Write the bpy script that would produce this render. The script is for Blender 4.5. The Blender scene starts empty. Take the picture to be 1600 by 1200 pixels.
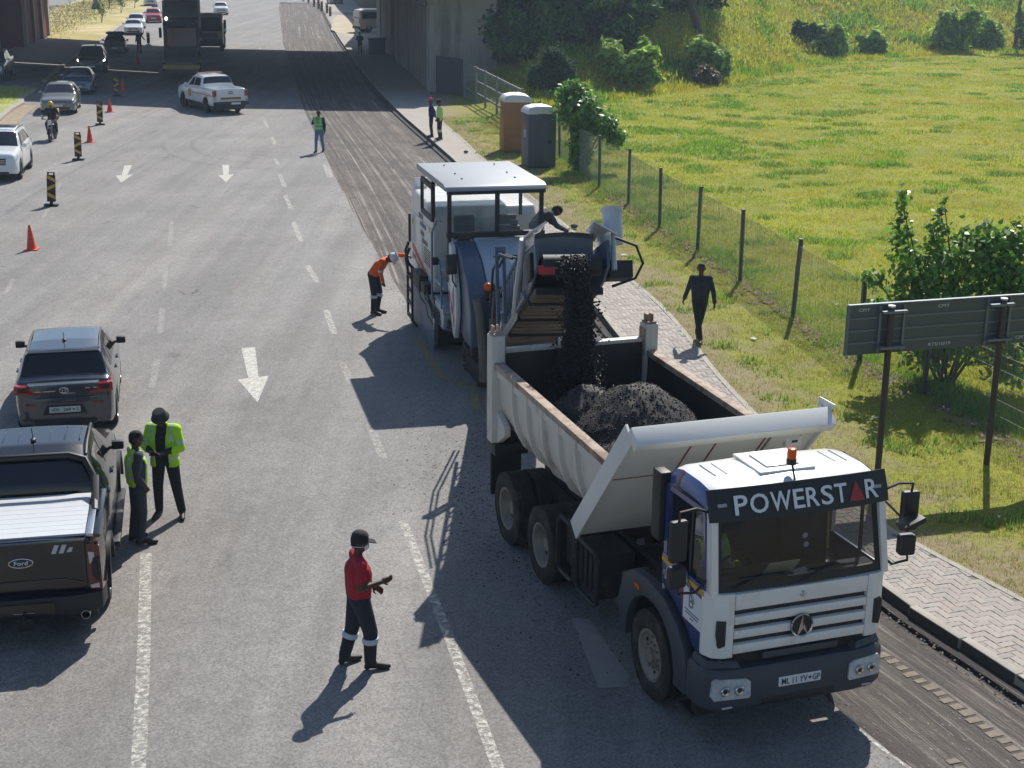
import bpy, bmesh, math, random
import numpy as np
from math import sin, cos, pi, radians, sqrt, atan2
from mathutils import Matrix, Vector, noise as mnoise
random.seed(7); RNG = np.random.default_rng(11)
S = bpy.context.scene; COL = S.collection
# ------------------------------------------------------------------ camera
cd = bpy.data.cameras.new('camera'); cam = bpy.data.objects.new('camera', cd); COL.objects.link(cam)
cam.matrix_world = Matrix.Translation((0, 0, 8.346)) @ Matrix.Rotation(radians(90 - 16.724), 4, 'X') @ Matrix.Rotation(radians(0.537), 4, 'Z')
cd.sensor_width = 36; cd.lens = 36 * 2276.7 / 1600; cd.clip_start = .1; cd.clip_end = 4000
S.camera = cam
# ------------------------------------------------------------------ sky and sun
SUN_AZ, SUN_EL = 17.0, 44.5          # the sun stands beyond the scene, a little to the right
w = bpy.data.worlds.new('World'); S.world = w; w.use_nodes = True
nt = w.node_tree; nt.nodes.clear()
sky = nt.nodes.new('ShaderNodeTexSky'); sky.sky_type = 'NISHITA'; sky.sun_disc = False
sky.sun_elevation = radians(SUN_EL); sky.sun_rotation = radians(SUN_AZ)
sky.air_density = 1.2; sky.dust_density = 1.0; sky.ozone_density = 4.0
bg = nt.nodes.new('ShaderNodeBackground'); bg.inputs['Strength'].default_value = .085
wo = nt.nodes.new('ShaderNodeOutputWorld')
nt.links.new(sky.outputs[0], bg.inputs[0]); nt.links.new(bg.outputs[0], wo.inputs[0])
sl = bpy.data.lights.new('sun', 'SUN'); sl.energy = 4.9; sl.angle = radians(.5); sl.color = (1, .955, .88)
so = bpy.data.objects.new('sun', sl); COL.objects.link(so)
sd = Vector((sin(radians(SUN_AZ)) * cos(radians(SUN_EL)), cos(radians(SUN_AZ)) * cos(radians(SUN_EL)), sin(radians(SUN_EL))))
so.rotation_euler = sd.to_track_quat('Z', 'Y').to_euler(); so.location = (40, 60, 60)
vs = S.view_settings; vs.view_transform = 'Standard'; vs.look = 'None'; vs.gamma = 1; vs.use_curve_mapping = False
vs.exposure = .35
S.render.engine = 'CYCLES'; S.cycles.use_denoising = True
S.cycles.max_bounces = 8; S.cycles.transparent_max_bounces = 16; S.cycles.volume_bounces = 0
# ------------------------------------------------------------------ helpers
def lin(c):
    if isinstance(c, str): c = tuple(int(c[i:i + 2], 16) / 255 for i in (0, 2, 4))
    return tuple(x / 12.92 if x <= .04045 else ((x + .055) / 1.055) ** 2.4 for x in c)
MATS = {}
def mat(name, col, rough=.6, metal=0, nz=None, bump=None, coat=0, spec=.5, spots=None, island=0, emit=None, trans=0, coords='Object', sheen=0, alpha=None):
    """principled material. col: hex (sRGB of the thing's own colour). nz=(scale, amount) mottling; bump=(scale, strength);
    spots=(scale, threshold, hex, amount, stretch) patches of wear or dirt; island: random value per separate piece"""
    if name in MATS: return MATS[name]
    m = bpy.data.materials.new(name); m.use_nodes = True; t = m.node_tree; N = t.nodes; Lk = t.links
    b = N['Principled BSDF']; c = lin(col)
    tc = N.new('ShaderNodeTexCoord'); src = tc.outputs[coords]
    b.inputs['Roughness'].default_value = rough; b.inputs['Metallic'].default_value = metal
    b.inputs['Specular IOR Level'].default_value = spec
    b.inputs['Coat Weight'].default_value = coat; b.inputs['Coat Roughness'].default_value = .04
    if sheen: b.inputs['Sheen Weight'].default_value = sheen
    cur = None
    def rgb(v):
        n = N.new('ShaderNodeRGB'); n.outputs[0].default_value = (*v, 1); return n.outputs[0]
    cur = rgb(c)
    def mult(cur, fac_out, lo, hi):
        mr = N.new('ShaderNodeMapRange'); mr.inputs['To Min'].default_value = lo; mr.inputs['To Max'].default_value = hi
        mr.inputs['From Min'].default_value = .25; mr.inputs['From Max'].default_value = .75
        Lk.new(fac_out, mr.inputs['Value'])
        vm = N.new('ShaderNodeVectorMath'); vm.operation = 'SCALE'; Lk.new(cur, vm.inputs[0]); Lk.new(mr.outputs[0], vm.inputs['Scale']); return vm.outputs[0]
    if nz:
        n = N.new('ShaderNodeTexNoise'); n.inputs['Scale'].default_value = nz[0]; n.inputs['Detail'].default_value = 6; n.inputs['Roughness'].default_value = .65
        Lk.new(src, n.inputs['Vector']); cur = mult(cur, n.outputs[0], 1 - nz[1], 1 + nz[1])
    if island:
        g = N.new('ShaderNodeNewGeometry'); cur = mult(cur, g.outputs['Random Per Island'], 1 - island, 1 + island)
    if spots:
        mp = N.new('ShaderNodeMapping'); Lk.new(src, mp.inputs['Vector'])
        st = spots[4] if len(spots) > 4 else (1, 1, 1); mp.inputs['Scale'].default_value = st
        n = N.new('ShaderNodeTexNoise'); n.inputs['Scale'].default_value = spots[0]; n.inputs['Detail'].default_value = 8; n.inputs['Roughness'].default_value = .7
        Lk.new(mp.outputs[0], n.inputs['Vector'])
        mr = N.new('ShaderNodeMapRange'); mr.inputs['From Min'].default_value = spots[1]; mr.inputs['From Max'].default_value = spots[1] + .12
        mr.inputs['To Max'].default_value = spots[3]; Lk.new(n.outputs[0], mr.inputs['Value'])
        mx = N.new('ShaderNodeMix'); mx.data_type = 'RGBA'; Lk.new(mr.outputs[0], mx.inputs['Factor']); Lk.new(cur, mx.inputs['A']); mx.inputs['B'].default_value = (*lin(spots[2]), 1)
        cur = mx.outputs['Result']
    Lk.new(cur, b.inputs['Base Color'])
    if bump:
        n = N.new('ShaderNodeTexNoise'); n.inputs['Scale'].default_value = bump[0]; n.inputs['Detail'].default_value = 4
        Lk.new(src, n.inputs['Vector']); bp = N.new('ShaderNodeBump'); bp.inputs['Strength'].default_value = bump[1]; bp.inputs['Distance'].default_value = .02
        Lk.new(n.outputs[0], bp.inputs['Height']); Lk.new(bp.outputs[0], b.inputs['Normal'])
    if emit: b.inputs['Emission Color'].default_value = (*lin(emit[0]), 1); b.inputs['Emission Strength'].default_value = emit[1]
    if trans:
        out = N['Material Output']; tr = N.new('ShaderNodeBsdfTranslucent'); Lk.new(cur, tr.inputs[0])
        ms = N.new('ShaderNodeMixShader'); ms.inputs[0].default_value = trans; Lk.new(b.outputs[0], ms.inputs[1]); Lk.new(tr.outputs[0], ms.inputs[2]); Lk.new(ms.outputs[0], out.inputs[0])
    if alpha is not None: b.inputs['Alpha'].default_value = alpha
    MATS[name] = m; return m
def glass(name, col, alpha, rough=.03, spec=.6):
    """tinted window glass: clear mirror-like surface, see-through by 1-alpha"""
    m = mat(name, col, rough, spec=spec); m.node_tree.nodes['Principled BSDF'].inputs['Alpha'].default_value = alpha; return m
class MB:
    """collects polygons with materials, then links them as ONE mesh object"""
    def __init__(s, m=None): s.v = []; s.f = []; s.fm = []; s.mats = []; s.cur = 0; s.X = None; s.uv = None; (s.mat(m) if m else None)
    def mat(s, m):
        if m not in s.mats: s.mats.append(m)
        s.cur = s.mats.index(m); return s
    def add(s, vs, fs):
        o = len(s.v)
        if s.X is not None: vs = [tuple(s.X @ Vector(p)) for p in vs]
        s.v += [tuple(p) for p in vs]
        for f in fs: s.f.append(tuple(i + o for i in f)); s.fm.append(s.cur)
        return s
    def poly(s, pts): return s.add(pts, [tuple(range(len(pts)))])
    def box(s, c, d, rot=None):
        hx, hy, hz = d[0] / 2, d[1] / 2, d[2] / 2
        P = [Vector((x, y, z)) for x in (-hx, hx) for y in (-hy, hy) for z in (-hz, hz)]
        if rot is not None: P = [rot @ p for p in P]
        c = Vector(c); return s.add([p + c for p in P], [(0, 1, 3, 2), (4, 6, 7, 5), (0, 4, 5, 1), (2, 3, 7, 6), (0, 2, 6, 4), (1, 5, 7, 3)])
    def bx(s, x0, x1, y0, y1, z0, z1): return s.box(((x0 + x1) / 2, (y0 + y1) / 2, (z0 + z1) / 2), (abs(x1 - x0), abs(y1 - y0), abs(z1 - z0)))
    def hexa(s, p):  # 8 points: bottom 0-3 (ccw), top 4-7
        return s.add(p, [(3, 2, 1, 0), (4, 5, 6, 7), (0, 1, 5, 4), (1, 2, 6, 5), (2, 3, 7, 6), (3, 0, 4, 7)])
    def prism(s, out, ax, lo, hi):
        n = len(out)
        def P(a, b, c): return {'x': (c, a, b), 'y': (a, c, b), 'z': (a, b, c)}[ax]
        vs = [P(a, b, lo) for a, b in out] + [P(a, b, hi) for a, b in out]
        return s.add(vs, [tuple(range(n))[::-1], tuple(range(n, 2 * n))] + [(i, (i + 1) % n, n + (i + 1) % n, n + i) for i in range(n)])
    def beam(s, a, b, wd, ht, up=(0, 0, 1)):
        a = Vector(a); b = Vector(b); d = (b - a); L = d.length; d.normalize(); u = Vector(up)
        r = d.cross(u); r = (r if r.length > 1e-4 else d.cross(Vector((1, 0, 0)))).normalized(); u = r.cross(d).normalized()
        R = Matrix((r, d, u)).transposed(); return s.box((a + b) / 2, (wd, L, ht), R)
    def tube(s, path, r, n=8, caps=True, closed=False):
        P = [Vector(p) for p in path]; m = len(P); rr = r if isinstance(r, (list, tuple)) else [r] * m
        rings = []; pu = None
        for i, p in enumerate(P):
            a = P[(i - 1) % m] if (closed or i > 0) else p; b = P[(i + 1) % m] if (closed or i < m - 1) else p
            d = (b - a).normalized()
            if pu is None: pu = d.orthogonal().normalized()
            u = (pu - d * pu.dot(d)).normalized(); pu = u; v = d.cross(u)
            rings.append([p + (u * cos(2 * pi * k / n) + v * sin(2 * pi * k / n)) * rr[i] for k in range(n)])
        return s.loft(rings, caps=caps and not closed, loop=closed)
    def cyl(s, a, b, r, n=16, r2=None): return s.tube([a, b], [r, r if r2 is None else r2], n)
    def loft(s, rings, caps=True, loop=False, ring_closed=True):
        n = len(rings[0]); m = len(rings); vs = [p for r in rings for p in r]; fs = []
        for i in range(m if loop else m - 1):
            j = (i + 1) % m
            for k in range(n if ring_closed else n - 1):
                q = (k + 1) % n; fs.append((i * n + k, i * n + q, j * n + q, j * n + k))
        if caps: fs += [tuple(range(n))[::-1], tuple(range((m - 1) * n, m * n))]
        return s.add(vs, fs)
    def lathe(s, prof, c=(0, 0, 0), ax='z', n=24, closed=False):
        c = Vector(c); rings = []
        for k in range(n):
            a = 2 * pi * k / n; ring = []
            for r, h in prof:
                q = {'z': (r * cos(a), r * sin(a), h), 'x': (h, r * cos(a), r * sin(a)), 'y': (r * sin(a), h, r * cos(a))}[ax]
                ring.append(c + Vector(q))
            rings.append(ring)
        return s.loft(rings, caps=False, loop=True, ring_closed=closed)
    def ball(s, c, r, nu=12, nv=8):
        r = r if isinstance(r, (tuple, list)) else (r, r, r)
        prof = [(sin(pi * i / nv), -cos(pi * i / nv)) for i in range(nv + 1)]
        vs = []; 
        for i, (a, h) in enumerate(prof):
            for k in range(nu): vs.append((c[0] + r[0] * a * cos(2 * pi * k / nu), c[1] + r[1] * a * sin(2 * pi * k / nu), c[2] + r[2] * h))
        fs = [(i * nu + k, i * nu + (k + 1) % nu, (i + 1) * nu + (k + 1) % nu, (i + 1) * nu + k) for i in range(nv) for k in range(nu)]
        return s.add(vs, fs)
    def build(s, name, parent=None, ang=32, bevel=0, seg=2, label=None, cat=None, group=None, kind=None, merge=True):
        me = bpy.data.meshes.new(name); me.from_pydata(s.v, [], s.f)
        for m in s.mats: me.materials.append(m)
        if s.fm: me.polygons.foreach_set('material_index', s.fm)
        bm = bmesh.new(); bm.from_mesh(me)
        if merge:
            bmesh.ops.remove_doubles(bm, verts=bm.verts, dist=1e-5); bmesh.ops.dissolve_degenerate(bm, edges=bm.edges, dist=1e-5)
            bmesh.ops.recalc_face_normals(bm, faces=bm.faces)
        th = radians(ang)
        if bevel:
            ed = [e for e in bm.edges if len(e.link_faces) == 2 and e.calc_face_angle(0) > radians(28)]
            bmesh.ops.bevel(bm, geom=ed, offset=bevel, segments=seg, affect='EDGES', profile=.6, clamp_overlap=True)
        for f in bm.faces: f.smooth = True
        for e in bm.edges: e.smooth = len(e.link_faces) == 2 and e.calc_face_angle(0) < th
        bm.to_mesh(me); bm.free()
        o = bpy.data.objects.new(name, me); COL.objects.link(o)
        if parent: o.parent = parent
        return tag(o, label, cat, group, kind)
def tag(o, label=None, cat=None, group=None, kind=None):
    if label: o['label'] = label
    if cat: o['category'] = cat
    if group: o['group'] = group
    if kind: o['kind'] = kind
    return o
def thing(name, label, cat, loc=(0, 0, 0), rz=0, group=None):
    o = bpy.data.objects.new(name, None); COL.objects.link(o); o.location = loc; o.rotation_euler = (0, 0, radians(rz)); o.empty_display_size = .2
    return tag(o, label, cat, group)
def copy_tree(o, parent=None):
    c = o.copy(); COL.objects.link(c); c.parent = parent
    for ch in list(o.children): copy_tree(ch, c)
    return c
def fast(name, V, F, m, nper, parent=None, kind=None, label=None, cat=None):
    """mesh straight from numpy: V (n,3), F (k,nper)"""
    me = bpy.data.meshes.new(name); V = np.asarray(V, np.float32); F = np.asarray(F, np.int32)
    me.vertices.add(len(V)); me.vertices.foreach_set('co', V.ravel())
    me.loops.add(F.size); me.loops.foreach_set('vertex_index', F.ravel())
    me.polygons.add(len(F)); me.polygons.foreach_set('loop_start', np.arange(0, F.size, nper, dtype=np.int32))
    me.update(calc_edges=True); me.materials.append(m)
    o = bpy.data.objects.new(name, me); COL.objects.link(o)
    if parent: o.parent = parent
    return tag(o, label, cat, None, kind)
def text(name, body, size, m, parent, loc, rot, depth=.004, xs=1, bold=0, align='CENTER'):
    """flat lettering as a thin mesh"""
    cu = bpy.data.curves.new(name, 'FONT'); cu.body = body; cu.size = size; cu.extrude = depth; cu.align_x = align; cu.align_y = 'CENTER'; cu.resolution_u = 3; cu.offset = bold
    o = bpy.data.objects.new(name, cu); COL.objects.link(o)
    dg = bpy.context.evaluated_depsgraph_get(); dg.update(); me = bpy.data.meshes.new_from_object(o.evaluated_get(dg)); me.name = name
    bpy.data.objects.remove(o); me.materials.clear(); me.materials.append(m)
    t = bpy.data.objects.new(name, me); COL.objects.link(t); t.parent = parent; t.location = loc; t.rotation_euler = rot; t.scale = (xs, 1, 1); return t
def interp(pts):
    a = np.array(pts, float); return lambda t: np.interp(t, a[:, 0], a[:, 1])
def smooth_interp(pts):
    """monotone-ish cubic through (t, value) points"""
    a = np.array(pts, float); x, y = a[:, 0], a[:, 1]; m = np.gradient(y, x)
    def fn(t):
        t = np.clip(t, x[0], x[-1]); i = np.clip(np.searchsorted(x, t) - 1, 0, len(x) - 2); h = x[i + 1] - x[i]; s = (t - x[i]) / h
        return (2 * s**3 - 3 * s**2 + 1) * y[i] + (s**3 - 2 * s**2 + s) * h * m[i] + (-2 * s**3 + 3 * s**2) * y[i + 1] + (s**3 - s**2) * h * m[i + 1]
    return fn
# ================================================================== SETTING
# world curves: x of the kerb's top edge, of the path's field-side edge, of the milled strip's left edge, as functions of y (metres)
KERB = smooth_interp([(4, 10.3), (10, 8.2), (13, 7.0), (15.5, 6.06), (17.2, 5.34), (18.1, 5.04), (22, 3.95), (26, 3.1), (30, 2.5), (34, 1.95), (38, 1.35), (45, .15), (50.4, -.85), (58.6, -2.42), (78.2, -6.38), (100.7, -10.27), (154, -18.78), (211, -27.3), (420, -60)])
PATH = smooth_interp([(4, 11), (12, 9.4), (17.7, 6.8), (20.2, 5.6), (25.3, 4.55), (28.5, 4.12), (31, 3.9), (33.8, 3.6), (37.5, 2.93), (44.4, 1.63), (49.8, .6), (60, -1.45), (65.8, -2.4), (71.4, -3.47), (79, -4.2), (87.4, -5.1), (93.6, -6.0), (110, -8.7), (122, -10.7), (130, -11.9), (150, -13.2), (211, -22), (420, -54)])
MILL = interp([(4, 8.6), (10, 6.1), (13.7, 4.3), (14.5, 3.9), (18, 2.9), (22, 1.75), (26, .9), (29.4, .25), (30.4, -.1), (30.41, -1.65), (34.1, -2.48), (43.9, -4.57), (50.3, -5.88), (61.5, -8.03), (77.7, -11.1), (114.3, -17.4), (130, -20.2), (205.7, -32.4), (224, -35.1), (224.1, -31), (420, -62)])
# ---- asphalt
def m_asphalt():
    m = bpy.data.materials.new('asphalt'); m.use_nodes = True; t = m.node_tree; N = t.nodes; L = t.links; b = N['Principled BSDF']
    tc = N.new('ShaderNodeTexCoord')
    def noise(sc, det=6, rough=.6, stretch=None, rot=0):
        n = N.new('ShaderNodeTexNoise'); n.inputs['Scale'].default_value = sc; n.inputs['Detail'].default_value = det; n.inputs['Roughness'].default_value = rough
        if stretch:
            mp = N.new('ShaderNodeMapping'); mp.inputs['Scale'].default_value = stretch; mp.inputs['Rotation'].default_value = (0, 0, rot); L.new(tc.outputs['Object'], mp.inputs[0]); L.new(mp.outputs[0], n.inputs['Vector'])
        else: L.new(tc.outputs['Object'], n.inputs['Vector'])
        return n.outputs[0]
    def ramp(v, a, b_, lo, hi):
        r = N.new('ShaderNodeMapRange'); r.inputs['From Min'].default_value = a; r.inputs['From Max'].default_value = b_; r.inputs['To Min'].default_value = lo; r.inputs['To Max'].default_value = hi; L.new(v, r.inputs[0]); return r.outputs[0]
    def math_(op, a, b_):
        n = N.new('ShaderNodeMath'); n.operation = op
        for i, v in enumerate((a, b_)):
            if isinstance(v, (int, float)): n.inputs[i].default_value = v
            else: L.new(v, n.inputs[i])
        return n.outputs[0]
    vo = N.new('ShaderNodeTexVoronoi'); vo.inputs['Scale'].default_value = 42; L.new(tc.outputs['Object'], vo.inputs['Vector'])
    agg = ramp(vo.outputs['Color'], 0, 1, .66, 1.34)
    big = ramp(noise(.35), .3, .7, .86, 1.13)
    mid = ramp(noise(3.2, 8, .75), .3, .7, .87, 1.12)
    streak = ramp(noise(1, 5, .6, (1.7, .07, 1), radians(-13.3)), .35, .65, .88, 1.1)
    val = math_('MULTIPLY', math_('MULTIPLY', agg, big), math_('MULTIPLY', mid, streak))
    # fatigue cracks, thin and patchy
    cv = N.new('ShaderNodeTexVoronoi'); cv.feature = 'DISTANCE_TO_EDGE'; cv.inputs['Scale'].default_value = 1.5
    wn = N.new('ShaderNodeTexNoise'); wn.inputs['Scale'].default_value = 2.2; L.new(tc.outputs['Object'], wn.inputs['Vector'])
    va = N.new('ShaderNodeVectorMath'); va.operation = 'MULTIPLY_ADD'; L.new(wn.outputs['Color'], va.inputs[0]); va.inputs[1].default_value = (.55, .55, 0); L.new(tc.outputs['Object'], va.inputs[2]); L.new(va.outputs[0], cv.inputs['Vector'])
    crack = ramp(cv.outputs['Distance'], .003, .014, 1, 0)
    cm = ramp(noise(.16, 3, .5), .565, .64, 0, .6)
    crack = math_('MULTIPLY', crack, cm)
    hair = N.new('ShaderNodeTexVoronoi'); hair.feature = 'DISTANCE_TO_EDGE'; hair.inputs['Scale'].default_value = .22; L.new(va.outputs[0], hair.inputs['Vector'])
    crack = math_('MAXIMUM', crack, math_('MULTIPLY', ramp(hair.outputs['Distance'], .0006, .003, 1, 0), .12))
    val = math_('MULTIPLY', val, math_('SUBTRACT', 1, crack))
    oil = math_('MULTIPLY', ramp(noise(1.3, 5, .6, (1.6, .45, 1), radians(-13.3)), .60, .70, 0, .26), ramp(noise(.3, 2), .42, .58, .25, 1)); val = math_('MULTIPLY', val, math_('SUBTRACT', 1, oil))
    pol = ramp(noise(1, 2, .5, (.55, .015, 1), radians(-13.3)), .4, .6, .93, 1.06); val = math_('MULTIPLY', val, pol)
    spot = ramp(noise(26, 2, .5), .70, .74, 0, .7); val = math_('MULTIPLY', val, math_('SUBTRACT', 1, spot))
    mx = N.new('ShaderNodeMix'); mx.data_type = 'RGBA'; L.new(ramp(noise(.5, 4, .6, (1, .12, 1), radians(-13.3)), .45, .7, 0, 1), mx.inputs['Factor'])
    mx.inputs['A'].default_value = (.212, .203, .194, 1); mx.inputs['B'].default_value = (.226, .209, .190, 1)
    vm = N.new('ShaderNodeVectorMath'); vm.operation = 'SCALE'; L.new(mx.outputs['Result'], vm.inputs[0]); L.new(val, vm.inputs['Scale']); L.new(vm.outputs[0], b.inputs['Base Color'])
    b.inputs['Roughness'].default_value = .82; b.inputs['Specular IOR Level'].default_value = .35
    bp = N.new('ShaderNodeBump'); bp.inputs['Strength'].default_value = .55; bp.inputs['Distance'].default_value = .012
    L.new(math_('ADD', agg, noise(90, 3)), bp.inputs['Height']); L.new(bp.outputs[0], b.inputs['Normal'])
    return m
M_asph = m_asphalt()
ys = np.concatenate([np.arange(-20, 60, 1.), np.arange(60, 421, 4.), [900.]])
mb = MB(M_asph)
for a, b in zip(ys[:-1], ys[1:]): mb.poly([(-120, a, 0), (float(MILL(a)), a, 0), (float(MILL(b)), b, 0), (-120, b, 0)])
for a, b in zip(ys[:-1], ys[1:]):
    if a < 224: mb.poly([(float(MILL(a)), a, 0), (float(MILL(a)) + .012, a, -.056), (float(MILL(b)) + .012, b, -.056), (float(MILL(b)), b, 0)])
    else: mb.poly([(float(MILL(a)), a, 0), (float(KERB(a)) + .1, a, 0), (float(KERB(b)) + .1, b, 0), (float(MILL(b)), b, 0)])
road = mb.build('road', kind='structure')
ground = MB(mat('bare_earth', '8a7c5c', .95, nz=(.05, .25))).poly([(-500, -120, -.25), (500, -120, -.25), (500, 920, -.25), (-500, 920, -.25)]).build('ground', kind='structure')
# ---- milled strip: grooves run along the road; uv = (metres from the kerb, metres along)
def m_milled():
    m = bpy.data.materials.new('milled_asphalt'); m.use_nodes = True; t = m.node_tree; N = t.nodes; L = t.links; b = N['Principled BSDF']
    uv = N.new('ShaderNodeUVMap')
    def noise(sx, sy, det=4, rough=.6):
        mp = N.new('ShaderNodeMapping'); mp.inputs['Scale'].default_value = (sx, sy, 1); L.new(uv.outputs[0], mp.inputs[0])
        n = N.new('ShaderNodeTexNoise'); n.inputs['Scale'].default_value = 1; n.inputs['Detail'].default_value = det; n.inputs['Roughness'].default_value = rough; L.new(mp.outputs[0], n.inputs['Vector']); return n.outputs[0]
    def ramp(v, a, b_, lo, hi):
        r = N.new('ShaderNodeMapRange'); r.inputs['From Min'].default_value = a; r.inputs['From Max'].default_value = b_; r.inputs['To Min'].default_value = lo; r.inputs['To Max'].default_value = hi; L.new(v, r.inputs[0]); return r.outputs[0]
    def mix(f, A, B):
        x = N.new('ShaderNodeMix'); x.data_type = 'RGBA'; L.new(f, x.inputs['Factor'])
        for k, v in (('A', A), ('B', B)):
            if isinstance(v, tuple): x.inputs[k].default_value = (*v, 1)
            else: L.new(v, x.inputs[k])
        return x.outputs['Result']
    c = mix(ramp(noise(3.2, .09, 5, .7), .34, .66, 0, 1), (.055, .043, .035), (.160, .128, .104))
    c = mix(ramp(noise(9, .03, 3, .6), .55, .62, 0, .95), c, (.32, .275, .235))
    c = mix(ramp(noise(11, .035, 3, .6), .56, .62, 0, .95), c, (.03, .027, .025))
    c = mix(ramp(noise(1.4, .5, 7, .7), .56, .70, 0, .75), c, (.20, .175, .152))
    c = mix(ramp(noise(34, 30, 3, .7), .42, .68, 0, .55), c, (.06, .055, .05))
    c = mix(ramp(noise(26, 9, 2, .7), .64, .72, 0, .8), c, (.42, .40, .37))
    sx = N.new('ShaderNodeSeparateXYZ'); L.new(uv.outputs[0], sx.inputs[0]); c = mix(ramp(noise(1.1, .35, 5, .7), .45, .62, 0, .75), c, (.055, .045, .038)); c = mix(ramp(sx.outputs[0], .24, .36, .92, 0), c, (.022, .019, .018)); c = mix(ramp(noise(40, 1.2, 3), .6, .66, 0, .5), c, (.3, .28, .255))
    L.new(c, b.inputs['Base Color']); b.inputs['Roughness'].default_value = .9
    bp = N.new('ShaderNodeBump'); bp.inputs['Strength'].default_value = .9; bp.inputs['Distance'].default_value = .02
    ad = N.new('ShaderNodeMath'); ad.operation = 'ADD'; L.new(noise(60, 6, 3), ad.inputs[0]); L.new(noise(45, 40, 3), ad.inputs[1]); L.new(ad.outputs[0], bp.inputs['Height']); L.new(bp.outputs[0], b.inputs['Normal'])
    return m
M_mill = m_milled()
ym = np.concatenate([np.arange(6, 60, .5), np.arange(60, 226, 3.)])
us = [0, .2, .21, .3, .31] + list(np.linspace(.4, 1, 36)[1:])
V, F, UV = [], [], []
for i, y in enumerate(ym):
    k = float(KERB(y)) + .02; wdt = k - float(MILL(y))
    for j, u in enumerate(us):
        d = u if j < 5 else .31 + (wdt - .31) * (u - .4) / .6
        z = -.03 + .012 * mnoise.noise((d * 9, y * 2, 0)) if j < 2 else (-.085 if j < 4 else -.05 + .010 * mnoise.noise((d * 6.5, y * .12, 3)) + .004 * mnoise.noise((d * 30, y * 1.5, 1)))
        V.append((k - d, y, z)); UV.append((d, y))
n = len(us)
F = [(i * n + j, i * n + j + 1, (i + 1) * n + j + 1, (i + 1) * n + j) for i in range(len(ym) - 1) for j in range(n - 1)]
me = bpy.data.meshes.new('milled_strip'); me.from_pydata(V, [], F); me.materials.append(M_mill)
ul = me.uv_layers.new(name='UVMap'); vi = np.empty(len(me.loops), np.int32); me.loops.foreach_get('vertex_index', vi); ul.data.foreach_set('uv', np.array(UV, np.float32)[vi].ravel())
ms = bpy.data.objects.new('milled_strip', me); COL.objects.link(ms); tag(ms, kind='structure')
# dusty pad marks left by the crawlers on the milled strip
M_pad = mat('dust_mark', '7a7064', .95, nz=(14, .3))
pads = MB(M_pad)
for off, y0, y1 in ((.95, 9, 17), (1.75, 9, 14.6)):
    y = y0
    while y < y1:
        k = float(KERB(y)); u = Vector((KERB(y + .3) - k, .3, 0)).normalized(); r = Vector((u.y, -u.x, 0)); c = Vector((k, y, -.043)) - r * (off + random.uniform(-.02, .02))
        a, b_ = .085 * random.uniform(.8, 1.1), .055 * random.uniform(.8, 1.15)
        pads.poly([c - r * a - u * b_, c + r * a - u * b_, c + r * a * random.uniform(.7, 1) + u * b_, c - r * a + u * b_ * random.uniform(.7, 1)])
        y += .158
pads.build('crawler_marks', kind='stuff', parent=ms)
# ---- painted markings (worn)
def m_paint():
    m = mat('road_paint', 'c9c5bc', .7, nz=(9, .12)); t = m.node_tree; N = t.nodes; L = t.links
    tc = N.new('ShaderNodeTexCoord'); n = N.new('ShaderNodeTexNoise'); n.inputs['Scale'].default_value = 11; n.inputs['Detail'].default_value = 9; n.inputs['Roughness'].default_value = .78; L.new(tc.outputs['Object'], n.inputs['Vector'])
    r = N.new('ShaderNodeMapRange'); r.inputs['From Min'].default_value = .44; r.inputs['From Max'].default_value = .60; r.inputs['To Min'].default_value = .05; r.inputs['To Max'].default_value = .85; L.new(n.outputs[0], r.inputs[0]); L.new(r.outputs[0], N['Principled BSDF'].inputs['Alpha']); return m
M_paint = m_paint()
M_paint_old = m_paint.__call__() if False else None
def strip(name, a, b, wd, m=M_paint, z=.004, n=1):
    a = Vector((*a, z)); b = Vector((*b, z)); d = (b - a).normalized(); r = Vector((d.y, -d.x, 0)) * wd / 2
    return MB(m).poly([a - r, a + r, b + r, b - r]).build(name, parent=road)
def m_faint():
    m = m_paint().copy(); m.name = 'road_paint_faint'
    for nd in m.node_tree.nodes:
        if nd.type == 'MAP_RANGE' and abs(nd.inputs['From Min'].default_value - .44) < 1e-4: nd.inputs['To Min'].default_value = .0; nd.inputs['To Max'].default_value = .55
    return m
M_faint = m_faint()
for a, b in [((-7.05, 27.3), (-7.42, 29.3)), ((-7.88, 31.5), (-8.36, 33.8)), ((-8.8, 35.9), (-9.33, 38.3)), ((-9.87, 41.2), (-10.72, 45.2))]: strip('lane_dash', a, b, .13, M_faint)
for a, b in [((-3.45, 11.5), (-4.45, 16.0)), ((-4.45, 16.0), (-5.2, 19.2))]: strip('lane_line', a, b, .16)
for a, b in [((-.02, 13.2), (-.75, 16.6)), ((-.75, 16.6), (-1.63, 20.5))]: strip('lane_line', a, b, .135)
for a, b in [((-2.17, 23.3), (-2.58, 25.1)), ((-3.19, 27.7), (-3.54, 29.2)), ((-3.98, 31.5), (-4.46, 33.8)), ((-5.04, 36.7), (-5.58, 38.75)), ((-6.23, 42.1), (-6.91, 45.2)), ((-7.31, 47.5), (-7.94, 50.3)), ((-8.22, 52.1), (-8.87, 55.1)), ((-9.29, 57.45), (-9.69, 59.2)), ((-10.38, 63.6), (-10.97, 66.2)), ((-11.68, 69.5), (-12.35, 72.6))]: strip('lane_dash', a, b, .15, M_paint if a[1] > 30 else M_faint)
for k in range(7):
    y = 100 + k * 20; f_ = lambda y: np.interp(y, [100, 142.6, 173.5, 214, 234], [-17.5, -24.1, -28.7, -34.5, -37.4]); strip('lane_dash', (f_(y), y), (f_(y + 6), y + 6), .16)
for y in (35.2, 40.2, 45.5, 51, 56.5): strip('lane_dash', (-12.55 - (y - 35.2) * .222, y), (-12.55 - (y - 33.6) * .222, y + 1.6), .12, M_faint)
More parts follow.
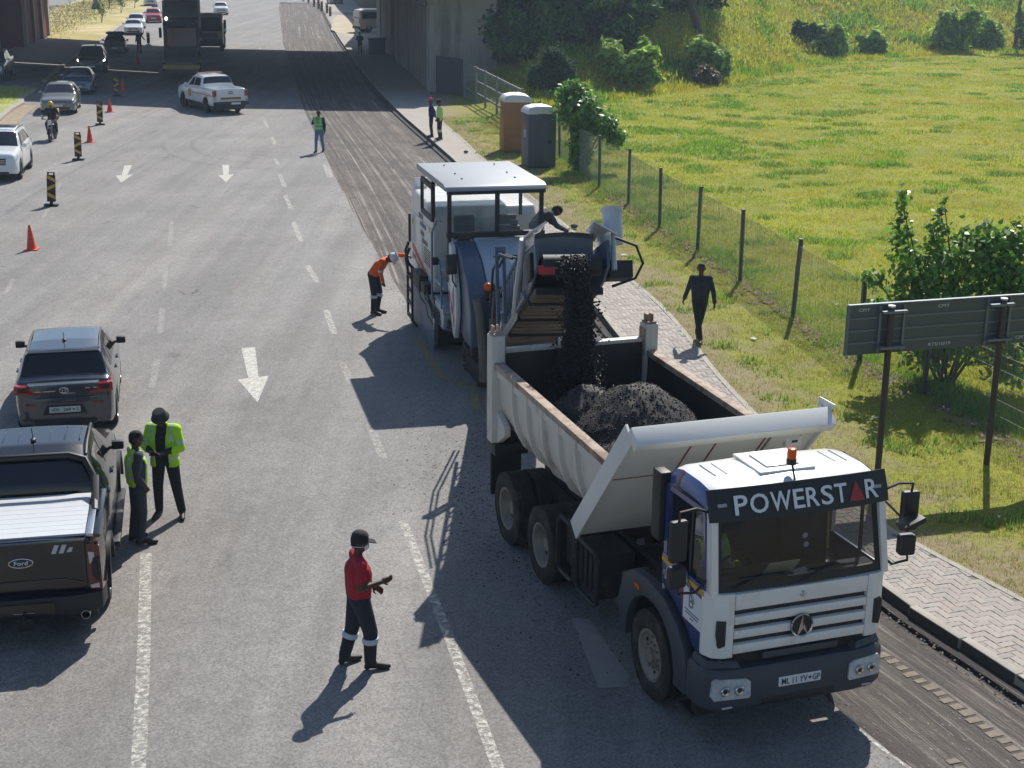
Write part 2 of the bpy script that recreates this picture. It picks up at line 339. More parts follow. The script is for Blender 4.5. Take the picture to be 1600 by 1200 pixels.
def arrow(x, y, L, wd, ang):
    o = [(-.13, L), (.17 * wd, L), (.12 * wd, .42 * L), (.36 * wd, .44 * L), (0, 0), (-.36 * wd, .40 * L), (-.12 * wd, .42 * L)]
    o = [(-.17 * wd, L)] + o[1:]
    R = Matrix.Rotation(radians(ang), 3, 'Z'); p = [R @ Vector((a, b, 0)) + Vector((x, y, .004)) for a, b in o]
    m = MB(M_arrow); m.poly(p[:3] + [p[6]]); m.poly([p[3], p[4], p[5]]) ; return m.build('lane_arrow', parent=road)
M_arrow = m_paint().copy(); M_arrow.name = 'arrow_paint'
for nd in M_arrow.node_tree.nodes:
    if nd.type == 'MAP_RANGE' and abs(nd.inputs['From Min'].default_value - .44) < 1e-4: nd.inputs['To Min'].default_value = .55; nd.inputs['To Max'].default_value = .98
arrow(-4.83, 26.4, 4.0, .86, 12.5); arrow(-14.25, 52.7, 4.4, .85, 11); arrow(-10.5, 53, 4.4, .8, 11)
M_patch = mat('old_patch', '8f8a83', .9, nz=(6, .12), bump=(60, .3))
MB(M_patch).poly([(.80, 17.25, .004), (1.03, 17.2, .004), (1.22, 16.5, .004), (1.43, 15.7, .004), (1.40, 15.42, .004), (1.05, 15.38, .004), (.93, 16.3, .004)]).build('road_patch', parent=road)
strip('road_patch', (-6.85, 54.4), (-7.45, 57.6), .24, M_paint)
M_yel = mat('yellow_paint_old', '8d7f58', .85, nz=(8, .25))
for a, b in [((-2.1, 31.1), (-1.42, 28.2)), ((-1.42, 28.2), (-.76, 27.5)), ((-.76, 27.5), (-.66, 26.1))]: strip('yellow_line', a, b, .16, M_yel, .0045)
# tyre marks: dark rubber arcs in the middle lanes
M_skid = m_paint().copy(); M_skid.name = 'tyre_rubber_mark'
for nd in M_skid.node_tree.nodes:
    if nd.type == 'RGB': nd.outputs[0].default_value = (.05, .047, .045, 1)
    if nd.type == 'MAP_RANGE' and abs(nd.inputs['From Min'].default_value - .44) < 1e-4: nd.inputs['To Min'].default_value = 0; nd.inputs['To Max'].default_value = .24
for x0, y0, rx, ry, a0, a1 in ((-9.6, 66, 4.6, 8, 3.3, 4.9), (-9.3, 66.4, 6.2, 10, 3.4, 4.8), (-15.6, 60, 1.2, 16, 2.6, 4.2), (-6.8, 40, 30, 30, 3.05, 3.3)):
    P = [(x0 + rx * cos(a), y0 + ry * sin(a)) for a in np.linspace(a0, a1, 22)]; mb = MB(M_skid)
    for p, q in zip(P[:-1], P[1:]): d = Vector((q[0] - p[0], q[1] - p[1], 0)).normalized(); r = Vector((d.y, -d.x, 0)) * .1; a, b = Vector((*p, .0035)), Vector((*q, .0035)); mb.poly([a - r, a + r, b + r, b - r])
    mb.build('tyre_mark', parent=road)
strip('edge_dust_line', (4.02, 14.2), (5.3, 11.6), .05, M_paint); strip('edge_dust_line', (3.85, 14.6), (4.02, 14.2), .04, M_paint)
# loose crumbs of old asphalt beside the truck and on the strip
def crumbs(name, pts, smin, smax, m, zoff=0):
    V, F = [], []
    for (x, y, z) in pts:
        s = random.uniform(smin, smax); o = len(V)
        for a, b, c in ((-1, -1, 0), (1, -1, 0), (1, 1, 0), (-1, 1, 0), (0, 0, 1)):
            V.append((x + s * (a + random.uniform(-.5, .5)), y + s * (b + random.uniform(-.5, .5)), z + zoff + s * c * random.uniform(.6, 1.3)))
        F += [(o, o + 1, o + 4), (o + 1, o + 2, o + 4), (o + 2, o + 3, o + 4), (o + 3, o, o + 4)]
    return fast(name, V, F, m, 3, kind='stuff')
M_crumb = mat('asphalt_crumb', '2e2b29', .7, island=.5)
pts = []
for i in range(1100):
    y = random.gauss(21.2, 2.2); x = -.35 - (y - 21) * .25 + random.gauss(0, .55); pts.append((x, y, 0))
for i in range(900):
    y = random.uniform(9, 40); x = float(MILL(y)) + random.gauss(0, .16); pts.append((x, y, 0 if x < MILL(y) else -.05))
for i in range(3200):
    y = 9 + 51 * random.random() ** 1.6; k = float(KERB(y)); pts.append((k - random.uniform(.0, .36), y, -.04))
for i in range(500):
    y = random.uniform(40, 75); x = float(MILL(y)) + random.gauss(0, .3); pts.append((x, y, 0 if x < MILL(y) else -.05))
crumbs('asphalt_crumbs', pts, .004, .016, M_crumb)
# ---- kerb of concrete stones
M_conc = mat('kerb_concrete', '9c968b', .85, nz=(5, .14), bump=(30, .4), spots=(2.5, .56, '6f6a62', .55))
M_shadeconc = mat('shaded_dark_concrete', '45423f', .85, nz=(4, .25), bump=(30, .4))  # dark concrete for the stone's face, its shade deepened in the colour
mb = MB(M_conc)
yk = np.arange(6, 240, 3.)
for a, b in zip(yk[:-1], yk[1:]):
    ka, kb = float(KERB(a)), float(KERB(b)); mb.hexa([(ka + .02, a, -.2), (ka + .14, a, -.2), (kb + .14, b, -.2), (kb + .02, b, -.2), (ka + .02, a, .06), (ka + .14, a, .06), (kb + .14, b, .06), (kb + .02, b, .06)])
kerb = mb.build('kerb', kind='structure')
tmpl = None; y = 7.2
while y < 150:
    L_ = .992 if y < 75 else 2.99
    k0 = Vector((float(KERB(y)), y, 0)); s = Vector((KERB(y + .5) - KERB(y - .5), 1, 0)).normalized(); ang = atan2(-s.x, s.y)
    if tmpl is None or (L_ > 2 and tmpl['L'] < 2):
        mbk = MB(M_conc); o = mbk.hexa([(0, 0, -.18), (.15, 0, -.18), (.15, L_, -.18), (0, L_, -.18), (.022, 0, .105), (.15, 0, .105), (.15, L_, .105), (.022, L_, .105)]); mbk.mat(M_shadeconc).poly([(-.0015, .01, -.18), (-.0015, L_ - .01, -.18), (.0195, L_ - .01, .092), (.0195, .01, .092)]); o = mbk.build('kerb_stone', parent=kerb, bevel=.008, seg=2); tmpl = {'L': L_, 'o': o}
    else: o = tmpl['o'].copy(); COL.objects.link(o)
    o.location = k0 + Vector((random.uniform(-.002, .002), 0, random.uniform(-.002, .002))); o.rotation_euler = (0, 0, ang + random.uniform(-.003, .003)); y += (L_ + .008) * s.y
# ---- pavement slab and herringbone pavers
M_slab = mat('pavement_concrete', '9b948a', .9, nz=(1.2, .12), bump=(25, .3), spots=(.6, .55, '8a8378', .5))
M_joint = mat('joint_sand', '76706a', .95, nz=(20, .2))
mb = MB(M_slab); yy = np.concatenate([np.arange(4, 60, 1.), np.arange(60, 262, 3.)])
for a, b in zip(yy[:-1], yy[1:]):
    z = .0935 if a < 52 else .1
    mb.mat(M_joint if a < 52 else M_slab); mb.poly([(float(KERB(a)) + .13, a, z), (float(PATH(a)), a, z), (float(PATH(b)), b, z), (float(KERB(b)) + .13, b, z)])
pave = mb.build('pavement', kind='structure')
M_paver = mat('paver_brick', '989088', .85, nz=(3, .1), bump=(70, .35), island=.0)
def paver_shape(L=.236, W=.118, g=.0028, z0=-.045, z1=0, cut=.003):
    a, b = L / 2 - g, W / 2 - g; w_ = .007
    o = [(-a, -b - w_), (-a / 2, -b + w_), (0, -b - w_ * .2), (a / 2, -b + w_), (a, -b - w_), (a + w_, 0), (a, b + w_ * .6), (a / 2, b - w_), (0, b + w_ * .2), (-a / 2, b - w_), (-a, b + w_ * .6), (-a + w_, 0)]
    o = [(x, y_) for x, y_ in o]; n = len(o)
    vs = [(x, y_, z0) for x, y_ in o] + [(x, y_, z1 - cut * .6) for x, y_ in o] + [(x * (1 - cut / a), y_ * (1 - cut / b), z1) for x, y_ in o]
    fs = [(i, (i + 1) % n, n + (i + 1) % n, n + i) for i in range(n)] + [(n + i, n + (i + 1) % n, 2 * n + (i + 1) % n, 2 * n + i) for i in range(n)] + [tuple(range(2 * n, 3 * n))]
    return vs, fs
pv, pf = paver_shape(); cells = []
W_ = .118; Y0 = 12.0
# lay the bond in strip coordinates: s along the kerb, d away from it
smax = 44.0; sy = [Y0]
while sy[-1] < 53: sy.append(sy[-1] + .1 / sqrt(1 + ((KERB(sy[-1] + .1) - KERB(sy[-1])) / .1) ** 2))
def sd_world(s, d):
    i = s / .1; y = float(np.interp(i, range(len(sy)), sy)); t = Vector((KERB(y + .4) - KERB(y - .4), .8, 0)).normalized(); r = Vector((t.y, -t.x, 0))
    p = Vector((float(KERB(y)), y, .1)) + r * d; return p, atan2(t.y, t.x)
nrow = int(smax / W_)
for r in range(-3, 22):
    for m_ in range(-8, nrow // 4 + 8):
        for kind in 'HV':
            if kind == 'H': s, d, rot = (r + 4 * m_ + 1) * W_, (r + .5) * W_, 0
            else: s, d, rot = (r + 4 * m_ + 2.5) * W_, r * W_, pi / 2
            if s < 0 or s > smax or d < (.09 if kind == 'H' else .117) or d > 2.4: continue
            half = kind == 'V' and d < .15
            p, a = sd_world(s, d + (.059 if half else 0))
            if p.x > float(PATH(p.y)) - .02 or p.y > 51.9: continue
            cells.append((p, a + rot, .5 if half else 1))
cells.sort(key=lambda c: (c[0] - Vector((6.2, 17.2, 0))).length if c[0].y > 15.2 else 1e3 + c[0].y)
first = MB(M_paver); first.v = [tuple(v) for v in pv]; first.f = list(pf); first.fm = [0] * len(pf)
p0 = first.build('paver', parent=pave, ang=20)
M_var = [mat('paver_brick_%s' % n, c, .85, nz=(3, .1), bump=(70, .35)) for n, c in (('pale', '9f978e'), ('grey', '928c86'), ('warm', '9c9188'))]
metas = [p0.data]
for mm in M_var: d_ = p0.data.copy(); d_.materials[0] = mm; metas.append(d_)
for i, (p, a, hs) in enumerate(cells[:300]):
    o = p0 if i == 0 else p0.copy()
    if i: COL.objects.link(o); o.data = metas[random.choice((0, 0, 1, 1, 2, 3))]
    o.location = p + Vector((0, 0, random.uniform(-.003, .003))); o.rotation_euler = (random.uniform(-.006, .006), random.uniform(-.006, .006), a + random.uniform(-.01, .01)); o.scale = (hs, 1, 1)
T = np.array(pv); Vs, Fq = [], []; fq = [f for f in pf if len(f) == 4]; top = list(pf[-1])
for i, (p, a, hs) in enumerate(cells[300:]):
    c, s_ = cos(a), sin(a); tx, ty = random.uniform(-.006, .006), random.uniform(-.006, .006)
    T = np.array(pv) * (hs, 1, 1); Q = T.copy(); Q[:, 2] += tx * T[:, 0] + ty * T[:, 1] + random.uniform(-.003, .003); Q = np.stack([Q[:, 0] * c - Q[:, 1] * s_ + p.x, Q[:, 0] * s_ + Q[:, 1] * c + p.y, Q[:, 2] + p.z], 1); Vs.append(Q)
    o = i * len(T); Fq += [tuple(q + o for q in f) for f in fq[12:]] + [(top[j] + o, top[j + 1] + o, top[10 - j] + o, top[11 - j] + o) for j in range(5)]
M_pav2 = mat('paver_brick_far', '989088', .85, nz=(3, .1), island=.12)
fast('paver', np.concatenate(Vs), np.array(Fq), M_pav2, 4, parent=pave, kind='stuff')
mb = MB(M_conc)
for a, b in zip(yy[:-1], yy[1:]):
    if a < 80: mb.hexa([(float(PATH(a)) - .05, a, -.05), (float(PATH(a)) + .06, a, -.05), (float(PATH(b)) + .06, b, -.05), (float(PATH(b)) - .05, b, -.05), (float(PATH(a)) - .05, a, .107), (float(PATH(a)) + .06, a, .107), (float(PATH(b)) + .06, b, .107), (float(PATH(b)) - .05, b, .107)])
mb.build('path_edging', parent=pave)
# ---- verge, field and embankment as one terrain sheet. uv = (metres from the path, metres along)
TOE = interp([(-8, 91), (1.3, 81.5), (6.6, 86.6), (11.7, 93.3), (24.4, 117), (36.3, 126), (60, 135), (120, 150)])
def ter_z(x, y):
    d = (y - float(TOE(x))) * .82; z = .09
    off = x - float(PATH(y))
    if off > .6: z = .09 + .05 * mnoise.noise((x * 1.3, y * 1.3, 0)) * min(1, off - .6) + .06 * min(1, off / 8) * mnoise.noise((x * .25, y * .25, 5))
    if off > 2.6: z += .05
    if d > 0: z += min(7.4, .46 * max(0, d - .5 * (1 - math.exp(-d)))) + .12 * min(d, 1) * mnoise.noise((x * .6, y * .6, 9))
    return z
offs = list(np.arange(0, 4, .4)) + list(np.arange(4, 30, 1.)) + list(np.arange(30, 81, 2.5)) + [100, 140, 200]
yt = np.concatenate([np.arange(3, 50, .8), np.arange(50, 150, 1.), np.arange(150, 300, 6.)])
V, UV = [], []
for y in yt:
    p = float(PATH(y))
    for o_ in offs:
        x = p + o_; V.append((x, y, ter_z(x, y) if not (86.5 < y < 132 and o_ < 1.2) else .05)); UV.append((o_, y))
n = len(offs); F = [(i * n + j, i * n + j + 1, (i + 1) * n + j + 1, (i + 1) * n + j) for i in range(len(yt) - 1) for j in range(n - 1)]
def m_field():
    m = bpy.data.materials.new('grass_soil'); m.use_nodes = True; t = m.node_tree; N = t.nodes; L = t.links; b = N['Principled BSDF']
    tc = N.new('ShaderNodeTexCoord'); uv = N.new('ShaderNodeUVMap'); sx = N.new('ShaderNodeSeparateXYZ'); L.new(uv.outputs[0], sx.inputs[0])
    def noise(sc, det=5, rough=.65):
        n = N.new('ShaderNodeTexNoise'); n.inputs['Scale'].default_value = sc; n.inputs['Detail'].default_value = det; n.inputs['Roughness'].default_value = rough; L.new(tc.outputs['Object'], n.inputs['Vector']); return n.outputs[0]
    def ramp(v, a, b_, lo, hi):
        r = N.new('ShaderNodeMapRange'); r.inputs['From Min'].default_value = a; r.inputs['From Max'].default_value = b_; r.inputs['To Min'].default_value = lo; r.inputs['To Max'].default_value = hi; L.new(v, r.inputs[0]); return r.outputs[0]
    def mix(f, A, B):
        x = N.new('ShaderNodeMix'); x.data_type = 'RGBA'; L.new(f, x.inputs['Factor'])
        for k, v in (('A', A), ('B', B)):
            if isinstance(v, tuple): x.inputs[k].default_value = (*v, 1)
            else: L.new(v, x.inputs[k])
        return x.outputs['Result']
    def add(a, b_):
        n = N.new('ShaderNodeMath'); n.operation = 'ADD'; L.new(a, n.inputs[0]); L.new(b_, n.inputs[1]); return n.outputs[0]
    c = mix(ramp(noise(.12), .38, .62, 0, 1), (.21, .235, .025), (.30, .28, .035))
    c = mix(ramp(noise(.3, 7), .52, .68, 0, .6), c, (.10, .15, .03))
    c = mix(ramp(noise(1.7, 8, .75), .57, .68, 0, .75), c, (.20, .15, .065))
    c = mix(ramp(noise(12, 4), .5, .7, 0, .5), c, (.06, .075, .02))
    edge = ramp(add(sx.outputs[0], ramp(noise(.9, 5), .3, .7, -1.2, 1.2)), .3, 1.9, .9, 0)
    c = mix(edge, c, (.26, .21, .13))
    L.new(c, b.inputs['Base Color']); b.inputs['Roughness'].default_value = .95; b.inputs['Specular IOR Level'].default_value = .2
    bp = N.new('ShaderNodeBump'); bp.inputs['Strength'].default_value = .8; bp.inputs['Distance'].default_value = .06; L.new(noise(9, 6), bp.inputs['Height']); L.new(bp.outputs[0], b.inputs['Normal'])
    return m
me = bpy.data.meshes.new('grass_field'); me.from_pydata(V, [], F); me.materials.append(m_field())
ul = me.uv_layers.new(name='UVMap'); vi = np.empty(len(me.loops), np.int32); me.loops.foreach_get('vertex_index', vi); ul.data.foreach_set('uv', np.array(UV, np.float32)[vi].ravel())
me.polygons.foreach_set('use_smooth', [True] * len(me.polygons))
field = bpy.data.objects.new('grass_field', me); COL.objects.link(field); tag(field, kind='structure')
# sandy ground and the side road past the bridge, on the right
M_sand = mat('sand', 'b3a68e', .95, nz=(.8, .16), bump=(9, .4), spots=(.35, .55, 'a08a6a', .5))
MB(M_sand).poly([(-18.6, 151, .106), (-13.5, 132.5, .106), (-2, 132.5, .106), (-6, 196, .106), (-22.6, 196, .106), (-20.9, 172, .106)]).build('sandy_ground', kind='structure')
MB(M_asph).poly([(-23.6, 186, .112), (-6, 168, .112), (-6, 176, .112), (-24.6, 194, .112)]).build('side_road', kind='structure')
# left side: traffic island, far verge
M_dry = mat('dry_grass_soil', 'a3985a', .95, nz=(.35, .22), bump=(7, .6), spots=(.18, .5, 'c6b08a', .85))
M_isl = mat('island_grass_soil', '8f9850', .95, nz=(.5, .22), bump=(8, .6), spots=(.5, .55, 'b8a67c', .7))
def slab(name, pts, z, m, kw=.16, parent=None):
    s = MB(m).poly([(x, y, z) for x, y in pts]).build(name, kind='structure'); return s
isl = [(-24.9, 70.6), (-25.9, 75.5), (-26.35, 78.8), (-26.95, 80.6), (-28.0, 86.5), (-29.9, 88.2), (-36, 86), (-40, 74), (-34, 60)]
slab('traffic_island', isl, .13, M_isl)
def kerb_line(pts, name='island_kerb', w_=.3, z=.14):
    mb = MB(M_conc)
    for a, b in zip(pts[:-1], pts[1:]): mb.beam((*a, z / 2 - .05), (*b, z / 2 - .05), w_, z + .1)
    return mb.build(name, kind='structure')
kerb_line(isl[:6]); kerb_line([(-23.4, 69.3), (-24.6, 74.5), (-25.2, 78.4)], 'painted_edge', .1, -.088)
MB(mat('gravel_dirt', '93836c', .95, nz=(3, .3), bump=(14, .8))).poly([(-23.6, 69.5, .012), (-24.7, 74.5, .012), (-25.3, 78.4, .012), (-26.2, 78.6, .012), (-25.7, 74.5, .012), (-24.7, 70, .012)]).build('dirt_patch', kind='structure')
slab('concrete_apron', [(-31.3, 101.8), (-36.4, 130), (-42.5, 132.7), (-38, 104)], .12, M_slab); kerb_line([(-29.2, 92), (-31.2, 101.8), (-36.33, 130.1), (-41.3, 157), (-44.9, 178.3), (-53, 224.5), (-60, 262)])
ver = [(-41.6, 132.8), (-36.5, 130.2), (-41.4, 157), (-45, 178.3), (-53.1, 224.5), (-60, 262), (-78, 262), (-64.6, 222), (-58.4, 188)]
slab('far_verge', ver, .13, M_dry); kerb_line([(-47, 150), (-58.4, 188), (-64.6, 222), (-78, 262)])
# ================================================================== OVERBRIDGE, its deck just above the frame
M_bc = mat('bridge_concrete', '8d8981', .9, nz=(.5, .2), bump=(14, .35), spots=(.9, .49, '55504a', .7, (1, 1, .12)))
M_mar = mat('maroon_paint', '6d2b2b', .75, nz=(1.5, .12), bump=(20, .2))
M_grey = mat('pilaster_grey', 'a8a29a', .85, nz=(2, .1))
br = thing('overbridge', 'concrete road bridge whose shadow lies across all lanes, grey abutment right and maroon one left', 'bridge', (-18, 105, 0))
def at(p): return p  # parts are modelled in world metres; the Empty's offset is undone below
def bpart(mb, name, **k):
    off = Vector((18, -105, 0)); mb.v = [tuple(Vector(v) + off) for v in mb.v]; return mb.build(name, br, **k)
near = [(-62, 93), (-24, 87.9), (-16, 85.4), (-3, 85.1), (1.5, 88), (4, 104.4), (-22, 105.2), (-33.4, 111), (-62, 126)]
far_ = [(-62, 127.5), (-33.4, 112.6), (-22, 106.7), (4, 105.9), (4, 128), (-17, 128.4), (-23.4, 129.2), (-30, 133), (-40, 139), (-62, 150)]
for d_ in (near, far_): bpart(MB(M_bc).prism(d_, 'z', 5.95, 7.0), 'deck')
bpart(MB(M_bc).prism([(-21.9, 105.25), (3.9, 104.45), (3.9, 105.85), (-21.9, 106.65)], 'z', 6.3, 6.95), 'median_slab')
mb = MB(M_bc)
for a, b in zip(near[:4][:-1], near[:4][1:]): mb.beam((*a, 7.3), (*b, 7.3), .3, .62)
bpart(mb, 'parapet')
mb = MB(M_bc)
for a, b in zip(far_[4:][:-1], far_[4:][1:]): mb.beam((*a, 7.3), (*b, 7.3), .3, .62)
bpart(mb, 'parapet')
# right abutment: three long panels with dark recesses between them, corner nearest the camera
WX = interp([(87.4, -5.1), (93.6, -6.0), (110.2, -8.72), (122.3, -10.75), (132, -12.2)])
for y0, y1 in ((87.4, 98.2), (98.25, 112.2), (115, 125.5), (127.2, 132)):
    a, b = float(WX(y0)), float(WX(y1)); bpart(MB(M_bc).hexa([(a, y0, -.1), (a + 4, y0 + .5, -.1), (b + 4, y1 + .5, -.1), (b, y1, -.1), (a, y0, 5.94), (a + 4, y0 + .5, 5.94), (b + 4, y1 + .5, 5.94), (b, y1, 5.94)]), 'abutment')
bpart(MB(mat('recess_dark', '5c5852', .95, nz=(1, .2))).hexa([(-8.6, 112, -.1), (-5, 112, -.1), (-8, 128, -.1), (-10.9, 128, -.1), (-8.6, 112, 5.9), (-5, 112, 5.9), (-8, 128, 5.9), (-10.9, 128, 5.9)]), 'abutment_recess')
# wing wall facing the camera, cast in panels with open joints
for (xa, ya), (xb, yb), h in (((-4.98, 87.3), (-3.3, 88.4), 5.0), ((-3.25, 88.45), (-1.5, 89.55), 6.4), ((-1.45, 89.6), (.5, 90.8), 7.0), ((.55, 90.85), (3.2, 92.5), 7.0)):
    d = Vector((xb - xa, yb - ya, 0)).normalized(); r = Vector((-d.y, d.x, 0)) * .4
    bpart(MB(mat('wing_concrete', '9a978f', .9, nz=(.6, .1), bump=(14, .3), spots=(.4, .55, '6d6962', .5, (1, 1, .2)))).hexa([(xa, ya, -.1), (xb, yb, -.1), (xb + r.x, yb + r.y, -.1), (xa + r.x, ya + r.y, -.1), (xa, ya, h), (xb, yb, h), (xb + r.x, yb + r.y, h), (xa + r.x, ya + r.y, h)]), 'wing_wall_panel')
# spray-painted scrawl by the corner
for k in range(14):
    y = 88.6 + k * .68 if k < 14 else 0; x = float(WX(y)); bpart(MB(mat('form_line', '6f6b65', .95)).beam((x - .004, y, .1), (x - .004, y, 5.9), .012, .03, up=(1, 0, 0)), 'form_joint')
mb = MB(mat('spray_paint', '5b6b8c', .6))
for s_ in range(3):
    P = []
    for k in range(14):
        y = 88.3 + s_ * 1.1 + .45 * sin(k * 1.7 + s_) + k * .03; z = 2.9 - k * .16 + .2 * sin(k * 2.3); P.append((float(WX(y)) - .006, y, z))
    for a, b in zip(P[:-1], P[1:]): mb.beam(a, b, .01, .16, up=(-1, 0, 0)) if False else mb.poly([(a[0], a[1] - .07, a[2]), (a[0], a[1] + .07, a[2]), (b[0], b[1] + .07, b[2]), (b[0], b[1] - .07, b[2])])
bpart(mb, 'graffiti', merge=False)
# left abutment: maroon wall with grey pilasters running away from the camera
A, B = Vector((-40.1, 122.0, 0)), Vector((-43.3, 139.5, 0)); d = (B - A).normalized(); r = Vector((-d.y, d.x, 0))
bpart(MB(M_mar).hexa([A - d * 0, B, B + r * 12, A + r * 12, A + Vector((0, 0, 5.94)), B + Vector((0, 0, 5.94)), B + r * 12 + Vector((0, 0, 5.94)), A + r * 12 + Vector((0, 0, 5.94))]), 'abutment')
for k in (0.02, .31, .60, .86):
    c = A + (B - A) * k - r * .09; bpart(MB(M_grey).box(c + Vector((0, 0, 2.95)), (.28, .75, 5.9), Matrix.Rotation(atan2(-d.x, d.y), 3, 'Z')), 'pilaster')
for k in (2.1, 3.9): c = A + r * k - d * .08; bpart(MB(M_grey).box(c + Vector((0, 0, 2.95)), (.4, .3, 5.9), Matrix.Rotation(atan2(-d.x, d.y), 3, 'Z')), 'pilaster')
cab_ = MB(mat('dark_steel', '2c2e30', .6, nz=(4, .2)))
cab_.bx(-.65, .65, -.45, .45, 0, 1.15); cab_.bx(-.7, .7, -.5, .5, 1.152, 1.25); cab_.bx(-.02, .02, -.47, -.452, .1, 1.1)
o = cab_.build('utility_cabinet', bevel=.02, label='low dark steel cabinet standing against the concrete bridge wall', cat='cabinet'); o.location = (-10.9, 117.6, .1); o.rotation_euler = (0, 0, .17)
# ================================================================== FENCES
M_post = mat('fence_post', '4f5354', .55, metal=.3, nz=(6, .15)); M_wire = mat('fence_wire', '828a88', .5, metal=.4)
FX = [(10.6, 17.0), (9.75, 20.5), (8.99, 23.3), (7.95, 26.9), (7.23, 29.2), (6.53, 33.0), (5.86, 36.8), (5.2, 40.5), (4.47, 44.1), (3.82, 48.2), (3.05, 51.8), (2.45, 55.6), (1.85, 59.4), (1.1, 63.4), (.4, 67.2)]
fen = thing('mesh_fence', 'long grey welded mesh fence on square steel posts between grass verge and field', 'fence', (FX[0][0], FX[0][1], 0))
fo = Vector((FX[0][0], FX[0][1], 0)); fp0 = None
for x, y in FX:
    if fp0 is None:
        m_ = MB(M_post); m_.bx(-.042, .042, -.042, .042, -.1, 1.86); m_.bx(-.046, .046, -.046, .046, 1.862, 1.885); fp0 = o = m_.build('post', fen, bevel=.004, seg=1)
    else: o = fp0.copy(); COL.objects.link(o)
    o.location = Vector((x, y, .1)) - fo; o.rotation_euler = (radians(random.uniform(-2, 2)), radians(random.uniform(-2, 2)), .19)
def wires(segs):
    V, F = [], []
    for a, b, t_ in segs:
        a = np.array(a); b = np.array(b); o = len(V); dd = b - a; u = np.array((1, 0, 0)) if abs(dd[2]) > .5 else np.array((0, 0, 1)); v_ = np.cross(dd, u); v_ = v_ / np.linalg.norm(v_)
        for p in (a, b):
            for k in range(3): V.append(p + t_ * (u * cos(2.1 * k) + v_ * sin(2.1 * k)))
        for k in range(3): q = (k + 1) % 3; F.append((o + k, o + q, o + 3 + q, o + 3 + k))
    return V, F
for (xa, ya), (xb, yb) in zip(FX[:-1], FX[1:]):
    a = Vector((xa, ya, .13)) - fo; b = Vector((xb, yb, .13)) - fo; L_ = (b - a).length; segs = []
    n = int(L_ / .033)
    for k in range(1, n):
        p = a.lerp(b, k / n); dz = .008 * random.uniform(-1, 1); segs.append((tuple(p), (p.x + dz, p.y, p.z + 1.7), .0028))
    for k in range(7):
        z = .05 + k * .275; segs.append((tuple(a + Vector((0, 0, z))), tuple(b + Vector((0, 0, z))), .0042 if k in (0, 6) else .0038))
    V, F = wires(segs); fast('mesh_panel', V, F, M_wire, 4, parent=fen)
# stony strip of dug soil along the fence foot
M_stone = mat('rubble_stone', '7d6a56', .9, island=.35)
pts = []
for i in range(3200):
    t_ = random.random(); y = 17 + t_ * 34; x = np.interp(y, [p[1] for p in FX], [p[0] for p in FX]) - .12 + random.gauss(0, .2); pts.append((x, y, ter_z(x, y)))
crumbs('fence_foot_rubble', pts, .012, .05, M_stone, -.005)
# slatted fence with three rails running back to the bridge wall
M_rail = mat('fence_rail', '7b7f7d', .7, nz=(3, .12))
SX = [(.35, 68.4), (-.9, 75.0), (-1.55, 78.4), (-2.1, 81.0), (-2.85, 84.2)]
sf = thing('slatted_fence', 'grey fence with three rails and slats ending at the dark bridge wall', 'fence', (SX[0][0], SX[0][1], 0)); so_ = Vector((SX[0][0], SX[0][1], 0))
for x, y in SX: o = MB(M_rail).bx(-.06, .06, -.06, .06, -.1, 1.95).build('post', sf, bevel=.008, seg=1); o.location = Vector((x, y, .1)) - so_
sl0 = None
for (xa, ya), (xb, yb) in zip(SX[:-1], SX[1:]):
    a = Vector((xa, ya, .1)) - so_; b = Vector((xb, yb, .1)) - so_
    for z in (.5, 1.15, 1.85): MB(M_rail).beam(a + Vector((0, 0, z)), b + Vector((0, 0, z)), .05, .1).build('rail', sf)
    n = int((b - a).length / .17)
    for k in range(1, n):
        if sl0 is None: sl0 = o = MB(M_wire).bx(-.004, .004, -.012, .012, 0, 1.8).build('slat', sf)
        else: o = sl0.copy(); COL.objects.link(o)
        o.location = a.lerp(b, k / n); o.rotation_euler = (0, 0, .2)
a = Vector((-2.95, 84.4, .1)) - so_; b = Vector((-4.6, 87.0, .1)) - so_
shp = MB(mat('sheet_metal_dark', '3b3f42', .6, nz=(2, .15))); d = (b - a).normalized(); r = Vector((-d.y, d.x, 0)); L_ = (b - a).length; P = []
for k in range(26): P.append(a + d * L_ * k / 25 + r * (.03 if k % 2 else 0))
shp.loft([[tuple(p), tuple(p + Vector((0, 0, 2.1)))] for p in P], caps=False, ring_closed=False); shp.build('sheet_panel', sf, ang=10)
# ================================================================== DUMP TRUCK (local: +y forward, +x driver's side)
M_tyre = mat('tyre_rubber', '26241f', .85, nz=(6, .25), bump=(40, .3), spots=(3, .52, '5c5348', .55))
M_white = mat('truck_white', 'dcdcd8', .32, coat=.5, nz=(1.2, .04), spots=(2.2, .56, 'b0a492', .4, (1, 1, .5)))
M_bin = mat('tipper_white', 'c9c5bb', .55, nz=(1.5, .09), spots=(2.1, .53, '8f7560', .55, (1, 1, .30)), bump=(6, .16))
M_binhead = mat('tipper_fresh_white', 'd4d4d0', .45, nz=(1.2, .04), spots=(1.1, .63, 'a08c78', .35))
M_rust = mat('rusty_rail', 'a59483', .8, nz=(6, .25), bump=(25, .3), spots=(3.5, .47, '6e4c36', .75))
M_rustline = mat('rust_seam', '7a4a2e', .85, nz=(8, .3))
M_binin = mat('worn_bin_steel', '2b2522', .55, metal=.2, nz=(2.5, .3), spots=(2, .56, '4a382c', .6))
M_blk = mat('black_plastic', '1c1d1f', .55, nz=(5, .15))
M_chas = mat('chassis_black', '1b1a19', .7, nz=(4, .3), spots=(3, .55, '4c443b', .6))
M_bump = mat('bumper_grey', '3a4048', .55, nz=(4, .08), bump=(120, .1))
M_chrome = mat('chrome', 'c8c8c8', .12, metal=1)
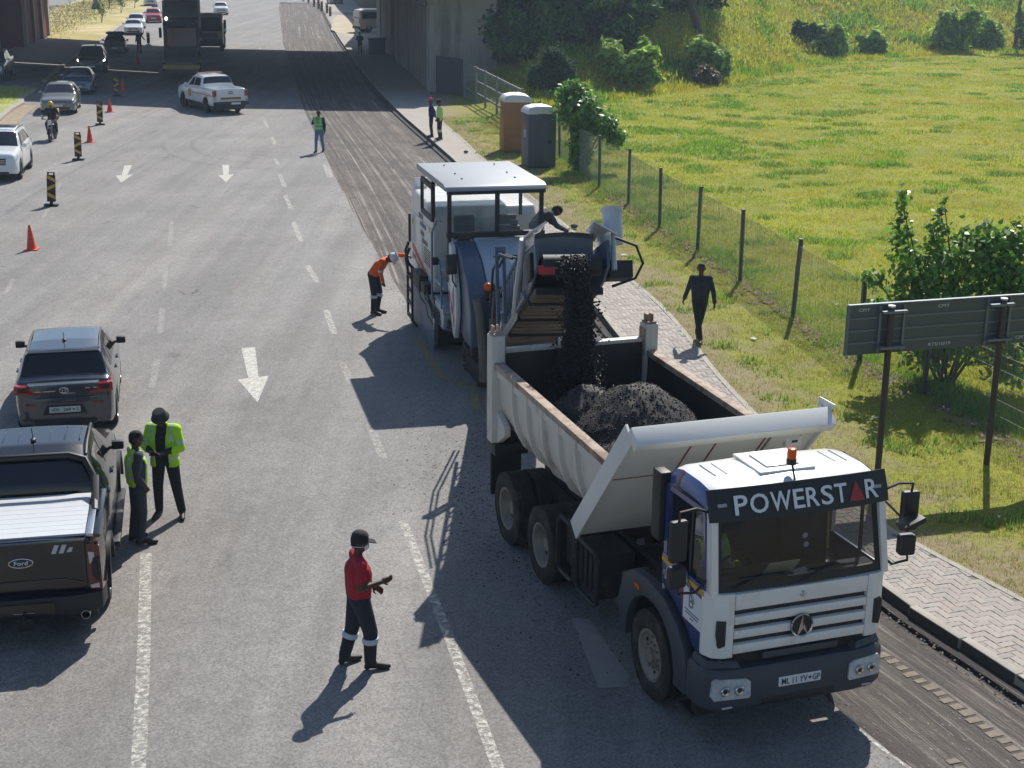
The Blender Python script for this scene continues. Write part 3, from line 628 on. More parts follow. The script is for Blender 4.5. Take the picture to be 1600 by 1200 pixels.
M_steelw = mat('wheel_steel', '8c8376', .6, metal=.3, nz=(4, .2), spots=(3, .58, '5a4a3a', .6))
M_blue = mat('door_blue', '1d2f66', .3, coat=.6, nz=(.9, .15), spots=(2.2, .58, '6a2430', .85))
M_bluep = mat('door_blue_plain', '233672', .3, coat=.6)
M_roofblue = mat('roof_side_blue', '4a5d96', .28, coat=.6, spots=(1.6, .55, '2b3a78', .7))
M_yellow = mat('yellow_stripe', 'c99a1c', .4); M_red = mat('sign_red', '9e2a2c', .5)
M_letter = mat('letter_white', 'd9dee2', .5)
M_glass = glass('windscreen_glass', '0c1622', .46, .02, spec=.8); M_sglass = glass('side_glass', '10181a', .5)
M_orange = mat('beacon_orange', 'd9690f', .25, trans=.3); M_lamp = mat('lamp_glass', 'b9bec1', .1, nz=(9, .3))
M_sign_w = mat('sticker_white', 'd8dade', .4)
def fit_text(name, body, wd, ht, m, parent, loc, rot, bold=.0):
    t = text(name, body, 1, m, parent, loc, rot, .002, 1, bold); d = t.data; co = np.array([v.co for v in d.vertices]); a, b = co.min(0), co.max(0); c = (a + b) / 2
    for v in d.vertices: v.co.x = (v.co.x - c[0]) * wd / (b[0] - a[0]); v.co.y = (v.co.y - c[1]) * ht / (b[1] - a[1])
    return t
TR = thing('dump_truck', 'white and blue six wheel dump truck with POWERSTAR visor being loaded with millings', 'dump truck', (2.666, 15.58, 0), 199.5)
def wheel(parent, x, y, r, w_, side, m=M_tyre, rimm=M_steelw, dual=False, z=None, front=True):
    """tyre profile turned about x, grooved tread; rim dished inward on driven axles, domed hub on the front one"""
    z = r if z is None else z; s = side
    for i in range(2 if dual else 1):
        x0 = x - s * i * (w_ + .04); h = w_ / 2; mb = MB(m)
        prof = [(r * .56, -h * .8), (r * .62, -h), (r * .86, -h * 1.02), (r * .965, -h * .86)]
        for k in range(5):
            a = -h * .8 + k * (h * 1.6 / 4); prof += [(r, a - h * .13), (r, a + h * .13)] + ([(r * .972, a + h * .16), (r * .972, a + h * .24)] if k < 4 else [])
        prof += [(r * .965, h * .86), (r * .86, h * 1.02), (r * .62, h), (r * .56, h * .8)]
        mb.lathe(prof, (x0 - s * h, y, z), 'x', 40); o = mb.build('wheel', parent, ang=50)
        rm = MB(rimm); c = (x0 - s * h, y, z); q = s
        if front: pr = [(0, q * h * 1.05), (r * .16, q * h * 1.02), (r * .17, q * h * .75), (r * .36, q * h * .55), (r * .47, q * h * .72), (r * .52, q * h * .95), (r * .585, q * h * .97), (r * .58, q * h * .8)]
        else: pr = [(0, q * h * .45), (r * .17, q * h * .42), (r * .18, -q * h * .1), (r * .38, -q * h * .2), (r * .46, q * h * .3), (r * .52, q * h * .9), (r * .585, q * h * .97), (r * .58, q * h * .8)]
        rm.lathe(pr, c, 'x', 30)
        if i == 0:
            rm.mat(M_chas)
            for k in range(8):
                a = 2 * pi * k / 8 + .2; ly, lz = cos(a) * r * .415, sin(a) * r * .415; b0 = q * h * (.6 if front else .02); rm.cyl((c[0] + b0, c[1] + ly, c[2] + lz), (c[0] + b0 + q * .008, c[1] + ly, c[2] + lz), r * .055, 8)
            rm.mat(rimm)
            for k in range(10):
                a = 2 * pi * k / 10; ly, lz = cos(a) * r * .27, sin(a) * r * .27; b0 = q * h * (.66 if front else -.12); rm.cyl((c[0] + b0 - q * .01, c[1] + ly, c[2] + lz), (c[0] + b0 + q * .035, c[1] + ly, c[2] + lz), r * .032, 6)
        rm.build('rim', o, ang=40)
for s in (1, -1):
    dz = 0 if s > 0 else -.04
    wheel(TR, s * 1.12, 0, .535, .30, s, z=.525 + dz)
    for y in (-3.42, -4.84): wheel(TR, s * 1.19, y, .535, .29, s, dual=True, front=False, z=.525 + dz)
# chassis, axles, under-gear
m = MB(M_chas)
for s in (1, -1): m.bx(s * .38, s * .46, -5.2, 1.1, .72, 1.0)
for y in (-5.1, -4.1, -3.0, -2.0, -.8, .9): m.bx(-.38, .38, y - .06, y + .06, .74, .96)
for y in (0, -3.42, -4.84): m.cyl((-1, y, .52), (1, y, .52), .09, 10); m.ball((0, y, .55), (.25, .28, .24))
for s in (1, -1):
    for y in (-3.42, -4.84): m.bx(s * .5, s * .62, y - .5, y + .5, .62, .74)
    m.bx(s * .5, s * .62, -4.9, -3.3, .78, .92)
m.build('chassis', TR)
m = MB(M_chas); m.bx(-.45, .45, -1.2, .9, .6, 1.12); m.cyl((0, -2.3, 1.05), (0, -2.0, 1.5), .12, 12); m.build('engine_block', TR, bevel=.03)
for s in (1, -1): MB(M_blk).bx(s * .72, s * 1.2, -5.55, -5.5, .5, 1.15).build('mudguard', TR, bevel=.006, seg=1)
MB(M_blk).bx(.72, 1.24, -5.62, -5.2, 1.2, 1.38).build('rear_light_bracket', TR, bevel=.02)
# side boxes with tubular guard frames (driver's side), air tanks and fuel tank (other side)
m = MB(M_chas); m.bx(.62, 1.06, -2.78, -2.28, .55, 1.16); m.bx(.62, 1.10, -2.24, -1.55, .52, 1.1)
for k in range(4): m.bx(1.10, 1.125, -2.16 + k * .16, -2.07 + k * .16, .56, 1.04)
m.build('battery_box', TR, bevel=.025)
for y0, y1, zt in ((-2.86, -2.28, 1.2), (-2.2, -1.5, 1.14)):
    P = [(1.15, y0, .5), (1.15, y0, zt - .1), (1.15, y0 + .1, zt), (1.15, y1 - .1, zt), (1.15, y1, zt - .1), (1.15, y1, .5), (1.15, y1 - .08, .44), (1.15, y0 + .08, .44)]
    MB(M_blk).tube(P, .03, 8, closed=True).build('guard_frame', TR)
MB(M_blk).tube([(1.15, -2.3, .85), (1.15, -2.18, .85)], .026, 8).build('guard_frame', TR)
MB(M_chas).cyl((-.85, -2.6, .85), (-.85, -1.3, .85), .3, 24).build('fuel_tank', TR)
m = MB(M_blk); m.cyl((.95, -1.02, .72), (.95, -.72, .72), .17, 16); m.tube([(1.0, -1.0, .9), (1.05, -.9, 1.15), (.9, -.6, 1.3)], .05, 8); m.build('air_filter', TR)
m = MB(M_chas); m.bx(-1.0, 1.0, -.5, .12, 1.05, 1.35); m.cyl((.7, -.28, 1.3), (.7, -.28, 2.45), .09, 12); m.cyl((-.75, -.3, 1.2), (-.75, -.3, 2.5), .11, 12); m.build('air_intake', TR, bevel=.02)
MB(M_blk).bx(1.0, 1.14, -.06, .16, 2.0, 2.82).build('side_deflector', TR, bevel=.03)
# ---- front wheel arches
for s in (1, -1):
    arc = [(.66 * cos(a), .56 + .66 * sin(a)) for a in np.linspace(radians(-6), radians(186), 18)]
    out = [(-.86, .5), (-.88, .95), (-.76, 1.24), (-.5, 1.40), (-.1, 1.44), (.35, 1.40), (.72, 1.22), (.92, .98), (1.0, .62), (.95, .5)]
    o_ = arc + out[::1]
    MB(M_bump).prism(o_, 'x', s * 1.02, s * 1.135).build('wheel_arch', TR, bevel=.018)
    r_ = [[(s * .62, .68 * cos(a), .56 + .68 * sin(a)), (s * 1.03, .68 * cos(a), .56 + .68 * sin(a))] for a in np.linspace(0, pi, 16)]
    MB(M_blk).loft(r_, caps=False, ring_closed=False).build('arch_liner', TR)
    MB(M_orange).box((s * 1.142, -.35, 1.25), (.02, .14, .07)).build('side_marker', TR, bevel=.008)
# ---- cab
CB = M_white
m = MB(CB)   # roof shell: lofted from rear to front, rounded shoulders
def roof_ring(y, zt, hw): return [(-hw, y, zt - .20), (-hw + .015, y, zt - .11), (-hw + .07, y, zt - .035), (-hw + .18, y, zt), (0, y, zt + .025), (hw - .18, y, zt), (hw - .07, y, zt - .035), (hw - .015, y, zt - .11), (hw, y, zt - .20)]
m.loft([roof_ring(.16, 2.84, 1.03), roof_ring(.22, 2.91, 1.05), roof_ring(.4, 2.955, 1.055), roof_ring(.8, 2.965, 1.055), roof_ring(1.02, 2.94, 1.05), roof_ring(1.14, 2.88, 1.04)], caps=False, ring_closed=False)
m.poly([(-1.03, .16, 2.64), (1.03, .16, 2.64), (1.03, .16, 2.84 - .2), (.85, .16, 2.84), (-.85, .16, 2.84)])
for x in (-.80, -.66, .66, .80): m.hexa([(x - .01, .4, 2.95), (x + .01, .4, 2.95), (x + .01, .8, 2.955), (x - .01, .8, 2.955), (x - .004, .42, 2.974), (x + .004, .42, 2.974), (x + .004, .78, 2.98), (x - .004, .78, 2.98)])
roof = m.build('cab_roof', TR)
for s in (1, -1):
    m = MB(M_roofblue); P = [roof_ring(y, z, h) for y, z, h in ((.16, 2.845, 1.034), (.22, 2.915, 1.054), (.4, 2.96, 1.059), (.8, 2.97, 1.059), (1.02, 2.945, 1.054), (1.12, 2.895, 1.046))]
    idx = (8, 7, 6) if s > 0 else (0, 1, 2)
    m.loft([[p[i] for i in idx] for p in P], caps=False, ring_closed=False); m.mat(mat('roof_red', '8b3036', .35, coat=.5)).loft([[tuple(Vector(p[i]) + Vector((s * .002, 0, .002))) for i in idx] for p in (roof_ring(.40, 2.962, 1.06), roof_ring(.46, 2.963, 1.06))], caps=False, ring_closed=False)
    m.build('roof_side_band', TR)
m = MB(CB); m.bx(-.34, .34, .28, .92, 2.965, 3.0); m.build('roof_hatch', roof, bevel=.05, seg=3)
MB(CB).bx(-.2, .2, .4, .8, 3.0, 3.018).build('hatch_panel', roof, bevel=.008)
m = MB(M_blk); m.tube([(0, 1.08, 2.9), (.01, 1.05, 3.0), (0, .99, 3.09)], .012, 6); m.cyl((0, .97, 3.08), (0, .97, 3.14), .055, 16); m.mat(M_orange); m.lathe([(.048, .0), (.052, .05), (.045, .115), (.0, .125)], (0, .97, 3.14), 'z', 16); m.build('beacon', TR)
# back wall, floor, lower sides, pillars
m = MB(CB); m.bx(-1.05, 1.05, .12, .15, 1.1, 2.70); m.build('cab_back', TR, bevel=.01); MB(mat('cab_lining', '2a3442', .85)).bx(-1.03, 1.03, .152, .175, 1.12, 2.68).build('cab_lining', TR)
m = MB(mat('cab_interior', '2c3138', .8)); m.bx(-1.0, 1.0, .18, 1.2, 1.1, 1.16); m.bx(-1.0, 1.0, 1.0, 1.26, 1.16, 1.9); m.bx(.2, .75, .95, 1.05, 1.9, 1.97); m.build('dashboard', TR, bevel=.03)
m = MB(mat('seat_grey', '2a2f37', .9)); 
for x in (.55, -.55): m.bx(x - .25, x + .25, .32, .8, 1.45, 1.62); m.bx(x - .24, x + .24, .22, .36, 1.6, 2.2)
m.build('seat', TR, bevel=.05)
m = MB(M_blk); P = [(.55 + .2 * cos(a), .86 + .06 * sin(a), 1.93 + .17 * sin(a)) for a in np.linspace(0, 2 * pi, 20)[:-1]]; m.tube(P, .018, 8, closed=True); m.cyl((.55, .98, 1.85), (.55, .87, 1.92), .025, 8); m.build('steering_wheel', TR)
m = MB(mat('paper_sheet', 'c9cdb0', .8)); m.box((.16, 1.17, 1.985), (.36, .26, .014), Matrix.Rotation(.9, 3, 'X')); m.mat(mat('paper_white', 'cfd2d0', .8)); m.box((-.05, 1.2, 1.91), (.3, .16, .01), Matrix.Rotation(.25, 3, 'Z')); m.build('papers', TR)
for s in (1, -1):
    m = MB(CB); m.hexa([(s * 1.075, 1.36, 1.84), (s * .99, 1.36, 1.84), (s * .99, 1.25, 1.84), (s * 1.075, 1.22, 1.84), (s * 1.045, 1.2, 2.78), (s * .96, 1.2, 2.78), (s * .96, 1.1, 2.78), (s * 1.045, 1.08, 2.78)])
    m.build('windscreen_pillar', TR, bevel=.02)
# front panel with its three dark slots, corner panels, emblem
m = MB(CB)
xs = .80; zz = [(1.145, 1.272), (1.32, 1.438), (1.485, 1.602), (1.652, 1.86)]
for z0, z1 in zz: m.prism([(1.30, z0), (1.385 - .004, z0 + .012), (1.39, (z0 + z1) / 2), (1.385, z1 - .012), (1.30, z1)], 'x', -xs, xs)
fp = m.build('front_panel', TR, bevel=.008)
MB(M_blk).bx(-.8, .8, 1.27, 1.335, 1.14, 1.85).build('grille_slots', fp)
for s in (1, -1):
    P = lambda z: [(s * .806, 1.388, z), (s * .93, 1.378, z), (s * 1.03, 1.33, z), (s * 1.085, 1.22, z), (s * 1.09, 1.16, z), (s * 1.0, 1.16, z), (s * .806, 1.28, z)]
    MB(CB).loft([P(1.12), P(1.16), P(1.6), P(1.86)]).build('corner_panel', TR, bevel=.012)
    MB(M_blk).prism([(s * .90, 1.27), (s * .98, 1.25), (s * 1.005, 1.40), (s * 1.0, 1.56), (s * .90, 1.56)], 'y', 1.34, 1.392).build('vent_slot', TR, bevel=.01)
em = MB(M_blk).cyl((0, 1.38, 1.39), (0, 1.415, 1.39), .125, 32).build('emblem', TR, bevel=.01)
m = MB(M_chrome); m.lathe([(.12, .0), (.135, .012), (.128, .03), (.115, .02)], (0, 1.40, 1.39), 'y', 32, closed=True); m.prism([(.06, 1.27), (.0, 1.53), (-.012, 1.36)], 'y', 1.416, 1.424); m.prism([(-.012, 1.36), (-.02, 1.42), (-.08, 1.27)], 'y', 1.416, 1.422); m.build('emblem_star', em)
m = MB(M_chrome); m.lathe([(.03, 0), (.037, .006), (.03, .012)], (0, 1.385, 1.755), 'y', 20, closed=True); m.prism([(.008, 1.735), (.008, 1.775), (-.008, 1.775), (-.008, 1.735)], 'y', 1.386, 1.394); m.build('badge', TR)
# windscreen with black border, wipers
def ws(x, z): f_ = (z - 1.86) / .92; return (x * (1 - .035 * f_), 1.372 - .185 * f_ - .05 * (x / 1.0) ** 2, z)
m = MB(M_glass); gx = np.linspace(-.95, .95, 13); gz = np.linspace(1.93, 2.72, 5)
for i in range(12):
    for j in range(4): m.poly([ws(gx[i], gz[j]), ws(gx[i + 1], gz[j]), ws(gx[i + 1], gz[j + 1]), ws(gx[i], gz[j + 1])])
wsc = m.build('windscreen', TR)
m = MB(M_blk); bd = [(-1.0, 1.87, 2.76), (1.0, 1.87, 2.76)]
for x0, x1, z0, z1 in ((-1.02, 1.02, 1.865, 1.95), (-1.02, 1.02, 2.70, 2.78), (-1.02, -.94, 1.95, 2.70), (.94, 1.02, 1.95, 2.70)):
    for xa, xb in zip(np.linspace(x0, x1, 13)[:-1], np.linspace(x0, x1, 13)[1:]):
        f_ = [ws(xa, z0), ws(xb, z0), ws(xb, z1), ws(xa, z1)]; b_ = [(p[0], p[1] - .03, p[2]) for p in f_]; f_ = [(p[0], p[1] + .004, p[2]) for p in f_]; m.hexa([b_[0], b_[1], f_[1], f_[0], b_[3], b_[2], f_[2], f_[3]])
m.build('windscreen_border', wsc)
for x0, x1 in ((.85, .12), (.05, -.68)):
    m = MB(M_blk); a = Vector(ws(x0, 1.9)) + Vector((0, .03, 0)); b = Vector(ws((x0 + x1) / 2, 2.02)) + Vector((0, .03, 0)); c = Vector(ws(x1, 2.0)) + Vector((0, .025, 0)); m.tube([a, b, c], .009, 6); m.beam(Vector(ws(x0 - .1, 2.0)) + Vector((0, .02, 0)), c, .012, .02); m.build('wiper', TR)
m = MB(mat('sticker_disc', 'b9c6d4', .5)); m.lathe([(0, 0), (.032, 0)], (-.06, 1.252, 2.36), 'y', 16); m.lathe([(0, 0), (.032, 0)], (-.075, 1.262, 2.26), 'y', 16); m.build('licence_discs', TR)
m = MB(mat('strap_tan', '9a7f3f', .7)); m.beam((-.42, 1.1, 2.6), (-.42, 1.13, 2.12), .02, .02); m.build('hanging_strap', TR)
# sun visor with lettering
def vis(x, f_): return (x, 1.295 - .125 * f_ - .055 * (abs(x) / 1.07) ** 3 - .0, 2.635 + .32 * f_ + .02 * (1 - (x / 1.07) ** 2) * (f_ - .5))
m = MB(mat('visor_black', '15181b', .45)); gx = np.linspace(-1.075, 1.075, 25); R = []
for x in gx: a, b, c = Vector(vis(x, 0)), Vector(vis(x, .5)), Vector(vis(x, 1)); k = Vector((0, -.02, -.006)); R.append([a, b + Vector((0, .012, 0)), c, c + k, b + k, a + k])
m.loft(R); visor = m.build('sun_visor', TR)
rot = (radians(90 - 21.3), 0, pi)
x = .80
for ch, wd in (('P', .155), ('O', .215), ('W', .245), ('E', .13), ('R', .155), ('S', .145), ('T', .15), ('^', .19), ('R', .155)):
    c = x - wd / 2; p = Vector(vis(c, .48)) + Vector((0, .018, .006))
    if ch == '^':
        h = .105; m = MB(M_red); d = Vector((0, -.125, .32)).normalized()
        q = [p + Vector((wd / 2, 0, 0)) - d * h, p + Vector((-wd / 2, 0, 0)) - d * h, p + d * h * 1.05]; m.poly(q); m.build('visor_triangle', visor)
    else: fit_text('visor_letter', ch, wd, .205, M_letter, visor, p, rot, .012)
    x -= wd + .024
for s in (1, -1): MB(mat('marker_lamp', '9aa0a2', .2)).box(Vector(vis(s * .93, .52)) + Vector((0, .015, .0)), (.1, .02, .035), Matrix.Rotation(radians(21), 3, 'X')).build('marker_light', visor)
# doors
for s in (1, -1):
    dm = M_blue if s > 0 else M_bluep
    lower = [(.17, 1.52), (.17, 1.885), (1.215, 1.885), (1.225, 1.14), (1.0, 1.10), (.80, 1.28), (.45, 1.455)]
    door = MB(dm).prism(lower, 'x', s * 1.045, s * 1.085).build('door', TR, bevel=.01)
    m = MB(CB if s < 0 else M_bluep); m.bx(s * 1.02, s * 1.07, .17, .25, 1.885, 2.68); m.beam((s * 1.05, 1.2, 1.88), (s * 1.035, 1.07, 2.68), .05, .05); m.beam((s * 1.045, .2, 2.68), (s * 1.04, 1.09, 2.70), .05, .06); m.build('window_frame', door)
    MB(M_yellow).bx(s * 1.0855, s * 1.089, .17, 1.21, 1.79, 1.845).build('stripe', door)
    MB(M_sign_w).bx(s * 1.0855, s * 1.09, .74, 1.17, 1.36, 1.74).build('door_sign', door)
    m = MB(M_sglass); m.poly([(s * 1.05, .82, 1.89), (s * 1.055, 1.19, 1.89), (s * 1.04, 1.08, 2.66), (s * 1.04, .82, 2.66)])
    if s < 0: m.poly([(s * 1.05, .25, 1.89), (s * 1.05, .8, 1.89), (s * 1.04, .8, 2.66), (s * 1.04, .25, 2.66)])
    m.build('door_window', door); MB(M_blk).beam((s * 1.05, .81, 1.89), (s * 1.04, .81, 2.67), .03, .03).build('window_divider', door)
    m = MB(M_chrome); m.bx(s * 1.085, s * 1.11, .25, .42, 1.66, 1.71); m.beam((s * 1.10, .78, 1.92), (s * 1.10, 1.02, 1.62), .02, .02) ; m.build('handle', door)
    m = MB(M_chas); m.bx(s * .8, s * 1.1, .75, 1.08, .30, .33); m.bx(s * .8, s * 1.1, .85, 1.1, .62, .65); m.bx(s * .82, s * 1.06, .98, 1.12, .34, 1.1); m.build('step', TR, bevel=.006, seg=1)
    if s > 0:
        rs = (radians(90), 0, radians(90)); fit_text('door_sign_letter', 'B', .10, .15, mat('print_grey', '6a7078', .6), door, (1.0915, .93, 1.61), rs); fit_text('door_sign_print', 'BUILDING', .32, .035, MATS['print_grey'], door, (1.0915, .95, 1.47), rs) if False else None
        m = MB(MATS['print_grey'])
        for k, (wd, z) in enumerate(((.34, 1.485), (.30, 1.45), (.08, 1.41))): m.bx(1.0905, 1.092, .955 - wd / 2, .955 + wd / 2, z - .008, z + .008)
        m.build('door_sign_print', door)
        m = MB(mat('decal_red', '7d2d31', .4))
        m.prism([(.78, 1.30), (.86, 1.36), (.72, 1.78), (.62, 1.78)], 'x', 1.0855, 1.088); m.mat(mat('decal_pale', '9a9fb0', .4)).prism([(.24, 1.60), (.5, 1.62), (.6, 1.74), (.3, 1.76)], 'x', 1.0855, 1.088); m.build('door_decal', door)
    # mirrors on tubular arms
    m = MB(M_blk)
    X = s * 1.40
    m.tube([(s * 1.03, 1.16, 2.72), (s * 1.22, 1.2, 2.80), (X, 1.2, 2.78), (X, 1.18, 2.66)], .016, 8); m.build('mirror_arm', TR); m = MB(M_blk); m.tube([(s * 1.06, 1.2, 1.98), (s * 1.2, 1.22, 1.86), (X, 1.22, 1.88), (X, 1.19, 2.0)], .016, 8)
    m.build('mirror_arm', TR)
    for z0, z1, wd, dp in ((2.22, 2.68, .20, .09), (1.93, 2.17, .19, .12)):
        mm = MB(M_blk); zc = (z0 + z1) / 2; mm.box((X, 1.17, zc), (wd, dp, z1 - z0), Matrix.Rotation(s * .12, 3, 'Z')); o = mm.build('mirror', TR, bevel=.035, seg=3)
        MB(M_chrome).box((X, 1.17 - dp / 2 - .003, zc), (wd - .04, .004, z1 - z0 - .05), Matrix.Rotation(s * .12, 3, 'Z')).build('mirror_glass', o)
    if s < 0: m = MB(M_blk); m.box((-1.30, 1.36, 2.40), (.26, .2, .06), Matrix.Rotation(.35, 3, 'Y')); m.tube([(-1.05, 1.2, 2.62), (-1.2, 1.32, 2.45)], .014, 6); m.build('mirror', TR, bevel=.02)
# bumper, lamps, number plate, radiator gap
def bump_ring(z, g=0): return [(-1.13 + g, .98, z), (-1.135 + g, 1.18, z), (-1.09 + g, 1.32 - g, z), (-.95, 1.41 - g, z), (-.7, 1.44 - g, z), (.7, 1.44 - g, z), (.95, 1.41 - g, z), (1.09 - g, 1.32 - g, z), (1.135 - g, 1.18, z), (1.13 - g, .98, z), (.9, .98, z), (.7, 1.15, z), (-.7, 1.15, z), (-.9, .98, z)]
bmp = MB(M_bump).loft([bump_ring(.50, .03), bump_ring(.54), bump_ring(.74, -.004), bump_ring(.93), bump_ring(.985, .03)]).build('bumper', TR, bevel=.01)
for s in (1, -1):
    MB(M_bump).loft([[(s * .62, 1.2, .985), (s * .70, 1.405, .985), (s * 1.08, 1.3, .985), (s * 1.1, 1.0, .985)], [(s * .68, 1.2, 1.06), (s * .74, 1.36, 1.06), (s * 1.05, 1.26, 1.07), (s * 1.07, 1.0, 1.07)]]).build('bumper_shoulder', bmp, bevel=.02)
    q = lambda x, z: (s * x, 1.464 - (0 if x < .72 else (x - .72) ** 2 * .60), z)
    lp = [(.60, .68), (.62, .655), (1.01, .65), (1.04, .69), (1.025, .87), (.99, .90), (.66, .885), (.61, .85)]
    m = MB(M_lamp); m.loft([[q(x, z) for x, z in lp], [(a, b - .05, c) for a, b, c in [q(x, z) for x, z in lp]]]); o = m.build('headlight', bmp)
    m = MB(M_blk); 
    for x in (.74, .90): m.lathe([(0, .005), (.024, .005)], (s * x, 1.468 - (0 if x < .72 else (x - .72) ** 2 * .60), .76), 'y', 16)
    m.mat(M_chrome)
    for x in (.74, .90): m.lathe([(.024, .005), (.044, .010), (.054, .003)], (s * x, 1.468 - (0 if x < .72 else (x - .72) ** 2 * .60), .76), 'y', 20)
    m.build('headlight_reflector', o)
    MB(mat('fog_lamp', 'b9bcb8', .2)).box((s * .86, 1.43, .555), (.12, .02, .022)).build('fog_light', bmp, bevel=.008)
MB(M_blk).bx(-.46, .46, 1.42, 1.445, .53, .615).build('bumper_mouth', bmp, bevel=.012)
pl = MB(mat('plate_white', 'd5d8da', .4)).bx(-.26, .26, 1.443, 1.452, .715, .83).build('number_plate', bmp, bevel=.004, seg=1)
M_plk = mat('plate_ink', '1a2340', .6)
fit_text('plate_print', 'ML 11 YV', .315, .07, M_plk, pl, (.065, 1.4535, .772), (pi / 2, 0, pi), .01); fit_text('plate_print', 'GP', .09, .07, M_plk, pl, (-.20, 1.4535, .772), (pi / 2, 0, pi), .01)
MB(M_plk).lathe([(0, 0), (.018, 0)], (-.122, 1.4535, .775), 'y', 10).build('plate_emblem', pl)
MB(M_chas).bx(-.95, .95, 1.0, 1.3, .95, 1.16).build('radiator_gap', TR); MB(M_bump).bx(-.5, .42, 1.28, 1.36, 1.03, 1.11).build('grille_bar', TR, bevel=.012)
# ---- tipper body
BIN = [(0, 1.40), (.55, 1.41), (.80, 1.47), (.98, 1.60), (1.10, 1.80), (1.17, 2.05), (1.19, 2.30)]
zt = lambda y: 2.50 + (-1.0 - y) * .022
def sec(y, off=0, full=True):
    L_ = [(x + off * min(1, x / .9) if x else 0, z - off * (1 - min(1, max(0, (z - 1.4) / .5)))) for x, z in BIN] + [(1.19 + off, zt(y))]
    r = [(x, y, z) for x, z in L_]; return [(-x, y_, z) for x, y_, z in r[:0:-1]] + r
ysb = np.linspace(-2.05, -5.25, 9)
HB = lambda z: -1.95 + (z - 1.35) * (1.53 / 1.72)     # y of the sloping headboard at height z
def secy(i):   # first ring follows the headboard's slope
    if i: return sec(ysb[i]), sec(ysb[i], -.05)
    a = [(x, HB(z), z) for x, y, z in sec(-1.2)]; b = [(x, HB(z) - .02, z) for x, y, z in sec(-1.2, -.05)]; return a, b
outer = MB(M_bin); inner = MB(M_binin); outer.loft([secy(i)[0] for i in range(9)], caps=False, ring_closed=False); inner.loft([secy(i)[1] for i in range(9)], caps=False, ring_closed=False)
body = outer.build('tipper_body', TR, ang=40); inner.build('bin_lining', body, ang=40)
for s in (1, -1):
    MB(M_rust).hexa([(s * 1.12, HB(2.5), zt(-1) - .05), (s * 1.26, HB(2.5), zt(-1) - .05), (s * 1.26, -5.2, zt(-5.2) - .05), (s * 1.12, -5.2, zt(-5.2) - .05), (s * 1.12, HB(2.5), zt(-1) + .04), (s * 1.26, HB(2.5), zt(-1) + .04), (s * 1.26, -5.2, zt(-5.2) + .04), (s * 1.12, -5.2, zt(-5.2) + .04)]).build('top_rail', body, bevel=.012)
    MB(M_bin).hexa([(s * 1.185, HB(2.4), zt(-1) - .17), (s * 1.235, HB(2.4), zt(-1) - .17), (s * 1.235, -5.2, zt(-5.2) - .17), (s * 1.185, -5.2, zt(-5.2) - .17), (s * 1.185, HB(2.5), zt(-1) - .052), (s * 1.235, HB(2.5), zt(-1) - .052), (s * 1.235, -5.2, zt(-5.2) - .052), (s * 1.185, -5.2, zt(-5.2) - .052)]).build('side_band', body, bevel=.006, seg=1)
    for y in (-2.12, -2.72, -3.32, -3.92, -4.50):
        a = [p for p in sec(y) if p[0] * s > .3]; a = a if s > 0 else a[::-1]
        b = [p for p in sec(y, .06) if p[0] * s > .3]; b = b if s > 0 else b[::-1]
        m = MB(M_bin); w2 = .062
        m.loft([[(p[0], y - w2, p[2]), (p[0], y + w2, p[2]), (q[0], y + w2 * .75, q[2]), (q[0], y - w2 * .75, q[2])] for p, q in zip(a, b)]); m.build('rib', body, ang=40)
    m = MB(M_bin); m.bx(s * 1.10, s * 1.30, -5.42, -5.18, 1.42, 3.02); m.mat(M_bin).prism([(-5.42, 1.42), (-5.18, 1.42), (-4.85, 1.62), (-4.85, 1.75), (-5.18, 1.9), (-5.42, 1.9)], 'x', s * 1.12, s * 1.22); m.build('corner_pillar', body, bevel=.02)
    m = MB(M_rust); m.bx(s * 1.12, s * 1.28, -5.40, -5.2, 3.02, 3.05); m.box((s * 1.16, -5.33, 3.09), (.03, .12, .12)); m.box((s * 1.24, -5.33, 3.09), (.03, .12, .12)); m.bx(s * 1.085, s * 1.10, -5.4, -5.2, 2.55, 2.95); m.build('hinge', body, bevel=.006, seg=1)
m = MB(M_binin); m.bx(-1.12, 1.12, -5.36, -5.28, 1.38, 2.74); tg = m.build('tailgate', body, bevel=.02)
m = MB(M_bin); m.bx(-1.1, 1.1, -5.40, -5.26, 2.74, 2.80); m.build('tailgate_rail', tg, bevel=.015)
# sloping headboard
def hbx(x0, x1, z0, z1, t0, t1):   # slab lying on the headboard plane, t = distance forward of it
    n = Vector((0, 1.72, -1.53)).normalized(); f_ = lambda x, z, t: Vector((x, HB(z), z)) + n * t
    return [f_(x0, z0, t0), f_(x1, z0, t0), f_(x1, z0, t1), f_(x0, z0, t1), f_(x0, z1, t0), f_(x1, z1, t0), f_(x1, z1, t1), f_(x0, z1, t1)]
hb = MB(M_binhead).hexa(hbx(-1.24, 1.24, 1.30, 3.05, 0, .06)).build('headboard', body, bevel=.008)
MB(M_binin).hexa(hbx(-1.16, 1.16, 1.45, 3.0, -.012, -.002)).build('headboard_lining', hb)
MB(M_rustline).hexa(hbx(-1.22, 1.22, 2.37, 2.385, .06, .064)).build('seam', hb)
for x in (.42, .1, -.55, -.62, -1.02): MB(M_rustline).hexa(hbx(x - .012, x + .012, 2.39, 2.98, .06, .064)).build('seam', hb)
MB(M_binhead).hexa(hbx(-1.0, -.62, 2.3, 3.0, .061, .09)).build('stiffener', hb, bevel=.01)
for s in (1, -1): MB(M_binhead).hexa(hbx(s * 1.24, s * 1.275, 1.28, 3.07, -.16, .10)).build('flange', hb, bevel=.008)
m = MB(M_binhead); m.hexa(hbx(-1.275, 1.275, 3.05, 3.16, -.05, .20)); m.build('top_beam', hb, bevel=.014)
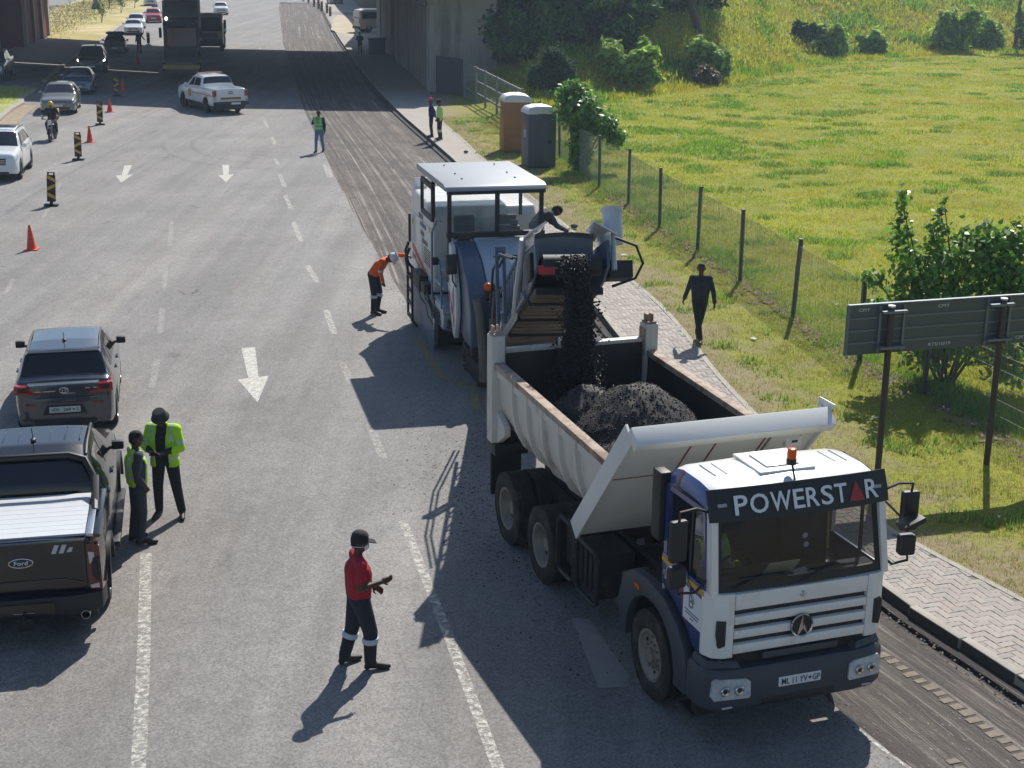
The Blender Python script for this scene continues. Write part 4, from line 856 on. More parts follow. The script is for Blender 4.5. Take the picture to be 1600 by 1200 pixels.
MB(M_binhead).prism([(-.40, 3.10), (-.28, 3.24), (-.62, 3.24), (-.66, 3.05)], 'x', -1.30, -1.276).build('flange', hb, bevel=.006)
m = MB(M_binhead); m.box((-.95, HB(2.75) + .09, 2.72), (.22, .07, .12)); m.mat(M_blk).box((-.95, HB(2.75) + .13, 2.73), (.10, .02, .05)); m.build('hook', hb, bevel=.01)
# load and falling stream
M_load = mat('asphalt_millings', '201d1c', .75, nz=(7, .45), island=.45)
def heap(x, y):
    h = 1.58
    for cx, cy, r, a in ((-.15, -3.3, 1.25, 1.28), (.35, -3.9, .95, 1.12), (.35, -2.5, .95, .75), (-.3, -2.2, .9, .6), (.0, -4.6, .8, .6)):
        d = sqrt((x - cx) ** 2 + (y - cy) ** 2) / r; h = max(h, 1.45 + a * 1.02 * math.exp(-1.1 * d ** 1.8))
    h = max(h, float(np.interp(abs(x), [0, .55, .8, .98, 1.08, 1.13], [1.46, 1.47, 1.53, 1.68, 1.88, 2.2])))
    return h + .05 * mnoise.noise((x * 3, y * 3, 1)) + .03 * mnoise.noise((x * 9, y * 9, 2))
m = MB(M_load); gx = np.linspace(-1.09, 1.09, 46); gy = np.linspace(-5.2, -1.93, 74)
V = [(x, y, heap(x, y)) for y in gy for x in gx]; F = [(j * 46 + i, j * 46 + i + 1, (j + 1) * 46 + i + 1, (j + 1) * 46 + i) for j in range(73) for i in range(45)]
m.add(V, F); hp = m.build('load_heap', None, ang=60); hp.location = TR.location; hp.rotation_euler = TR.rotation_euler; tag(hp, kind='stuff')
def chunks(name, pts, s0, s1, m, kind='stuff', parent=None, loc=None, rot=None):
    V, F = [], []
    for (x, y, z) in pts:
        s = random.uniform(s0, s1) if random.random() < .85 else s1 * 1.5; o = len(V); R = Matrix.Rotation(random.uniform(0, 6), 3, Vector((random.random() - .5, random.random() - .5, random.random() - .5)).normalized())
        for p in ((1, 0, 0), (-1, .1, 0), (0, .9, .2), (.1, -1, 0), (0, 0, .7), (.1, .2, -.7)): v = R @ Vector(p) * s; V.append((x + v.x, y + v.y, z + v.z))
        for a, b in ((0, 2), (2, 1), (1, 3), (3, 0)): F += [(o + a, o + b, o + 4), (o + b, o + a, o + 5)]
    ob = fast(name, V, F, m, 3, kind=kind)
    if loc is not None: ob.location = loc; ob.rotation_euler = rot
    return ob
P = []
for i in range(9000):
    x, y = random.uniform(-1.0, 1.0), random.uniform(-5.1, -2.0)
    if abs(x) < 1.1: P.append((x, y, heap(x, y)))
chunks('loose_millings', P, .004, .013, M_load, loc=TR.location, rot=TR.rotation_euler)
P = []
for i in range(14000):
    f_ = random.random() ** .85; z = 4.12 - f_ * 2.2; tt = sqrt(max(0, (4.12 - z) * 2 / 9.8)); y = -5.28 + .75 * tt; c = .07 + .02 * sin(z * 3); r = (.18 + .12 * f_) * (1 + .35 * mnoise.noise((z * 5, 0, 0)))
    a, rr = random.uniform(0, 2 * pi), r * sqrt(random.random()) * (1 if random.random() < .85 else random.uniform(1, 1.9)); P.append((c + rr * cos(a), y + .6 * rr * sin(a), z))
chunks('falling_millings', P, .007, .021, mat('falling_asphalt', '1d1a19', .55, island=.5), loc=TR.location, rot=TR.rotation_euler)
# ================================================================== COLD MILLING MACHINE (local: +y towards the truck, x=0 its near side, -x towards the kerb)
MW = mat('mill_white', 'cfcec9', .4, coat=.3, nz=(1.2, .06), spots=(2, .53, '9a8e80', .6, (1, 1, .5)))
MG = mat('mill_bluegrey', 'a3adb8', .4, coat=.3, nz=(2, .06), spots=(1.5, .6, 'a09a92', .45))
MD = mat('mill_darkgrey', '45566b', .42, coat=.2, nz=(2, .1), spots=(1.4, .58, '8a8276', .5))
MP = mat('mill_sideplate', '66727f', .55, metal=.2, nz=(2.5, .14), spots=(1.6, .55, '8f8678', .5))
MK = mat('mill_black', '1e2022', .6, nz=(4, .2), spots=(2, .58, '5a5248', .45))
MDU = mat('dusty_sheet', '5e564b', .9, nz=(3, .25), spots=(1.3, .5, '8f8370', .7, (1, 4, 1)))
MH = mat('hose_brown', '6e665a', .7, nz=(6, .15), spots=(2, .55, '4a443c', .5))
MO = mat('warning_orange', 'c2502a', .5); MR = mat('warning_red', 'b02a25', .5, spots=(2, .55, '7a3a30', .5))
M_clear = glass('cab_clear_glass', '9fb0b8', .10, .02)
ML = thing('milling_machine', 'white and grey road milling machine with canopy, its conveyor raised over the truck', 'milling machine', (-1.652, 30.106, -.03), 193.5)
def track(x, y):
    o_ = []
    for k in range(9): a = pi / 2 + pi * k / 8; o_.append((y - .42 + .33 * cos(a), .335 + .33 * sin(a)))
    for k in range(9): a = -pi / 2 + pi * k / 8; o_.append((y + .42 + .33 * cos(a), .335 + .33 * sin(a)))
    b = MB(MK).prism(o_, 'x', x - .12, x + .12).build('crawler', ML, bevel=.01)
    # separate track pads around the loop
    per = []; n = len(o_)
    for i in range(n):
        a, c = Vector((*o_[i], 0)), Vector((*o_[(i + 1) % n], 0)); per.append((a, c, (c - a).length))
    tot = sum(p[2] for p in per); N_ = 24; p0 = None
    for k in range(N_):
        d = tot * k / N_
        for a, c, l in per:
            if d <= l: break
            d -= l
        p = a.lerp(c, d / l); t_ = (c - a).normalized(); ang = atan2(t_.y, t_.x)
        if p0 is None: q = p0 = MB(mat('track_pad', '5a5040', .85, nz=(7, .3))).box((0, 0, 0), (.34, .13, .06)).build('track_pad', b, bevel=.012, seg=1)
        else: q = p0.copy(); COL.objects.link(q)
        nrm = Vector((t_.y, -t_.x, 0)); q.location = (x, p.x - nrm.x * -.02, p.y - nrm.y * -.02); q.rotation_euler = (ang, 0, 0)
    MB(MK).cyl((x, y, .5), (x, y, 1.5), .1, 14).build('lifting_column', ML)
for x, y in ((-.50, 2.05), (-1.95, 2.05), (-.45, -2.95), (-1.95, -2.95)): track(x, y)
# drum housing, side plates, chassis
MB(MK).bx(-.12, -2.2, -2.2, -.35, .1, 1.5).build('drum_housing', ML, bevel=.03)
MB(MK).bx(-.35, -2.0, -3.1, 3.05, .85, 1.5).build('main_frame', ML, bevel=.03)
for x0, x1 in ((.0, -.06), (-2.3, -2.24)):
    sp = MB(MP).prism([(-2.75, .12), (-2.6, .02), (-.35, .02), (-.05, .12), (.02, .4), (.02, 1.02), (-.35, 1.22), (-2.3, 1.2), (-2.75, 1.0)], 'x', x0, x1).build('side_plate', ML, bevel=.012)
    m = MB(MK); sx = x0 + (.004 if x0 == 0 else -.004)
    if x0 == 0:
        for P in ([(-2.2, 1.1), (-1.8, .82), (-1.1, .82), (-.85, .62), (-.2, .58)], [(-1.4, 1.14), (-1.2, .95), (-.55, .9), (-.3, .72)]):
            for a, b in zip(P[:-1], P[1:]): m.beam((sx, *a), (sx, *b), .012, .05, up=(0, 0, 1))
        m.build('cut_line', sp); MB(M_chrome).bx(.0, .03, -.03, .035, .15, .95).build('wear_strip', sp, bevel=.008)
# rear engine body with sloping hood
o_ = [(-3.1, 1.25), (-3.2, 1.6), (-3.05, 2.95), (-2.85, 3.14), (-.45, 3.08), (-.30, 2.9), (-.30, 1.25)]
rb = MB(MW).prism(o_, 'x', -.02, -2.28).build('engine_body', ML, bevel=.07, seg=3)
for k in range(4): MB(MW).prism([(-3.1 + k * .13, 3.05), (-3.06 + k * .13, 3.3 - k * .035), (-3.0 + k * .13, 3.33 - k * .035), (-2.95 + k * .13, 3.28 - k * .035), (-2.93 + k * .13, 3.05)], 'x', -.06, -.42 + k * .04).build('hood_louvre', rb, bevel=.025)
m = MB(MO); sx = -.018
for a, b in (((-2.7, 1.62), (-1.2, 1.30)), ): m.hexa([(sx, -2.9, 1.75), (sx, -1.0, 1.38), (sx + .004, -1.0, 1.38), (sx + .004, -2.9, 1.75), (sx, -2.9, 1.88), (sx, -1.0, 1.51), (sx + .004, -1.0, 1.51), (sx + .004, -2.9, 1.88)])
m.mat(MD).hexa([(sx, -2.9, 1.58), (sx, -1.0, 1.28), (sx + .004, -1.0, 1.28), (sx + .004, -2.9, 1.58), (sx, -2.9, 1.66), (sx, -1.0, 1.34), (sx + .004, -1.0, 1.34), (sx + .004, -2.9, 1.66)]); m.build('stripe', rb)
m = MB(mat('body_print', '565a60', .6))
for k, (y, z, w_) in enumerate(((-2.0, 2.62, .5), (-1.85, 2.45, .75), (-1.8, 2.26, .45), (-1.62, 2.12, .7))): m.bx(sx, sx + .003, y, y + w_, z, z + .10)
m.build('body_print', rb)
for s_ in range(5): MB(MK).bx(-.05 + .004 - .05, -.05 + .05 + .004 - .02, -.29, -.285, 1.6, 1.7) if False else None
MB(MK).bx(.0, .05, -3.08, -2.98, 1.85, 2.5).build('rear_handle', ML, bevel=.01)
m = MB(MK); m.tube([(.02, -2.6, 1.3), (.14, -2.6, 1.45), (.2, -2.55, 1.75), (.16, -2.4, 1.95)], .035, 8); m.tube([(.02, -2.3, 1.2), (.2, -2.2, 1.3), (.24, -2.3, 1.6), (.12, -2.5, 1.8)], .03, 8); m.tube([(.05, -2.0, 1.25), (.16, -1.6, 1.35), (.1, -1.2, 1.3)], .03, 8); m.build('hydraulic_hoses', ML)
# near-side ladder at the rear and control box
m = MB(MK)
for y in (-2.55, -1.95): m.tube([(.05, y, .1), (.16, y, .25), (.16, y, 1.45)], .028, 8)
for z in (.3, .6, .9, 1.2): m.beam((.16, -2.55, z), (.16, -1.95, z), .06, .03)
m.build('access_ladder', ML); m = MB(MK); m.bx(-.02, .18, -1.75, -.9, 1.15, 1.5); m.bx(.0, .16, -.8, -.4, 1.2, 1.42); m.build('hydraulic_box', ML, bevel=.02)
for (x, y, z) in ((-.016, -.6, 1.62), (-.016, -2.9, 2.3), (.104 - .12, -.75, 2.5)): MB(mat('label_yellow', 'c7a320', .5)).bx(x, x + .004, y, y + .14, z, z + .12).build('warning_label', rb)
for k in range(7): MB(MK).bx(-.02, -.014, -1.35 + k * .0, -.6, 1.72 + k * .055, 1.745 + k * .055).build('louvre_slot', rb)
for (a, b) in (((-.02, -3.0, 2.6), (-.02, -.35, 2.6)), ((-.02, -1.5, 1.3), (-.02, -1.5, 3.05))): MB(mat('seam_grey', '7b7b78', .6)).beam(a, b, .006, .012).build('panel_seam', rb)
m = MB(MK)
for k in range(5): m.tube([(.02 + .02 * k, -.9 + .1 * k, 1.42), (.10, -.5 + .12 * k, 1.22 - .04 * k), (.06, .1 + .05 * k, 1.05 - .05 * k), (-.1, .8, .95 - .06 * k), (-.3, 1.5, .85)], .02, 6)
m.build('hydraulic_hoses', ML)
# operator platform, steps on the near side
MB(MK).bx(-.35, -2.2, -.32, 1.35, 1.5, 1.95).build('platform', ML, bevel=.02)
for k in range(3): MB(MG).bx(-.02, -.42, -.2 + k * .06, .85, 1.2 + k * .38, 1.25 + k * .38).build('platform_step', ML, bevel=.012); MB(MK).bx(-.36, -.42, -.2, .85, 1.25 + k * .38, 1.5 + k * .38).build('step_riser', ML)
m = MB(MG); m.bx(-.0, -.3, .0, .9, 1.06, 1.2); m.hexa([(-.02, -.1, .72), (-.3, -.1, .72), (-.3, .8, .72), (-.02, .8, .72), (-.02, -.25, 1.06), (-.3, -.25, 1.06), (-.3, .9, 1.06), (-.02, .9, 1.06)]); m.build('tool_box', ML, bevel=.02)
MB(MO).hexa([(-.018, .35, .74), (-.018, .5, .74), (-.014, .5, .74), (-.014, .35, .74), (-.018, .05, 1.18), (-.018, .2, 1.18), (-.014, .2, 1.18), (-.014, .05, 1.18)]).build('stripe', ML)
m = MB(mat('handrail_blue', '6d7f93', .5)); m.tube([(.03, -.15, 1.2), (.03, -.15, 2.6), (-.05, -.05, 2.85), (-.1, .25, 2.9)], .022, 8); m.tube([(.03, .92, 1.2), (.03, .9, 1.9), (.0, .5, 2.15)], .022, 8); m.build('handrail', ML)
MB(MK).bx(.02, .16, .45, .58, 2.05, 2.2).build('work_lamp', ML, bevel=.02)
m = MB(mat('seat_black', '232427', .8))
for x in (-.65, -1.55): m.bx(x - .22, x + .22, -.05, .4, 2.25, 2.38); m.bx(x - .22, x + .22, -.15, -.02, 2.35, 2.95)
m.build('operator_seat', ML, bevel=.05); m = MB(MK); m.bx(-.45, -1.9, .95, 1.25, 1.95, 2.72); m.bx(-1.15, -1.6, .75, 1.0, 2.6, 2.9); m.cyl((-1.5, .9, 2.9), (-1.5, .9, 3.0), .08, 12); m.build('control_console', ML, bevel=.03)
# canopy
rf = [(-1.66, 3.80), (-1.6, 3.85), (1.45, 3.87), (1.62, 3.83), (1.70, 3.75), (1.55, 3.75), (-1.6, 3.72)]
cn = MB(mat('canopy_white', '8f9498', .45, nz=(1, .05), spots=(1.2, .6, 'a9a59c', .4))).prism(rf, 'x', .09, -1.98).build('canopy', ML, bevel=.015)
m = MB(MK)
for x in (-.4, -1.5):
    for y in (-1.0, .2, .9): m.cyl((x, y, 3.87), (x, y, 3.89), .02, 6)
m.build('canopy_bolts', cn)
for x in (-.02, -1.9):
    MB(MK).beam((x, 1.5, 1.9), (x, 1.55, 3.74), .08, .08).build('canopy_post', ML, bevel=.01); MB(MK).beam((x, -.22, 2.9), (x, -.22, 3.72), .07, .07).build('canopy_post', ML, bevel=.01)
MB(MK).beam((-1.0, 1.5, 2.9), (-1.0, 1.52, 3.72), .09, .06).build('canopy_post', ML, bevel=.01)
MB(MK).bx(.03, -1.98, 1.44, 1.56, 2.80, 2.90).build('front_rail', ML, bevel=.01); MB(MK).bx(.03, -1.98, 1.5, 1.58, 3.66, 3.74).build('top_rail', ML, bevel=.01)
MB(M_clear).bx(-.07, -1.86, 1.52, 1.526, 2.9, 3.66).build('front_pane', ML)
for z in (2.95, 3.62): MB(MK).bx(.12, .06, -.95, .3, z - .05, z + .05).build('side_window_frame', ML)
for y in (-.95, .3): MB(MK).bx(.12, .06, y - .05, y + .05, 2.95, 3.62).build('side_window_frame', ML)
MB(M_clear).bx(.095, .09, -.9, .25, 3.0, 3.57).build('side_pane', ML)
MB(MK).bx(-.1, -1.5, -.98, -.9, 2.9, 3.0).build('rear_rail', ML)
m = MB(mat('sunblind_orange', 'b4683c', .7)); m.bx(-.72, -1.35, -.85, -.8, 3.28, 3.33); m.build('warning_bar', ML)
# front hood: three bands
def band(x0, x1, m_, name, dz=0, nose=3.15, drop=1.0):
    P = [(1.42, 2.76), (1.7, 2.74), (2.3, 2.52), (2.8, 2.15), (nose, 1.62), (nose + .02, drop), (2.4, drop), (1.42, 1.45)]
    return MB(m_).prism([(y, z + dz) for y, z in P], 'x', x0, x1).build(name, ML, bevel=.05, seg=3)
hd = band(-.52, -1.62, MG, 'hood', .01); band(-.12, -.51, MD, 'hood_side', -.01, 3.1, .95); band(-1.63, -2.1, MW, 'hood_side', -.02, 3.1, .95)
MB(MG).bx(-.75, -1.3, 1.5, 1.68, 2.755, 2.775).build('hood_grip', hd, bevel=.02); MB(MK).bx(-.75, -1.4, 2.28, 2.3, 2.5, 2.565).build('hood_gap', hd)
MB(M_binhead).hexa([(-1.0, 2.35, 2.45), (-1.5, 2.35, 2.45), (-1.5, 2.75, 2.18), (-1.25, 2.75, 2.18), (-1.0, 2.35, 2.535), (-1.5, 2.35, 2.535), (-1.5, 2.75, 2.25), (-1.25, 2.75, 2.25)]).build('hood_flap', hd, bevel=.01)
m = MB(MK); m.bx(-.2, -.45, 1.44, 1.56, 2.72, 2.82); m.build('hood_latch', ML, bevel=.02)
wp_ = [(1.35, 2.75), (1.75, 2.7), (2.05, 2.3), (2.25, 1.9), (2.3, 1.4), (2.12, .88), (1.95, .92), (1.62, 1.5), (1.4, 1.9)]
fe = MB(MW).prism(wp_, 'x', .0, -.1).build('front_fender', ML, bevel=.03, seg=3)
m = MB(MR)
for k in range(3): m.hexa([(.004, 1.62 + k * .2, 1.62 - k * .2), (.004, 1.72 + k * .2, 1.50 - k * .2), (.008, 1.72 + k * .2, 1.50 - k * .2), (.008, 1.62 + k * .2, 1.62 - k * .2), (.004, 1.62 + k * .2, 1.78 - k * .2), (.004, 1.72 + k * .2, 1.66 - k * .2), (.008, 1.72 + k * .2, 1.66 - k * .2), (.008, 1.62 + k * .2, 1.78 - k * .2)])
m.build('warning_stripe', fe); MB(MD).prism([(1.9, 1.75), (2.08, 1.95), (2.12, 1.55), (1.98, 1.35)], 'x', .004, .008).build('badge_panel', fe)
m = MB(MK); m.tube([(-.05, 2.2, 1.9), (.06, 2.25, 2.1), (.06, 2.25, 2.3)], .016, 6); m.build('mirror_stalk', ML); MB(MK).box((.08, 2.26, 2.42), (.22, .1, .4)).build('mirror', ML, bevel=.05, seg=3)
m = MB(MK); m.cyl((-.45, 3.1, 1.9), (-.45, 3.14, 2.08), .07, 12); m.mat(M_orange); m.ball((-.45, 3.16, 2.15), .085, 14, 8); m.build('beacon', ML)
MB(M_binhead).hexa([(-.13, 2.2, 2.1), (-.5, 2.2, 2.1), (-.5, 2.55, 2.0), (-.13, 2.55, 2.0), (-.13, 2.2, 2.5), (-.5, 2.2, 2.5), (-.5, 2.55, 2.40), (-.13, 2.55, 2.40)]).build('headlamp_cover', ML, bevel=.04) if False else None
for x0, x1, P in ((0, 0, [(-.24, 3.1, 1.9), (-.28, 3.22, 1.6), (-.33, 3.26, .9), (-.36, 3.24, .3)]), (0, 0, [(-.56, 3.15, 2.05), (-.53, 3.3, 1.75), (-.52, 3.34, 1.0), (-.46, 3.28, .3)])):
    Q = [Vector(p) for p in P]; S_ = []
    for i in range(len(Q) - 1):
        for k in range(4): S_.append(Q[i].lerp(Q[i + 1], k / 4))
    MB(MH).tube(S_ + [Q[-1]], .085, 14).build('suction_hose', ML)
m = MB(MK); m.bx(-.15, -.7, 2.6, 3.1, .75, 1.0); m.tube([(-.1, 2.7, .9), (-.15, 2.9, .75), (-.3, 2.95, .6)], .04, 8); m.tube([(-.2, 2.6, 1.1), (-.3, 3.05, .95), (-.4, 2.9, .7)], .035, 8); m.build('track_steering_gear', ML, bevel=.02)
m = MB(MK)
for k in range(7): P = [(-.75 - .05 * k, 2.9, 2.05 + .02 * k), (-.78 - .05 * k, 3.3, 2.2 + .05 * sin(k)), (-.85 - .04 * k, 3.5, 1.8), (-.9 - .04 * k, 3.4, 1.35)]; m.tube(P, .022, 6)
m.ball((-.62, 3.05, 2.1), .09, 10, 6); m.ball((-.7, 3.1, 1.98), .08, 10, 6); m.cyl((-.9, 3.0, 2.1), (-.9, 3.1, 2.32), .06, 10); m.build('hose_bundle', ML)
# discharge conveyor (own frame: y runs up the belt)
ML2 = MD
cv = MB(MK); cv.bx(-.42, .42, 0, 7.3, .0, .04); cv.cyl((-.42, 7.3, -.12), (.42, 7.3, -.12), .16, 18); cv.cyl((-.42, .1, -.12), (.42, .1, -.12), .16, 18)
cv = cv.build('conveyor', ML); cv.location = (-1.2, 3.0, 1.3); cv.rotation_euler = (radians(22.3), 0, radians(-8.2)); cv.rotation_mode = 'XYZ'
for s in (1, -1):
    P = [(0, -.30), (1.0, -.38), (6.3, -.38), (7.0, -.30), (7.45, -.18), (7.45, .22), (6.2, .32), (1.0, .22), (0, .15)]
    MB(MD).prism(P, 'x', s * .50, s * .54).build('side_frame', cv, bevel=.01)
    MB(MW).prism([(6.05, .30), (7.45, .16), (7.5, .32), (6.9, .48), (6.1, .48)], 'x', s * .545, s * .56).build('head_wing', cv, bevel=.008)
    MB(MW).hexa([(s * .60, 6.4, .44), (s * .34, 6.4, .56), (s * .34, 7.3, .52), (s * .66, 7.5, .28), (s * .61, 6.4, .46), (s * .35, 6.4, .58), (s * .35, 7.3, .54), (s * .67, 7.5, .30)]).build('head_flap', cv)
    MB(MR).bx(s * .26, s * .50, 7.42, 7.45, -.27, -.14).build('warning_board', cv)
    m = MB(MK); m.bx(s * .545, s * .6, 6.7, 7.2, -.28, .1); m.build('head_bearing', cv, bevel=.03)
    if s > 0:   # guard lattice along the near flank
        for k in range(9): y = 2.4 + k * .42; MB(MD).beam((.60, y, -.45), (.60, y + .5, .30), .03, .03).build('lattice_bar', cv); MB(MG).beam((.60, y + .1, .30), (.60, y + .12, -.42), .025, .025).build('lattice_bar', cv)
        for z in (-.45, .32): MB(MD).beam((.60, 2.2, z), (.60, 6.5, z), .05, .06).build('lattice_rail', cv)
        MB(MG).tube([(.62, 2.0, -.52), (.62, 4.8, -.52), (.66, 5.8, -.2), (.66, 6.7, .15), (.66, 6.9, .35)], .05, 8).build('lattice_rail', cv)
        for x in (.72, .80): MB(MK).tube([(x, 1.9, -.1), (x + .02, 3.2, .55), (x, 4.6, .55), (x - .1, 5.6, .3)], .022, 6).build('hydraulic_hoses', cv)
        m = MB(MD); m.bx(.66, .72, 3.9, 3.98, -.5, .75); m.bx(.78, .84, 3.9, 3.98, -.5, .75); m.bx(.66, .84, 3.88, 4.0, .72, .8); m.build('support_frame', cv, bevel=.01); m = MB(M_chrome); m.cyl((.76, 3.95, -.3), (.76, 2.6, -.9), .035, 10); m.build('hydraulic_ram', cv)
m = MB(MG); R_ = []
for y, h in ((6.3, .42), (6.6, .44), (6.8, .42)): R_.append([(x, y, h + .05 * (1 - (x / .5) ** 2)) for x in np.linspace(-.5, .5, 9)])
m.loft(R_, caps=False, ring_closed=False); m.build('head_hood', cv)
MB(mat('dusty_lit_hood', 'c9d0d6', .7, nz=(2, .08))).hexa([(-.5, 5.95, .05), (.5, 5.95, .05), (.5, 6.02, .05), (-.5, 6.02, .05), (-.46, 6.4, .50), (.46, 6.4, .50), (.46, 6.45, .50), (-.46, 6.45, .50)]).build('hood_back', cv)  # dust tone with light put into the colour of this shaded panel
for y0, y1 in ((.4, 2.2), (2.35, 4.1), (4.25, 5.85), (5.95, 6.9)):
    MB(MDU).hexa([(-.47, y0, -.46), (.47, y0, -.46), (.47, y1, -.46), (-.47, y1, -.46), (-.5, y0, -.38), (.5, y0, -.38), (.5, y1, -.38), (-.5, y1, -.38)]).build('belly_sheet', cv, bevel=.02); MB(MK).bx(-.5, .5, y1 + .02, y1 + .1, -.5, -.4).build('cross_member', cv)
    for k in range(3): y = y0 + (y1 - y0) * (k + 1) / 4; MB(MDU).bx(-.44, .44, y - .02, y + .02, -.475, -.46).build('belly_ridge', cv)
m = MB(MG); m.lathe([(.0, 0), (.155, 0), (.155, .5), (.17, .5), (.17, .56), (.13, .56), (.13, .35), (0, .35)], (0, 0, 0), 'z', 24); m.build('extraction_duct', cv, bevel=0).location = (-.80, 6.2, .40); cv.children[-1].rotation_euler = (radians(-22.3), 0, 0)
m = MB(MG); m.box((-.58, 6.35, .55), (.1, .16, .22)); m.build('duct_bracket', cv, bevel=.02)
m = MB(MK); m.bx(-.56, -.9, 6.9, 7.3, -.30, -.05); m.tube([(-.6, 7.3, .3), (-.95, 7.35, .15), (-1.05, 7.3, -.1), (-.95, 7.2, -.3), (-.6, 7.2, -.42)], .022, 8); m.build('lamp_bracket', cv, bevel=.02); m = MB(MG); m.tube([(-.6, 6.9, -.3), (-.62, 6.95, .15), (-.62, 7.1, .36), (-.62, 7.3, .3), (-.62, 7.35, -.2)], .04, 8); m.build('lamp_bracket', cv)
# ================================================================== CARS
M_cglass = glass('car_glass', '0b0f13', .93, .04, spec=.8); M_sill = mat('car_black_trim', '17181a', .55); M_rim = mat('alloy_rim', '8f9296', .3, metal=.8); M_rimd = mat('dark_rim', '35373a', .35, metal=.7)
M_head = mat('headlight_clear', 'c9ced2', .1, metal=.3); M_headlit = mat('headlight_lit', 'f4f2e6', .2, emit=('fff4dc', 5)); M_tail = mat('tail_red', '8c1a1c', .2, coat=.5, nz=(9, .15)); M_tailpale = mat('tail_pale', 'c0b6b4', .2, coat=.5); M_ctyre = mat('car_tyre', '1d1d1e', .85, nz=(8, .2))
def paint(name, c, rough=.25, metal=.0, coat=.9): return mat('paint_' + name, c, rough, metal=metal, coat=coat, nz=(3, .02))
def car_wheel(parent, x, y, r, w_, s, rimm):
    h = w_ / 2; mb = MB(M_ctyre); mb.lathe([(r * .6, -h * .8), (r * .66, -h), (r * .9, -h), (r, -h * .7), (r, h * .7), (r * .9, h), (r * .66, h), (r * .6, h * .8)], (x - s * h, y, r), 'x', 28); o = mb.build('wheel', parent, ang=45)
    rm = MB(M_sill); c = (x - s * h, y, r); q = s; rm.lathe([(0, -q * h * .2), (r * .62, -q * h * .2)], c, 'x', 20); rm.mat(rimm).lathe([(r * .58, q * h * .5), (r * .63, q * h * .98), (r * .67, q * h * .98)], c, 'x', 28); rm.lathe([(0, q * h * .9), (r * .14, q * h * .9), (r * .16, q * h * .4)], c, 'x', 14)
    for k in range(10): a = 2 * pi * k / 10 + (.12 if k % 2 else -.12); rm.beam((c[0] + q * h * .82, y + cos(a) * r * .12, r + sin(a) * r * .12), (c[0] + q * h * .72, y + cos(a) * r * .62, r + sin(a) * r * .62), r * .07, r * .09, up=(1, 0, 0))
    rm.build('rim', o)
